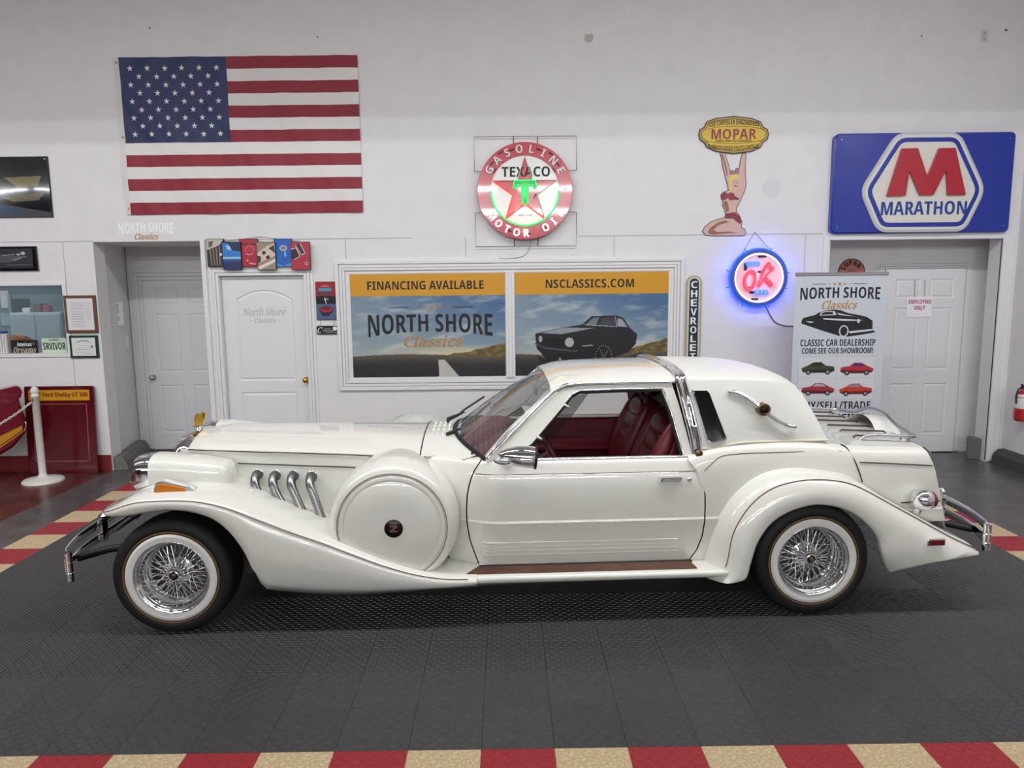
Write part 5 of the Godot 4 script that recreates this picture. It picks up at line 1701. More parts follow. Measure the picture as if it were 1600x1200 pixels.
func car_sides() -> void:
	for s in [1.0, -1.0]:
		# door skin
		var h := Shape.new()
		var rows := []
		for k in SIDE_DOOR.size():
			var y: float = SIDE_DOOR[k][1]
			var a := tab(DOOR_FRONT, y) + 0.004
			var b := tab(DOOR_REAR, y) - 0.004
			var row := []
			for j in 29:
				row.append(side_point(SIDE_DOOR, lerpf(a, b, j / 28.0), k, s))
			rows.append(row)
		var inn := []
		for p in rows[-1]:
			inn.append(Vector3(p.x, 0.905, s * 0.64))
		h.grid(rows, Vector3(0.5, 0.6, 0))
		h.grid([rows[-1], inn], Vector3(0.5, 0.6, 0), 1)
		var door := obj("door", h, M.paint, car)
		# ribs along the bottom of the door
		for y in [0.43, 0.405, 0.38, 0.355]:
			var r := Shape.new()
			var z0: float = s * (0.75 + lerpf(-0.006, 0.003, (y - 0.36) / 0.08))
			r.tube([Vector3(-0.09, y, z0 - s * 0.03), Vector3(-0.06, y, z0), Vector3(1.05, y, z0), Vector3(1.09, y, z0 - s * 0.03)], 0.006, 8)
			obj("rib", r, M.paint, door)
		# door handle: recess plate, chrome flap, lock
		var ha := Shape.new()
		ha.prism(rounded(-0.072, -0.028, 0.072, 0.028, 0.012), -0.004, 0.004, Transform3D(Basis(Vector3.UP, 0.0 if s > 0 else PI), Vector3(1.005, 0.788, s * 0.766)), 0.003)
		var hp := obj("door_handle", ha, M.paint, door)
		var hb := Shape.new()
		hb.box(Vector3(1.005, 0.79, s * 0.775), Vector3(0.118, 0.03, 0.016), 0.006)
		obj("flap", hb, M.chrome, hp)
		var hl := Shape.new()
		hl.lathe([Vector2(0.014, 0), Vector2(0.014, 0.008), Vector2(0.009, 0.01), Vector2(0, 0.009)], Transform3D(Basis(Vector3.RIGHT, s * PI / 2), Vector3(1.112, 0.79, s * 0.762)), 16)
		obj("door_lock", hl, M.chrome, door)
		# cowl side, between the spare wheel and the door
		var q := Shape.new()
		rows = []
		for k in SIDE_DOOR.size():
			var y: float = SIDE_DOOR[k][1]
			var b := tab(DOOR_FRONT, y) - 0.004
			var row := []
			for j in 13:
				row.append(side_point(SIDE_DOOR, lerpf(-0.447, b, j / 12.0), k, s))
			rows.append(row)
		q.grid(rows, Vector3(0, 0.6, 0))
		obj("front_quarter_panel", q, M.paint, car)
		# rear quarter to the tail
		var r2 := Shape.new()
		rows = []
		for k in SIDE_REAR.size():
			var y: float = SIDE_REAR[k][1]
			var a := tab(DOOR_REAR, minf(y, 0.93)) + 0.004
			if k > 9:
				a = lerpf(a, 1.13, 0.4)
			var row := []
			for j in 33:
				var t := j / 32.0
				var x := lerpf(a, 2.60 + (0.866 - y) * 0.27, t)
				var sp := side_point(SIDE_REAR, x, k, s, tab(TOP_REAR, x))
				sp.y = maxf(sp.y, lerpf(0.28, 0.47, smoothstep(1.35, 1.5, x)))
				row.append(sp)
			rows.append(row)
		r2.grid(rows, Vector3(1.7, 0.6, 0))
		obj("rear_quarter_panel", r2, M.paint, car)
		# dark shell behind the panel gaps
		var d := Shape.new()
		rows = []
		for y in [0.28, 0.6, 0.87]:
			var row := []
			for x in [-0.44, -0.2, 0.0, 0.5, 1.3]:
				row.append(Vector3(x, y, s * (tab(HALF_W, x) - 0.055)))
			rows.append(row)
		d.grid(rows, Vector3(0.5, 0.6, 0))
		obj("inner_panel", d, M.under, car)

func car_nose() -> void:
	# engine side panels
	for s in [1.0, -1.0]:
		var h := Shape.new()
		var rows := []
		for k in 7:
			var row := []
			for j in 17:
				var x := lerpf(-1.93, -0.447, j / 16.0)
				var top := tab(HOOD_EDGE, x) - 0.006
				var y := lerpf(0.3, top, k / 6.0)
				row.append(Vector3(x, y, s * (tab(HALF_W, x) + (0.0 if k < 6 else -0.004))))
			rows.append(row)
		h.grid(rows, Vector3(-1.0, 0.6, 0))
		var p := obj("engine_side_panel", h, M.paint, car)
		var g := Shape.new()
		var path := []
		for j in 9:
			var x := lerpf(-1.57, -0.62, j / 8.0)
			path.append(Vector3(x, lerpf(0.85, 0.826, j / 8.0), s * (tab(HALF_W, x) + 0.001)))
		g.tube(path, 0.0035, 6)
		obj("panel_line", g, M.gap, p)
	# hood
	var hd := Shape.new()
	var rows := []
	for j in 25:
		var x := lerpf(-1.905, -0.454, j / 24.0)
		var w := tab(HALF_W, x)
		var e := tab(HOOD_EDGE, x)
		var round_front := 0.03 * (1.0 - smoothstep(-1.905, -1.8, x))
		var row := []
		for k in 25:
			var v := lerpf(-1.0, 1.0, k / 24.0)
			var av := absf(v)
			var y := e + 0.062 * (1.0 - av ** 2.2) - round_front * (0.4 + av)
			if av > 0.9:
				y -= 0.012 * ((av - 0.9) / 0.1) ** 2
			row.append(Vector3(x, y, v * w))
		rows.append(row)
	hd.grid(rows, Vector3(-1.2, 0, 0))
	var hood := obj("hood", hd, M.paint, car)
	for s in [1.0, -1.0]:
		var g := Shape.new()
		var path := []
		for j in 13:
			var x := lerpf(-1.88, -0.47, j / 12.0)
			path.append(Vector3(x, tab(HOOD_EDGE, x) - 0.012, s * (tab(HALF_W, x) + 0.0005)))
		g.tube(path, 0.003, 6)
		obj("seam", g, M.gap, hood)
	# cowl between hood and windscreen, with moulded louvre studs
	var co := Shape.new()
	rows = []
	for j in 9:
		var row := []
		for k in 25:
			var v := lerpf(-1.0, 1.0, k / 24.0)
			var xb := -0.27 + 0.2 * v * v
			var x := lerpf(-0.446, xb, j / 8.0)
			var w := tab(HALF_W, x) - 0.055 * smoothstep(0.0, 0.3, j / 8.0)
			row.append(Vector3(x, tab(HOOD_EDGE, x) + 0.064 * (1.0 - absf(v) ** 2.2), v * w))
		rows.append(row)
	co.grid(rows, Vector3(-0.3, 0, 0))
	var cowl := obj("cowl", co, M.paint, car)
	var gp := Shape.new()
	var gpath := []
	for k in 25:
		var v := lerpf(-1.0, 1.0, k / 24.0)
		gpath.append(Vector3(-0.45, tab(HOOD_EDGE, -0.45) + 0.063 * (1.0 - absf(v) ** 2.2) + 0.0005, v * 0.552))
	gp.tube(gpath, 0.0038, 6)
	obj("seam", gp, M.gap, cowl)
	for i in 6:
		for k in 4:
			var x := -0.40 + i * 0.034
			var z := 0.16 - k * 0.125
			var u := Shape.new()
			var y0 := tab(HOOD_EDGE, x) + 0.06 * (1.0 - absf(z / 0.56) ** 2.2)
			u.ball(Vector3(x, y0, z), Vector3(0.012, 0.016, 0.042), 10, 6)
			obj("louver", u, M.paint, cowl)
	# grille: chrome shell with upright bars
	var gs := Shape.new()
	rows = []
	for q in [[-1.90, 0.0], [-1.915, 0.012], [-1.95, 0.016], [-1.985, 0.01], [-2.0, -0.004], [-2.002, -0.03], [-1.985, -0.034]]:
		var row := []
		for k in 33:
			var a := PI * k / 32.0
			var cx := cos(a)
			var cy := sin(a)
			var yy := 0.42 + 0.55 * (absf(cy) ** 0.36)
			row.append(Vector3(q[0] - 0.03 * (1.0 - (yy - 0.42) / 0.55), yy + q[1], signf(cx) * (absf(cx) ** 0.5) * (0.335 + q[1])))
		rows.append(row)
	gs.grid(rows, Vector3(-1.9, 0.6, 0))
	var gr := obj("grille", gs, M.chrome, car)
	var gb := Shape.new()
	gb.prism(rounded(-0.3, 0.42, 0.3, 0.93, 0.12), -0.006, 0.0, Transform3D(Basis(Vector3.UP, -PI / 2), Vector3(-1.955, 0, 0)))
	obj("backing", gb, M.under, gr)
	for k in 17:
		var b := Shape.new()
		var z := lerpf(-0.27, 0.27, k / 16.0)
		b.box(Vector3(-1.975, 0.68, z), Vector3(0.03, 0.48, 0.008), 0.003)
		obj("grille_bar", b, M.chrome, gr)
	# winged ornament on the grille shell
	var ob := Shape.new()
	ob.lathe([Vector2(0.035, 0.0), Vector2(0.03, 0.008), Vector2(0.012, 0.022), Vector2(0.008, 0.045), Vector2(0, 0.05)], Transform3D(Basis(), Vector3(-1.945, 0.975, 0)), 16)
	var orn := obj("hood_ornament", ob, M.chrome, car)
	for s in [1.0, -1.0]:
		var wing := Shape.new()
		wing.prism(pv([-0.012, 0.0, 0.022, 0.004, 0.05, 0.05, 0.056, 0.085, 0.036, 0.094, 0.012, 0.075, -0.012, 0.078, -0.02, 0.04]), -0.004, 0.004, Transform3D(Basis(Vector3.UP, s * 0.35), Vector3(-1.948, 1.012, s * 0.014)), 0.002)
		obj("wing", wing, M.gold, orn)
	var bd := Shape.new()
	bd.ball(Vector3(-1.952, 1.016, 0), Vector3(0.02, 0.013, 0.012), 12, 8, Basis(Vector3.BACK, 0.5))
	bd.ball(Vector3(-1.976, 1.012, 0), Vector3(0.009, 0.008, 0.008), 10, 6)
	obj("bird", bd, M.gold, orn)
	# headlamp pods standing on the front fenders
	for s in [1.0, -1.0]:
		var pd := Shape.new()
		rows = []
		for q in [[-1.995, 0.108, 0.13], [-1.9, 0.106, 0.13], [-1.75, 0.102, 0.126], [-1.64, 0.095, 0.118], [-1.585, 0.085, 0.106], [-1.56, 0.06, 0.075], [-1.552, 0.02, 0.03], [-1.551, 0.001, 0.001]]:
			rows.append(pod_ring(q[0], q[1], q[2], s, 0.845 - 0.03 * smoothstep(-2.0, -1.55, q[0])))
		pd.grid(rows, Vector3(-1.8, 0.835, s * 0.53), 0, true)
		var pod := obj("headlight_pod", pd, M.paint, car)
		var be := Shape.new()
		rows = []
		for q in [[-1.993, 0.104, 0.126], [-2.0, 0.108, 0.13], [-2.05, 0.106, 0.128], [-2.085, 0.1, 0.122], [-2.098, 0.09, 0.112], [-2.09, 0.08, 0.1], [-2.06, 0.078, 0.098]]:
			rows.append(pod_ring(q[0], q[1], q[2], s, 0.842))
		be.grid(rows, Vector3(-2.02, 0.84, s * 0.53), 0, true)
		obj("bezel", be, M.chrome, pod)
		var le := Shape.new()
		var ring := pod_ring(-2.063, 0.079, 0.099, s, 0.842)
		var cc := []
		for p in ring:
			cc.append(Vector3(-2.085, 0.842, s * 0.53))
		le.grid([ring, cc], Vector3(-1.9, 0.84, s * 0.53), 0, true)
		obj("headlight_lens", le, mat(rgb(200, 205, 208), 0.08, 0.3, 0.8), pod)
		# amber turn signal in a chrome teardrop on the fender
		var ts := Shape.new()
		ts.prism(pv([-0.108, 0.0, 0.104, 0.006, 0.112, 0.016, 0.08, 0.034, -0.06, 0.068, -0.09, 0.062, -0.104, 0.03]), -0.03, 0.03, Transform3D(Basis(), Vector3(-1.795, 0.785, s * 0.775)), 0.008)
		var sg := obj("turn_signal", ts, M.chrome, car)
		var tl := Shape.new()
		tl.prism(pv([-0.1, 0.004, 0.072, 0.01, 0.06, 0.03, -0.056, 0.054, -0.082, 0.05, -0.094, 0.026]), -0.0, 0.036, Transform3D(Basis(), Vector3(-1.797, 0.786, s * 0.775 if s > 0 else -0.811)), 0.004)
		obj("lens", tl, M.amber, sg)

func pod_ring(x: float, ry: float, rz: float, s: float, yc: float) -> Array:
	var row := []
	for k in 28:
		var a := TAU * k / 28
		var c := cos(a)
		var d := sin(a)
		row.append(Vector3(x, yc + signf(d) * absf(d) ** 0.72 * ry, s * 0.53 + signf(c) * absf(c) ** 0.72 * rz))
	return row

func car_fenders() -> void:
	for s in [1.0, -1.0]:
		# sweeping front fender
		var h := Shape.new()
		var rows := []
		var xs := []
		for j in 73:
			xs.append(lerpf(-2.23, -0.12, j / 72.0))
		for x in xs:
			var lo := tab(FENDER_LOW, x)
			var cr := tab(FENDER_CREASE, x)
			var bv := clampf(tab(FENDER_BEVEL, x), lo + 0.004, cr - 0.006)
			var zo := tab(FENDER_OUT, x)
			var zi := minf(tab(HALF_W, x) - 0.015, zo - 0.06)
			var crown := 0.03 * smoothstep(-2.23, -2.0, x) * (1.0 - smoothstep(-0.9, -0.3, x))
			var tuck := 0.05 * smoothstep(-1.4, -1.2, x) + 0.012
			rows.append([Vector3(x, lo + 0.012, s * (zo - tuck - 0.03)), Vector3(x, lo, s * (zo - tuck)), Vector3(x, lerpf(lo, bv, 0.5), s * (zo - tuck * 0.45)), Vector3(x, bv, s * (zo + 0.004)), Vector3(x, lerpf(bv, cr, 0.35), s * (zo + 0.010)), Vector3(x, lerpf(bv, cr, 0.75), s * (zo + 0.007)), Vector3(x, cr, s * zo), Vector3(x, cr + crown * 0.3 + 0.006, s * (zo - 0.02)), Vector3(x, cr + crown * 0.8 + 0.008, s * lerpf(zo, zi, 0.28)), Vector3(x, cr + crown + 0.006, s * lerpf(zo, zi, 0.5)), Vector3(x, cr + crown * 0.7, s * lerpf(zo, zi, 0.75)), Vector3(x, cr + crown * 0.2, s * zi)])
		h.grid(rows, Vector3(-1.2, 0.3, s * 0.6))
		var fe := obj("front_fender", h, M.paint, car)
		var path := []
		for j in 60:
			var x := lerpf(-2.2, -0.17, j / 59.0)
			path.append(Vector3(x, tab(FENDER_CREASE, x) + 0.001, s * (tab(FENDER_OUT, x) + 0.0005)))
		var ps := Shape.new()
		ps.tube(path, 0.0024, 6)
		obj("pinstripe", ps, M.stripe, fe)
		var li := Shape.new()
		li.lathe([Vector2(0.395, -0.44), Vector2(0.395, -0.035)], Transform3D(Basis(Vector3.RIGHT, s * PI / 2), Vector3(-1.8, 0.33, s * 0.9)), 24, 0, 0.7 if s < 0 else PI + 0.7, PI - 0.7 if s < 0 else TAU - 0.7)
		obj("wheel_well", li, M.under, fe)
		# running board with dark wooden tread strips
		var rb := Shape.new()
		rows = []
		for j in 15:
			var x := lerpf(-0.125, 1.32, j / 14.0)
			rows.append([Vector3(x, 0.225, s * 0.80), Vector3(x, tab(FENDER_LOW, x), s * 0.845), Vector3(x, 0.245, s * 0.885), Vector3(x, tab(FENDER_BEVEL, x), s * 0.904), Vector3(x, 0.274, s * 0.905), Vector3(x, 0.284, s * 0.9), Vector3(x, 0.288, s * 0.885), Vector3(x, 0.289, s * 0.8), Vector3(x, 0.289, s * 0.70)])
		rb.grid(rows, Vector3(0.5, 0.25, s * 0.75))
		var board := obj("running_board", rb, M.paint, car)
		for k in 7:
			var t := Shape.new()
			var z := 0.764 + k * 0.0155
			t.box(Vector3(0.505 - k * 0.004, 0.292, s * z), Vector3(1.25 + k * 0.012, 0.008, 0.011), 0.003)
			obj("tread_strip", t, M.wood, board)
		var ed := Shape.new()
		ed.tube([Vector3(-0.11, 0.291, s * 0.756), Vector3(1.14, 0.291, s * 0.752)], 0.011, 8)
		obj("rubber_edge", ed, M.gap, board)
		# spare wheel cover sunk into the fender
		var sc := Shape.new()
		var ax := Transform3D(Basis(Vector3.RIGHT, s * PI / 2), Vector3(-0.588, 0.575, 0))
		sc.lathe([Vector2(0.355, 0.42), Vector2(0.368, 0.6), Vector2(0.372, 0.70), Vector2(0.368, 0.765), Vector2(0.355, 0.815), Vector2(0.335, 0.848), Vector2(0.318, 0.859), Vector2(0.309, 0.860)], ax, 64)
		sc.lathe([Vector2(0.309, 0.86), Vector2(0.305, 0.854), Vector2(0.300, 0.854), Vector2(0.296, 0.861)], ax, 64, 1)
		sc.lathe([Vector2(0.296, 0.861), Vector2(0.275, 0.868), Vector2(0.268, 0.866)], ax, 64, 2)
		sc.lathe([Vector2(0.268, 0.866), Vector2(0.26, 0.870), Vector2(0.14, 0.876), Vector2(0.0, 0.878)], ax, 64, 3)
		var cover := obj("spare_wheel_cover", sc, M.paint, car)
		var cs := Shape.new()
		var ring := []
		for k in 64:
			var a := TAU * k / 64
			ring.append(Vector3(-0.588 + cos(a) * 0.3075, 0.575 + sin(a) * 0.3075, s * 0.8605))
		cs.tube(ring, 0.002, 6, false, true)
		obj("pinstripe", cs, M.stripe, cover)
		var em := Shape.new()
		em.lathe([Vector2(0.052, 0.872), Vector2(0.052, 0.880), Vector2(0.048, 0.883), Vector2(0, 0.883)], Transform3D(Basis(Vector3.RIGHT, s * PI / 2), Vector3(-0.578, 0.575, 0)), 32)
		var eo := obj("emblem", em, M.emblem, cover)
		var zz := Shape.new()
		var xf := Transform3D(Basis(Vector3.UP, 0.0 if s > 0 else PI), Vector3(-0.578, 0.575, s * 0.884))
		zz.prism(pv([-0.02, 0.018, 0.021, 0.018, 0.021, 0.0115, -0.009, -0.0115, 0.021, -0.0115, 0.021, -0.018, -0.021, -0.018, -0.021, -0.0115, 0.009, 0.0115, -0.02, 0.0115]), -0.002, 0.001, xf)
		var bronze := mat(rgb(150, 112, 92), 0.35, 0.6)
		obj("letter", zz, bronze, eo)
		for k in 3:
			var dot := Shape.new()
			dot.prism(star(Vector2(-0.011 + 0.011 * k, 0.026), 0.005), -0.002, 0.001, xf)
			obj("star", dot, bronze, eo)
		# side exhaust pipes
		for k in 4:
			var xc: float = [-1.447, -1.337, -1.226, -1.112][k]
			var yc: float = [0.783, 0.78, 0.778, 0.774][k]
			var zb := tab(HALF_W, xc)
			var xe: float = [-1.375, -1.255, -1.135, -1.024][k]
			var ye := tab(FENDER_CREASE, xe) - 0.02
			var pts := through([Vector3(xc, yc, s * (zb - 0.02)), Vector3(xc, yc + 0.002, s * (zb + 0.04)), Vector3(xc + 0.006, yc - 0.03, s * (zb + 0.088)), Vector3(xc + 0.03, yc - 0.085, s * (zb + 0.11)), Vector3(xe, ye, s * (zb + 0.14))], 22)
			var rad := []
			for i in pts.size():
				rad.append(0.0245 if i < 14 else (0.0265 if i % 2 == 0 else 0.0222))
			var pi := Shape.new()
			pi.tube(pts, rad, 16)
			var po := obj("exhaust_pipe", pi, M.pipe, car)
			var col := Shape.new()
			col.lathe([Vector2(0.036, -0.004), Vector2(0.037, 0.004), Vector2(0.033, 0.009), Vector2(0.026, 0.006)], Transform3D(Basis(Vector3.RIGHT, s * PI / 2), Vector3(xc, yc, s * (zb + 0.002))), 24)
			obj("collar", col, M.chrome, po)
	# rear fenders: paired key points on the body line, the pinstripe and the lower edge
	var A := [[1.205, 0.20], [1.225, 0.36], [1.285, 0.56], [1.375, 0.70], [1.515, 0.805], [1.67, 0.842], [1.82, 0.834], [1.99, 0.805], [2.09, 0.770], [2.27, 0.655], [2.41, 0.578], [2.60, 0.47], [2.70, 0.42], [2.75, 0.396], [2.765, 0.382], [2.772, 0.37]]
	var P := [[1.262, 0.215], [1.305, 0.33], [1.335, 0.50], [1.418, 0.65], [1.529, 0.747], [1.66, 0.793], [1.80, 0.804], [1.951, 0.789], [2.07, 0.745], [2.25, 0.646], [2.39, 0.568], [2.585, 0.459], [2.69, 0.408], [2.742, 0.384], [2.758, 0.372], [2.77, 0.362]]
	var B := [[1.345, 0.226], [1.405, 0.245], [1.43, 0.335], [1.465, 0.455], [1.535, 0.562], [1.64, 0.632], [1.77, 0.667], [1.89, 0.658], [2.0, 0.617], [2.096, 0.542], [2.166, 0.455], [2.197, 0.361], [2.25, 0.262], [2.30, 0.240], [2.52, 0.289], [2.727, 0.336]]
	for s in [1.0, -1.0]:
		var la := []
		var lm := []
		var lp := []
		var lq := []
		var lb := []
		var lc := []
		var le := []
		for i in A.size():
			var a := Vector2(A[i][0], A[i][1])
			var p := Vector2(P[i][0], P[i][1])
			var b := Vector2(B[i][0], B[i][1])
			var tail := smoothstep(9.0, 12.0, float(i))
			la.append(Vector3(a.x, a.y, s * lerpf(0.735, 0.66, tail)))
			lm.append(Vector3(lerpf(a.x, p.x, 0.3), lerpf(a.y, p.y, 0.2), s * lerpf(0.80, 0.80, tail)))
			lp.append(Vector3(p.x, p.y, s * lerpf(0.885, 0.895, tail)))
			lq.append(Vector3(lerpf(p.x, b.x, 0.4), lerpf(p.y, b.y, 0.4), s * 0.921))
			var bev := smoothstep(11.0, 12.5, float(i))
			lc.append(Vector3(lerpf(p.x, b.x, lerpf(0.85, 0.7, bev)), lerpf(p.y, b.y, lerpf(0.9, 0.55, bev)), s * lerpf(0.929, 0.918, bev)))
			lb.append(Vector3(b.x, b.y, s * lerpf(0.92, 0.875, bev)))
			le.append(Vector3(b.x, b.y, s * lerpf(0.86, 0.80, bev)) + Vector3(0, 0.01, 0))
		var cols := []
		for l in [la, lm, lp, lq, lc, lb, le]:
			cols.append(through(l, 5))
		var h := Shape.new()
		h.grid(cols, Vector3(1.85, 0.4, s * 0.5))
		# blunt tail end
		var tip := []
		for c in cols:
			tip.append(c[-1])
		var mid := Vector3.ZERO
		for q in tip:
			mid += q / tip.size()
		for i in tip.size() - 1:
			h.tri(tip[i], tip[i + 1], mid, Vector3(1, 0, 0))
		var fe := obj("rear_fender", h, M.paint, car)
		var ps := Shape.new()
		var pl := []
		for i in cols[2].size():
			pl.append(cols[2][i] + Vector3(0, 0.0015, s * 0.001))
		ps.tube(pl.slice(4), 0.0024, 6)
		obj("pinstripe", ps, M.stripe, fe)
		var li := Shape.new()
		li.lathe([Vector2(0.372, -0.42), Vector2(0.372, -0.02)], Transform3D(Basis(Vector3.RIGHT, s * PI / 2), Vector3(1.8, 0.325, s * 0.9)), 24, 0, 0.7 if s < 0 else PI + 0.7, PI - 0.7 if s < 0 else TAU - 0.7)
		obj("wheel_well", li, M.under, fe)
		var mk := Shape.new()
		mk.prism(rounded(-0.052, -0.02, 0.052, 0.02, 0.006), -0.012, 0.008, Transform3D(Basis(Vector3.UP, 0.0 if s > 0 else PI), Vector3(2.497, 0.432, s * 0.92)), 0.003)
		var mo := obj("side_marker", mk, M.chrome, fe)
		var ml := Shape.new()
		ml.prism(rounded(-0.044, -0.015, 0.044, 0.015, 0.004), 0.0, 0.0115, Transform3D(Basis(Vector3.UP, 0.0 if s > 0 else PI), Vector3(2.497, 0.432, s * 0.92)), 0.002)
		obj("lens", ml, M.red_lens, mo)

const ROOF_CROWN := [0.33, 1.342, 0.42, 1.368, 0.58, 1.386, 0.8, 1.395, 1.0, 1.398, 1.13, 1.397, 1.45, 1.388, 1.62, 1.376, 1.74, 1.357, 1.82, 1.318, 1.86, 1.27]
const ROOF_EDGE := [0.33, 1.282, 0.36, 1.294, 0.45, 1.322, 0.6, 1.329, 1.1, 1.33, 1.5, 1.325, 1.66, 1.312, 1.76, 1.288, 1.83, 1.255, 1.86, 1.23]

func roof_row(x: float, lift := 0.0, down := false) -> Array:
	var c := tab(ROOF_CROWN, x) + lift
	var e := tab(ROOF_EDGE, x) + lift
	var zw := 0.565 + 0.01 * smoothstep(0.3, 1.2, x) - 0.05 * smoothstep(1.6, 1.86, x)
	var row := []
	var half := []
	for q in [[1.0, 0.0], [0.985, 0.24], [0.93, 0.46], [0.82, 0.66], [0.65, 0.82], [0.4, 0.94], [0.0, 1.0]]:
		half.append(Vector3(x, lerpf(e, c, q[1]), q[0] * (zw + lift)))
	if down:
		var t := smoothstep(1.13, 1.86, x)
		for k in 7:
			var v := k / 7.0
			var yb := lerpf(0.953, 0.985, smoothstep(1.13, 1.4, x))
			var xx := x + lerpf(0.075, 0.1, t) * (1.0 - v)
			row.append(Vector3(xx, lerpf(yb, e, v), lerpf(0.695 - 0.02 * t, zw + lift + 0.001, v) + 0.012 * sin(v * PI)))
	row.append_array(half)
	var out := row.duplicate()
	for i in range(row.size() - 2, -1, -1):
		out.append(Vector3(row[i].x, row[i].y, -row[i].z))
	return out

# the slanted plane of the side glass
func glass_z(y: float) -> float:
	return 0.712 - (y - 0.89) * 0.33

func frame_strip(h: Shape, outer: Array, inner: Array, s: float, t: float, inside: Vector3) -> void:
	# a flat frame between two outlines, with thickness t
	var f := [[], []]
	var b := [[], []]
	for k in 2:
		for q in (outer if k == 0 else inner):
			f[k].append(Vector3(q[0], q[1], s * glass_z(q[1])))
			b[k].append(Vector3(q[0], q[1], s * (glass_z(q[1]) - t)))
	h.grid([f[0], f[1]], inside, 0)
	h.grid([f[1], b[1]], Vector3(0.6, 5.0, 0), 1)
	h.grid([b[1], b[0]], Vector3(0.6, 1.0, s * 5.0), 2)

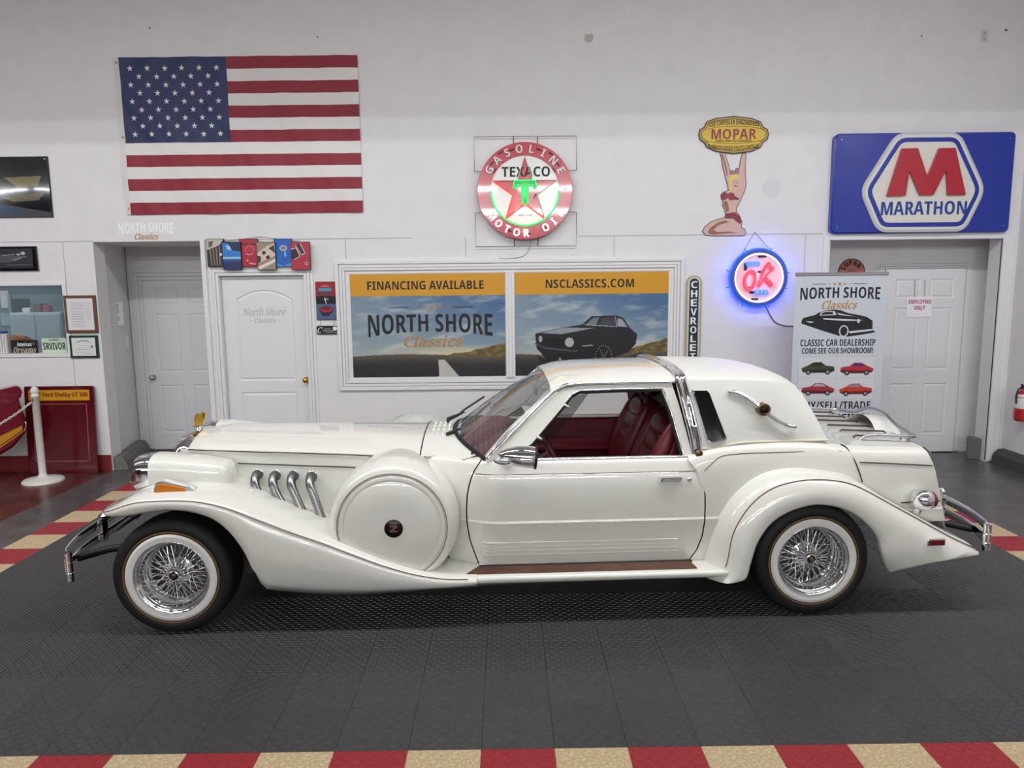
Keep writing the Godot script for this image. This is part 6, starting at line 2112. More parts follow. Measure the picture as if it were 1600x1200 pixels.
func car_cabin() -> void:
	# painted front roof
	var h := Shape.new()
	var rows := []
	for j in 17:
		rows.append(roof_row(lerpf(0.33, 1.075, j / 16.0)))
	h.grid(rows, Vector3(0.8, 1.0, 0))
	obj("roof", h, M.paint, car)
	var hl := Shape.new()
	rows = []
	for j in 9:
		rows.append(roof_row(lerpf(0.35, 1.85, j / 8.0), -0.022))
	hl.grid(rows, Vector3(0.8, 2.5, 0))
	obj("headliner", hl, M.leather_dark, car)
	# vinyl rear roof
	var v := Shape.new()
	rows = []
	for j in 25:
		rows.append(roof_row(lerpf(1.125, 1.86, j / 24.0), 0.006, true))
	v.grid(rows, Vector3(1.5, 1.0, 0))
	# closed back with its own small window
	var back := [[], [], []]
	for p in rows[-1]:
		back[0].append(p)
		back[1].append(Vector3(lerpf(p.x, 1.93, 0.6), lerpf(p.y, 1.1, 0.45), p.z * 0.7))
		back[2].append(Vector3(1.92, 1.1, 0))
	v.grid(back, Vector3(1.4, 1.1, 0), 1)
	var vin := obj("vinyl_roof", v, M.vinyl, car)
	var bw := Shape.new()
	bw.prism(rounded(-0.3, 1.06, 0.3, 1.24, 0.05), 0.0, 0.006, Transform3D(Basis(Vector3.UP, PI / 2), Vector3(1.945, 0, 0)))
	obj("rear_window", bw, M.dark_glass, vin)
	for s in [1.0, -1.0]:
		# piping along the foot of the vinyl
		var pp := Shape.new()
		var path := []
		for j in 17:
			var x := lerpf(1.125, 1.86, j / 16.0)
			var r := roof_row(x, 0.006, true)
			path.append(Vector3(r[0].x, r[0].y, s * (r[0].z + 0.004)))
		pp.tube(path, 0.007, 8)
		obj("piping", pp, mat(rgb(226, 220, 196), 0.5), vin)
		# opera window
		var fr := Shape.new()
		var fo := [[1.163, 1.288], [1.248, 1.287], [1.262, 1.272], [1.348, 1.012], [1.338, 0.998], [1.25, 0.984], [1.232, 0.996], [1.157, 1.272]]
		var cx := 1.2505
		var cy := 1.138
		var ring_o := []
		var ring_i := []
		var ring_b := []
		var pane_c := []
		for q in fo:
			var z: float = opera_z(q[1]) + 0.018
			ring_o.append(Vector3(q[0], q[1], s * (z - 0.004)))
			ring_b.append(Vector3(lerpf(q[0], cx, 0.06), lerpf(q[1], cy, 0.03), s * (z + 0.009)))
			ring_i.append(Vector3(lerpf(q[0], cx, 0.17), lerpf(q[1], cy, 0.07), s * (z + 0.003)))
			pane_c.append(Vector3(cx, cy, s * (opera_z(cy) + 0.021)))
		fr.grid([ring_o, ring_b, ring_i], Vector3(cx, cy, 0), -1, true)
		var ow := obj("opera_window", fr, M.chrome, car)
		var og := Shape.new()
		og.grid([ring_i, pane_c], Vector3(cx, cy, 0), 0, true)
		obj("pane", og, M.dark_glass, ow)
		# landau bar
		var lb := Shape.new()
		var lp := []
		for q in [[1.392, 1.276], [1.43, 1.268], [1.485, 1.238], [1.53, 1.203], [1.568, 1.172], [1.61, 1.137], [1.66, 1.1], [1.712, 1.077], [1.742, 1.072]]:
			lp.append(Vector3(q[0], q[1], s * (opera_z(q[1]) + 0.032)))
		lp = through(lp, 4)
		var rad := []
		for i in lp.size():
			var t := float(i) / (lp.size() - 1)
			rad.append(0.0125 + 0.005 * (1.0 - absf(t * 2 - 1)))
		lb.tube(lp, rad, 12)
		var bar := obj("landau_bar", lb, M.chrome, car)
		for e in [[1.388, 1.275], [1.746, 1.07]]:
			var en := Shape.new()
			en.ball(Vector3(e[0], e[1], s * (opera_z(e[1]) + 0.022)), Vector3(0.02, 0.018, 0.018), 14, 10)
			obj("bar_end", en, M.chrome, bar)
		var md := Shape.new()
		md.lathe([Vector2(0.037, 0.0), Vector2(0.037, 0.046), Vector2(0.033, 0.052), Vector2(0.028, 0.049), Vector2(0.0, 0.049)], Transform3D(Basis(Vector3.RIGHT, s * PI / 2), Vector3(1.568, 1.175, s * (opera_z(1.175) + 0.008))), 28)
		var mo := obj("medallion", md, M.bronze, bar)
		var mc := Shape.new()
		mc.lathe([Vector2(0.026, 0.048), Vector2(0.024, 0.052), Vector2(0, 0.052)], Transform3D(Basis(Vector3.RIGHT, s * PI / 2), Vector3(1.568, 1.175, s * (opera_z(1.175) + 0.008))), 24)
		obj("medallion_face", mc, M.emblem, mo)
		# door window frame: painted outer frame, chrome drip rail, black seal
		var out_ := [[-0.03, 0.912], [0.15, 1.083], [0.33, 1.255], [0.40, 1.30], [0.5, 1.318], [0.75, 1.322], [1.05, 1.322], [1.085, 1.2], [1.115, 1.06], [1.145, 0.912]]
		var in_ := [[0.10, 0.912], [0.215, 0.995], [0.41, 1.205], [0.45, 1.255], [0.5, 1.278], [0.75, 1.283], [0.985, 1.283], [1.02, 1.17], [1.05, 1.04], [1.083, 0.912]]
		var fs := Shape.new()
		frame_strip(fs, out_, in_, s, 0.035, Vector3(0.6, 1.1, 0))
		var wf := obj("window_frame", fs, M.paint, car)
		var dr := Shape.new()
		var dpath := []
		for q in [[-0.058, 0.915], [0.13, 1.092], [0.31, 1.262], [0.38, 1.308], [0.47, 1.33], [0.75, 1.335], [1.065, 1.332]]:
			dpath.append(Vector3(q[0], q[1], s * (glass_z(q[1]) + 0.008)))
		dr.tube(through(dpath, 5), 0.0105, 10)
		obj("drip_rail", dr, M.chrome, wf)
		var se := Shape.new()
		var spath := []
		for q in in_:
			spath.append(Vector3(q[0], q[1], s * (glass_z(q[1]) - 0.006)))
		se.tube(spath, 0.009, 8)
		obj("seal", se, M.rubber, wf)
		var ch := Shape.new()
		spath = []
		for q in [[0.405, 1.215], [0.45, 1.268], [0.5, 1.291], [0.75, 1.296], [0.997, 1.296], [1.03, 1.18], [1.062, 1.04], [1.096, 0.915]]:
			spath.append(Vector3(q[0], q[1], s * (glass_z(q[1]) + 0.003)))
		ch.tube(spath, 0.0055, 8)
		obj("chrome_bead", ch, M.chrome, wf)
		var bl := Shape.new()
		bl.tube([Vector3(0.05, 0.909, s * 0.70), Vector3(0.6, 0.909, s * 0.704), Vector3(1.11, 0.909, s * 0.70)], 0.009, 8)
		obj("belt_molding", bl, M.chrome, wf)
		# dark quarter triangle with the smoked visor above it
		var tq := Shape.new()
		tq.grid([[Vector3(0.06, 0.912, s * (glass_z(0.912) - 0.012)), Vector3(0.265, 0.912, s * (glass_z(0.912) - 0.012))], [Vector3(0.2, 1.0, s * (glass_z(1.0) - 0.012)), Vector3(0.225, 0.99, s * (glass_z(0.99) - 0.012))]], Vector3(0.2, 0.95, 0))
		obj("sail_panel", tq, M.black, wf)
		var vi := Shape.new()
		vi.grid([[Vector3(0.215, 0.995, s * (glass_z(0.995) + 0.004)), Vector3(0.30, 0.985, s * (glass_z(0.985) + 0.012))], [Vector3(0.41, 1.205, s * (glass_z(1.205) + 0.004)), Vector3(0.475, 1.18, s * (glass_z(1.18) + 0.012))], [Vector3(0.45, 1.258, s * (glass_z(1.258) + 0.004)), Vector3(0.55, 1.275, s * (glass_z(1.275) + 0.012))]], Vector3(0.4, 1.1, 0))
		obj("visor", vi, M.smoke, wf)
		for q in [[0.252, 1.03], [0.418, 1.205]]:
			var cl := Shape.new()
			cl.ball(Vector3(q[0], q[1], s * (glass_z(q[1]) + 0.012)), Vector3(0.022, 0.01, 0.008), 12, 8, Basis(Vector3.BACK, -0.5))
			obj("visor_clip", cl, M.chrome, wf)
	# side glass is down on the driver's side, up on the other
	var gl := Shape.new()
	gl.grid([[Vector3(0.10, 0.912, -0.69), Vector3(1.08, 0.912, -0.69)], [Vector3(0.41, 1.205, -glass_z(1.205) + 0.015), Vector3(1.01, 1.205, -glass_z(1.205) + 0.015)], [Vector3(0.5, 1.28, -glass_z(1.28) + 0.015), Vector3(0.985, 1.28, -glass_z(1.28) + 0.015)]], Vector3(0.6, 1.0, 0))
	obj("side_window", gl, M.glass, car)
	# windscreen with its black surround
	var ws := Shape.new()
	rows = []
	for j in 7:
		var t := j / 6.0
		var row := []
		for k in 17:
			var u := lerpf(-1.0, 1.0, k / 16.0)
			var base := Vector3(-0.262 + 0.2 * u * u, tab(HOOD_EDGE, -0.15) + 0.062 * (1.0 - absf(u) ** 2.2), u * 0.685)
			var top := Vector3(0.33 + 0.03 * u * u, lerpf(1.338, 1.284, u * u), u * 0.555)
			row.append(base.lerp(top, t) + Vector3(-0.02, 0.012, 0) * sin(PI * t))
		rows.append(row)
	ws.grid(rows, Vector3(0.5, 0.9, 0))
	var wind := obj("windshield", ws, M.glass, car)
	var sur := Shape.new()
	sur.tube(rows[0], 0.014, 8)
	obj("lower_seal", sur, M.rubber, wind)
	for s in [1, -1]:
		var pil := Shape.new()
		var e := []
		for r in rows:
			e.append(r[16 if s > 0 else 0])
		var in_side := []
		for p in e:
			in_side.append(p + Vector3(-0.012, 0.004, -s * 0.03))
		var outer := []
		for p in e:
			outer.append(Vector3(p.x + 0.055, p.y - 0.012, s * (glass_z(p.y) + 0.004)))
		pil.grid([in_side, e, outer], Vector3(0.5, 1.0, 0))
		obj("windshield_pillar", pil, M.paint, wind)
		var tr := Shape.new()
		tr.tube(e, 0.008, 8)
		obj("windshield_trim", tr, M.chrome, wind)
	var top_trim := Shape.new()
	top_trim.tube(rows[6], 0.008, 8)
	obj("windshield_trim", top_trim, M.chrome, wind)
	# wipers
	for q in [[Vector3(-0.30, 0.968, 0.22), Vector3(-0.17, 1.0, 0.1), Vector3(-0.02, 1.13, -0.02)], [Vector3(-0.315, 0.985, -0.22), Vector3(-0.2, 1.02, -0.3), Vector3(-0.06, 1.11, -0.42)]]:
		var wp := Shape.new()
		wp.tube([q[0] + Vector3(0, -0.02, 0), q[0], q[0].lerp(q[1], 0.3), q[1]], [0.016, 0.015, 0.013, 0.004], 8)
		wp.lathe([Vector2(0.026, 0), Vector2(0.022, 0.008), Vector2(0, 0.01)], Transform3D(Basis(), q[0] + Vector3(0, -0.022, 0)), 16)
		var wo := obj("wiper", wp, M.black, car)
		var bl := Shape.new()
		bl.tube([q[1] + (q[1] - q[2]) * 0.35 + Vector3(-0.005, 0.01, 0), q[1] + Vector3(-0.01, 0.012, 0), q[2]], 0.007, 6)
		obj("blade", bl, M.black, wo)
	# bright band over the roof
	var hb := Shape.new()
	rows = []
	var ins := []
	for q in [[-0.033, -0.002], [-0.03, 0.014], [-0.014, 0.017], [-0.012, 0.012], [0.012, 0.012], [0.014, 0.017], [0.03, 0.014], [0.033, -0.002]]:
		var row := []
		var r := roof_row(1.1, q[1] + 0.004, true)
		for p in r:
			row.append(Vector3(p.x + q[0], p.y - (0.02 if p.y < 0.96 else 0.0), p.z + signf(p.z) * maxf(q[1], 0.0) * (1.0 if p.y < 1.3 else 0.0)))
		rows.append(row)
	hb.grid(rows, Vector3(1.1, 1.0, 0))
	var band := obj("roof_band", hb, M.chrome, car)
	var cs := Shape.new()
	cs.grid([rows[3], rows[4]], Vector3(1.1, 1.0, 0))
	for s in [1.0, -1.0]:
		for q in [[1.03, 1.28], [1.2, 1.05]]:
			var cl := Shape.new()
			var y: float = [1.16, 1.03][0 if q[0] < 1.1 else 1]
			cl.box(Vector3(1.1 + (1.33 - y) * 0.19, y, s * (0.575 + (1.33 - y) * 0.32 + 0.02)), Vector3(0.03, 0.12, 0.012), 0.004)
			obj("band_insert", cl, M.steel, band)
		var md := Shape.new()
		md.lathe([Vector2(0.022, 0.0), Vector2(0.022, 0.012), Vector2(0.018, 0.016), Vector2(0.0, 0.014)], Transform3D(Basis(Vector3.RIGHT, s * PI / 2), Vector3(1.178, 0.93, s * 0.715)), 20)
		obj("medallion", md, M.bronze, band)

func opera_z(y: float) -> float:
	return lerpf(0.69, 0.577, clampf((y - 0.96) / 0.36, 0.0, 1.0)) + 0.012 * sin(clampf((y - 0.96) / 0.36, 0.0, 1.0) * PI)

func car_seat(at: Vector3) -> void:
	var c := Shape.new()
	c.box(Vector3(0, 0, 0), Vector3(0.52, 0.16, 0.5), 0.06)
	var seat := obj("seat", c, M.leather, car, at)
	var lean := Transform3D(Basis(Vector3.BACK, -0.38), Vector3(0.25, 0.06, 0))
	var b := Shape.new()
	var rows := []
	for q in [[0.0, 0.09, 0.24], [0.05, 0.1, 0.25], [0.2, 0.095, 0.255], [0.4, 0.08, 0.245], [0.5, 0.07, 0.22], [0.55, 0.05, 0.18], [0.56, 0.002, 0.002]]:
		var row := []
		for k in 24:
			var a := TAU * k / 24
			row.append(lean * Vector3(signf(cos(a)) * absf(cos(a)) ** 0.6 * q[1], q[0], signf(sin(a)) * absf(sin(a)) ** 0.6 * q[2]))
		rows.append(row)
	b.grid(rows, lean * Vector3(0, 0.3, 0), 0, true)
	obj("backrest", b, M.leather, seat)
	for k in 4:
		var t := Shape.new()
		t.ball(lean * Vector3(-0.07, 0.1 + 0.12 * k, 0), Vector3(0.026, 0.07, 0.19), 18, 8, lean.basis)
		obj("cushion_roll", t, M.leather, seat)
	for z in [-0.21, 0.21]:
		var w := Shape.new()
		w.ball(lean * Vector3(-0.05, 0.27, z), Vector3(0.06, 0.27, 0.05), 14, 10, lean.basis)
		obj("bolster", w, M.leather, seat)
	var hr := Shape.new()
	hr.ball(lean * Vector3(-0.01, 0.66, 0), Vector3(0.06, 0.1, 0.15), 16, 10, lean.basis)
	obj("headrest", hr, M.leather, seat)

func car_interior() -> void:
	var t := Shape.new()
	t.box(Vector3(0.75, 0.33, 0), Vector3(1.5, 0.04, 1.3))
	obj("carpet", t, M.leather_dark, car)
	for s in [1.0, -1.0]:
		var p := Shape.new()
		p.box(Vector3(0.55, 0.62, s * 0.655), Vector3(1.3, 0.55, 0.03), 0.01)
		var pan := obj("door_panel", p, M.leather, car)
		var ar := Shape.new()
		ar.box(Vector3(0.6, 0.68, s * 0.61), Vector3(0.6, 0.06, 0.06), 0.02)
		obj("armrest", ar, M.leather, pan)
		var st := Shape.new()
		st.box(Vector3(0.55, 0.78, s * 0.637), Vector3(1.1, 0.05, 0.01), 0.003)
		obj("door_inlay", st, M.leather_dark, pan)
	var bk := Shape.new()
	bk.box(Vector3(1.5, 0.68, 0), Vector3(0.06, 0.6, 1.28), 0.02)
	obj("rear_bulkhead", bk, M.leather_dark, car)
	var d := Shape.new()
	var rows := []
	for q in [[-0.2, 0.90], [-0.1, 0.925], [0.05, 0.93], [0.13, 0.915], [0.16, 0.88], [0.15, 0.78], [0.12, 0.68], [0.0, 0.66]]:
		var row := []
		for k in 9:
			var z := lerpf(-0.64, 0.64, k / 8.0)
			row.append(Vector3(q[0], q[1], z))
		rows.append(row)
	d.grid(rows, Vector3(-0.05, 0.8, 0))
	var dash := obj("dashboard", d, M.leather, car)
	for k in 8:
		var r := Shape.new()
		r.tube([Vector3(-0.14 + 0.034 * k, 0.928, -0.6), Vector3(-0.14 + 0.034 * k, 0.928, 0.6)], 0.006, 6)
		obj("dash_rib", r, M.leather_dark, dash)
	var ring := []
	var wx := Transform3D(Basis(Vector3.BACK, -1.05), Vector3(0.36, 0.87, 0.36))
	for k in 32:
		var a := TAU * k / 32
		ring.append(wx * Vector3(cos(a) * 0.185, 0, sin(a) * 0.185))
	var w := Shape.new()
	w.tube(ring, 0.013, 10, false, true)
	w.tube([wx * Vector3(0, -0.02, -0.18), wx * Vector3(0, -0.03, 0), wx * Vector3(0, -0.02, 0.18)], 0.014, 8)
	w.tube([wx * Vector3(0, -0.03, 0), wx * Vector3(0, -0.25, 0)], 0.025, 10)
	obj("steering_wheel", w, M.leather_dark, car)
	car_seat(Vector3(0.68, 0.52, 0.34))
	car_seat(Vector3(0.68, 0.52, -0.34))
	var mir := Shape.new()
	mir.box(Vector3(0.28, 1.22, 0.0), Vector3(0.02, 0.055, 0.22), 0.008)
	mir.tube([Vector3(0.28, 1.24, 0), Vector3(0.31, 1.31, 0)], 0.006, 6)
	obj("rear_view_mirror", mir, M.black, car)
	# chassis and floor pan
	var u := Shape.new()
	u.box(Vector3(0.2, 0.29, 0), Vector3(3.9, 0.12, 1.2))
	u.box(Vector3(0.55, 0.25, 0), Vector3(1.4, 0.04, 1.5))
	obj("chassis", u, M.under, car)

func car_tail() -> void:
	# deck between cabin and tail
	var h := Shape.new()
	var rows := []
	for j in 13:
		var x := lerpf(1.86, 2.588, j / 12.0)
		var row := []
		for k in 21:
			var v := lerpf(-1.0, 1.0, k / 20.0)
			row.append(Vector3(x, tab(TOP_REAR, x) + 0.018 * (1.0 - v * v), v * (tab(HALF_W, x) - 0.065)))
		rows.append(row)
	h.grid(rows, Vector3(2.2, 0.5, 0))
	var deck := obj("trunk_lid", h, M.paint, car)
	# back panel
	var b := Shape.new()
	rows = []
	for q in [[0.93, 2.583], [0.915, 2.588], [0.9, 2.592], [0.8, 2.618], [0.6, 2.672], [0.42, 2.72], [0.38, 2.725]]:
		var row := []
		for k in 17:
			var v := lerpf(-1.0, 1.0, k / 16.0)
			row.append(Vector3(q[1] + 0.02 * (1.0 - v * v), minf(q[0], 0.915 + 0.018 * (1.0 - v * v)), v * (tab(HALF_W, q[1]) - (0.065 if q[0] > 0.905 else 0.0))))
		rows.append(row)
	b.grid(rows, Vector3(2.2, 0.6, 0))
	obj("tail_panel", b, M.paint, car)
	# rear spare-wheel hump
	var sp := Shape.new()
	var ax := Transform3D(Basis(Vector3.BACK, -PI / 2 - 0.22), Vector3(2.52, 0.70, 0))
	sp.lathe([Vector2(0.30, -0.06), Vector2(0.318, 0.03), Vector2(0.315, 0.1), Vector2(0.295, 0.14), Vector2(0.25, 0.16), Vector2(0.0, 0.17)], ax, 40)
	obj("spare_wheel_hump", sp, M.paint, car)
	for s in [1.0, -1.0]:
		# shut lines of the trunk and the lower break line
		for q in [[[2.045, 0.955], [2.07, 0.935], [2.11, 0.85], [2.152, 0.742]], [[2.135, 0.858], [2.3, 0.845], [2.6, 0.818]], [[2.41, 0.60], [2.665, 0.60]]]:
			var g := Shape.new()
			var path := []
			for e in q:
				path.append(Vector3(e[0], e[1], s * (rear_z(e[0], e[1]) + 0.0025)))
			g.tube(through(path, 4), 0.0034, 6)
			obj("shut_line", g, M.gap, deck)
		# tail lamp: chrome ball on a stalk
		var tl := Shape.new()
		tl.ball(Vector3(2.505, 0.635, s * 0.765), Vector3(0.066, 0.066, 0.064), 24, 16)
		tl.tube([Vector3(2.48, 0.55, s * 0.75), Vector3(2.49, 0.6, s * 0.76)], 0.02, 12)
		var lamp := obj("tail_lamp", tl, M.chrome, car)
		var ln := Shape.new()
		ln.ball(Vector3(2.545, 0.635, s * 0.765), Vector3(0.04, 0.052, 0.052), 20, 12)
		obj("lens", ln, M.red_lens, lamp)
		for k in [-0.4, 0.4]:
			var rg := Shape.new()
			var ring := []
			for i in 32:
				var a := TAU * i / 32
				ring.append(Vector3(2.505 + cos(a) * 0.0665 * cos(k), 0.635 + sin(k) * 0.066, s * 0.765 + sin(a) * 0.0645 * cos(k)))
			rg.tube(ring, 0.003, 6, false, true)
			obj("lamp_rib", rg, M.chrome, lamp)
	# luggage rack
	var rail := Shape.new()
	var pts := []
	for q in [[2.22, 0.915, 0.5], [2.25, 0.945, 0.5], [2.31, 0.968, 0.5], [2.45, 0.963, 0.5], [2.57, 0.957, 0.5], [2.605, 0.956, 0.475], [2.615, 0.96, 0.4], [2.615, 0.975, 0.28], [2.615, 1.0, 0.2], [2.615, 1.03, 0.12], [2.615, 1.044, 0.0]]:
		pts.append(Vector3(q[0], q[1], q[2]))
	for i in range(pts.size() - 2, -1, -1):
		pts.append(Vector3(pts[i].x, pts[i].y, -pts[i].z))
	rail.tube(through(pts, 5), 0.0105, 10)
	var rack := obj("luggage_rack", rail, M.steel, car)
	for s in [1.0, -1.0]:
		var leg := Shape.new()
		leg.box(Vector3(2.55, 0.93, s * 0.5), Vector3(0.022, 0.055, 0.014), 0.003)
		obj("rack_leg", leg, M.steel, rack)
	for k in 6:
		var z := 0.44 - k * 0.176
		var sl := Shape.new()
		sl.tube([Vector3(2.235, 0.945, z), Vector3(2.25, 0.958, z), Vector3(2.53, 0.944, z), Vector3(2.545, 0.93, z)], 0.0062, 6)
		obj("rack_strip", sl, M.rack_strip, rack)

func rear_z(x: float, y: float) -> float:
	var top := tab(TOP_REAR, x)
	for k in SIDE_REAR.size() - 1:
		var a := side_point(SIDE_REAR, x, k, 1.0, top)
		var b := side_point(SIDE_REAR, x, k + 1, 1.0, top)
		if y <= b.y:
			return lerpf(a.z, b.z, clampf((y - a.y) / (b.y - a.y), 0.0, 1.0))
	return tab(HALF_W, x) - 0.065

func blade(path: Array, hgt: float, thick: float) -> Shape:
	# a bowed bumper blade of rounded section
	var h := Shape.new()
	var sec := [[0.0, -0.5], [0.6, -0.42], [1.0, -0.2], [1.0, 0.2], [0.6, 0.42], [0.0, 0.5], [-0.2, 0.4], [-0.2, -0.4]]
	var cols := []
	for q in sec:
		var row := []
		for i in path.size():
			var t: Vector3 = path[mini(i + 1, path.size() - 1)] - path[maxi(i - 1, 0)]
			var n := Vector3(t.z, 0, -t.x).normalized()
			row.append(path[i] + n * q[0] * thick + Vector3(0, q[1] * hgt, 0))
		cols.append(row)
	cols.append(cols[0])
	var mid: Vector3 = path[path.size() / 2]
	h.grid(cols, mid + Vector3(signf(-mid.x) * 0.6, 0, 0))
	return h

func car_trim() -> void:
	# pinstripes along the doors and quarters
	for s in [1.0, -1.0]:
		var ps := Shape.new()
		var path := []
		for j in 21:
			var x := lerpf(-0.12, 1.15, j / 20.0)
			path.append(Vector3(x, 0.834, s * (tab(HALF_W, x) - 0.0015)))
		ps.tube(path, 0.0022, 6)
		obj("pinstripe", ps, M.stripe, car)
		var qs := Shape.new()
		path = []
		for q in [[1.2, 0.835], [1.235, 0.868], [1.28, 0.905], [1.33, 0.922], [1.45, 0.93], [1.7, 0.932], [2.03, 0.925]]:
			path.append(Vector3(q[0], q[1], s * (rear_z(q[0], q[1]) + 0.001)))
		qs.tube(through(path, 5), 0.0022, 6)
		obj("pinstripe", qs, M.stripe, car)
		# bullet mirror on the door
		var mi := Shape.new()
		var bas := Basis(Vector3.FORWARD, 0.12)
		mi.lathe([Vector2(0.002, -0.12), Vector2(0.02, -0.105), Vector2(0.04, -0.07), Vector2(0.056, -0.02), Vector2(0.062, 0.04), Vector2(0.062, 0.085), Vector2(0.056, 0.096), Vector2(0.05, 0.094)], Transform3D(Basis(Vector3.BACK, -PI / 2 - 0.1), Vector3(0.125, 0.965, s * 0.85)), 28)
		mi.tube([Vector3(0.06, 0.9, s * 0.72), Vector3(0.08, 0.92, s * 0.78), Vector3(0.1, 0.95, s * 0.83)], [0.032, 0.022, 0.026], 12)
		var mo := obj("side_mirror", mi, M.chrome, car)
		var mg := Shape.new()
		mg.lathe([Vector2(0.064, 0.086), Vector2(0.064, 0.099), Vector2(0.056, 0.1), Vector2(0.0, 0.096)], Transform3D(Basis(Vector3.BACK, -PI / 2 - 0.1), Vector3(0.125, 0.965, s * 0.85)), 28)
		obj("mirror_rim", mg, M.black, mo)
		for k in 2:
			var fl := Shape.new()
			fl.ball(Vector3([0.03, 0.17][k], [0.952, 0.952][k], s * 0.907), Vector3(0.05, 0.02, 0.008), 14, 8, Basis(Vector3.BACK, -0.1))
			obj("mirror_flute", fl, M.chrome, mo)
	# front bumper: two bowed blades with upright end caps, brackets and overriders
	var plan := [[-2.372, 0.85], [-2.44, 0.74], [-2.49, 0.55], [-2.51, 0.36], [-2.515, 0.15], [-2.515, 0.0]]
	var rear_plan := [[2.845, 0.85], [2.905, 0.74], [2.955, 0.55], [2.98, 0.36], [2.985, 0.15], [2.985, 0.0]]
	for q in [[plan, -1.0, "front_bumper", [0.436, 0.348], -2.372], [rear_plan, 1.0, "rear_bumper", [0.47, 0.39], 2.845]]:
		var bump := Node3D.new()
		bump.name = q[2]
		car.add_child(bump)
		for y in q[3]:
			var pts := []
			for e in q[0]:
				pts.append(Vector3(e[0], y, e[1]))
			for i in range(pts.size() - 2, -1, -1):
				pts.append(Vector3(pts[i].x, y, -pts[i].z))
			if q[1] > 0:
				pts.reverse()
			obj("blade", blade(through(pts, 5), 0.06, 0.014), M.chrome, bump)
		for s in [1.0, -1.0]:
			var y0: float = q[3][1] - 0.043
			var y1: float = q[3][0] + 0.042
			var cap := Shape.new()
			cap.lathe([Vector2(0, y0), Vector2(0.018, y0), Vector2(0.021, y0 + 0.006), Vector2(0.021, y0 + 0.05), Vector2(0.018, y0 + 0.053), Vector2(0.021, y0 + 0.056), Vector2(0.021, y1 - 0.062), Vector2(0.018, y1 - 0.059), Vector2(0.021, y1 - 0.056), Vector2(0.021, y1 - 0.006), Vector2(0.017, y1), Vector2(0, y1)], Transform3D(Basis(), Vector3(q[4], 0, s * 0.85)), 20, -1)
			obj("end_cap", cap, M.chrome, bump)
			var ov := Shape.new()
			ov.box(Vector3(q[4] + q[1] * 0.13, (y0 + y1) * 0.5 + 0.015, s * 0.22), Vector3(0.05, 0.19, 0.05), 0.018)
			obj("overrider", ov, M.chrome, bump)
			var br := Shape.new()
			br.tube([Vector3(q[4] + q[1] * 0.09, q[3][1], s * 0.6), Vector3(q[4] - q[1] * 0.02, q[3][1], s * 0.46), Vector3(q[4] - q[1] * 0.45, q[3][1] + 0.02, s * 0.4)], 0.024, 8)
			obj("bracket", br, M.black, bump)

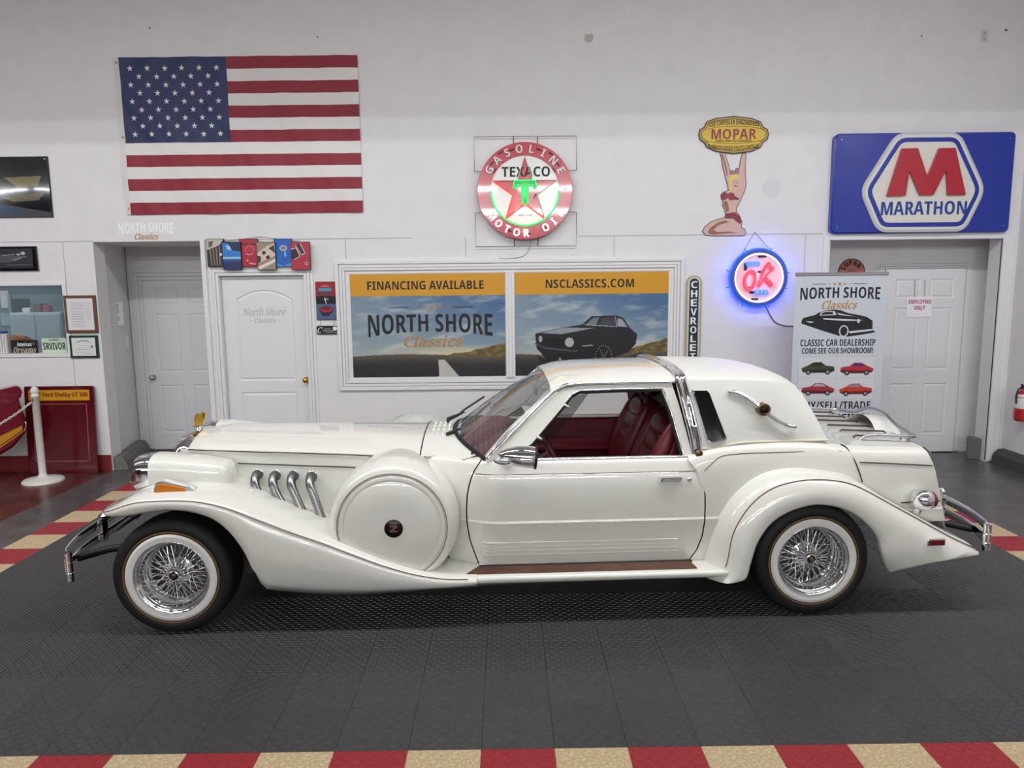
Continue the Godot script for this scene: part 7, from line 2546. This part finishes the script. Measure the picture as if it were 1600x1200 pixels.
func car_wheel(x: float, s: float) -> void:
	var w := Node3D.new()
	w.name = "wheel"
	w.position = Vector3(x, 0.332, s * 0.9)
	w.rotation.y = 0.0 if s > 0 else PI
	car.add_child(w, true)
	var ax := Transform3D(Basis(Vector3.RIGHT, PI / 2), Vector3.ZERO)
	var t := Shape.new()
	t.lathe([Vector2(0.2, -0.205), Vector2(0.26, -0.225), Vector2(0.305, -0.22), Vector2(0.326, -0.2), Vector2(0.3315, -0.17), Vector2(0.332, -0.11), Vector2(0.3315, -0.05), Vector2(0.326, -0.022), Vector2(0.312, -0.006), Vector2(0.29, 0.001), Vector2(0.266, 0.003), Vector2(0.264, 0.001), Vector2(0.246, 0.001), Vector2(0.2, -0.004)], ax, 72)
	obj("tire", t, M.rubber, w)
	var g := Shape.new()
	g.lathe([Vector2(0.263, 0.001), Vector2(0.2625, 0.0045), Vector2(0.2555, 0.0048), Vector2(0.255, 0.001)], ax, 72)
	obj("gold_ring", g, M.goldline, w)
	var ww := Shape.new()
	ww.lathe([Vector2(0.2495, 0.0), Vector2(0.2485, 0.0045), Vector2(0.23, 0.0055), Vector2(0.208, 0.001)], ax, 72)
	obj("whitewall", ww, M.whitewall, w)
	var r := Shape.new()
	r.lathe([Vector2(0.2095, -0.004), Vector2(0.2085, 0.004), Vector2(0.204, 0.006), Vector2(0.199, 0.003), Vector2(0.196, -0.008)], ax, 72)
	r.lathe([Vector2(0.196, -0.008), Vector2(0.192, -0.016), Vector2(0.184, -0.02), Vector2(0.181, -0.03), Vector2(0.179, -0.055), Vector2(0.172, -0.066), Vector2(0.166, -0.07), Vector2(0.162, -0.088), Vector2(0.152, -0.094), Vector2(0.15, -0.12)], ax, 72)
	obj("rim", r, M.chrome, w)
	var d := Shape.new()
	d.lathe([Vector2(0.2, -0.15), Vector2(0.0, -0.15)], ax, 40)
	obj("brake_drum", d, M.under, w)
	var sp := Shape.new()
	for k in 40:
		var a := TAU * k / 40
		var lean := (0.34 if k % 2 == 0 else -0.34)
		sp.tube([Vector3(cos(a) * 0.157, sin(a) * 0.157, -0.084), Vector3(cos(a + lean) * 0.04, sin(a + lean) * 0.04, -0.052)], 0.0023, 5, false)
		var a2 := a + TAU / 80
		var l2 := (0.42 if k % 2 == 0 else -0.42)
		sp.tube([Vector3(cos(a2) * 0.155, sin(a2) * 0.155, -0.094), Vector3(cos(a2 + l2) * 0.068, sin(a2 + l2) * 0.068, -0.122)], 0.0023, 5, false)
	var so := obj("spokes", sp, M.chrome, w)
	so.set_meta("kind", "stuff")
	var h := Shape.new()
	h.lathe([Vector2(0.078, -0.135), Vector2(0.078, -0.122), Vector2(0.07, -0.116), Vector2(0.05, -0.112), Vector2(0.042, -0.1), Vector2(0.04, -0.06), Vector2(0.044, -0.052), Vector2(0.036, -0.044), Vector2(0.031, -0.04), Vector2(0.03, -0.03), Vector2(0.026, -0.026), Vector2(0.0, -0.027)], ax, 32)
	obj("hub", h, M.chrome, w)
	var c := Shape.new()
	c.lathe([Vector2(0.0245, -0.028), Vector2(0.023, -0.0245), Vector2(0.0, -0.0245)], ax, 24)
	var cap := obj("hub_cap", c, M.emblem, w)
	var e := Shape.new()
	e.lathe([Vector2(0.0145, -0.025), Vector2(0.0135, -0.023), Vector2(0.0, -0.023)], ax, 20)
	obj("hub_badge", e, M.bronze, cap)
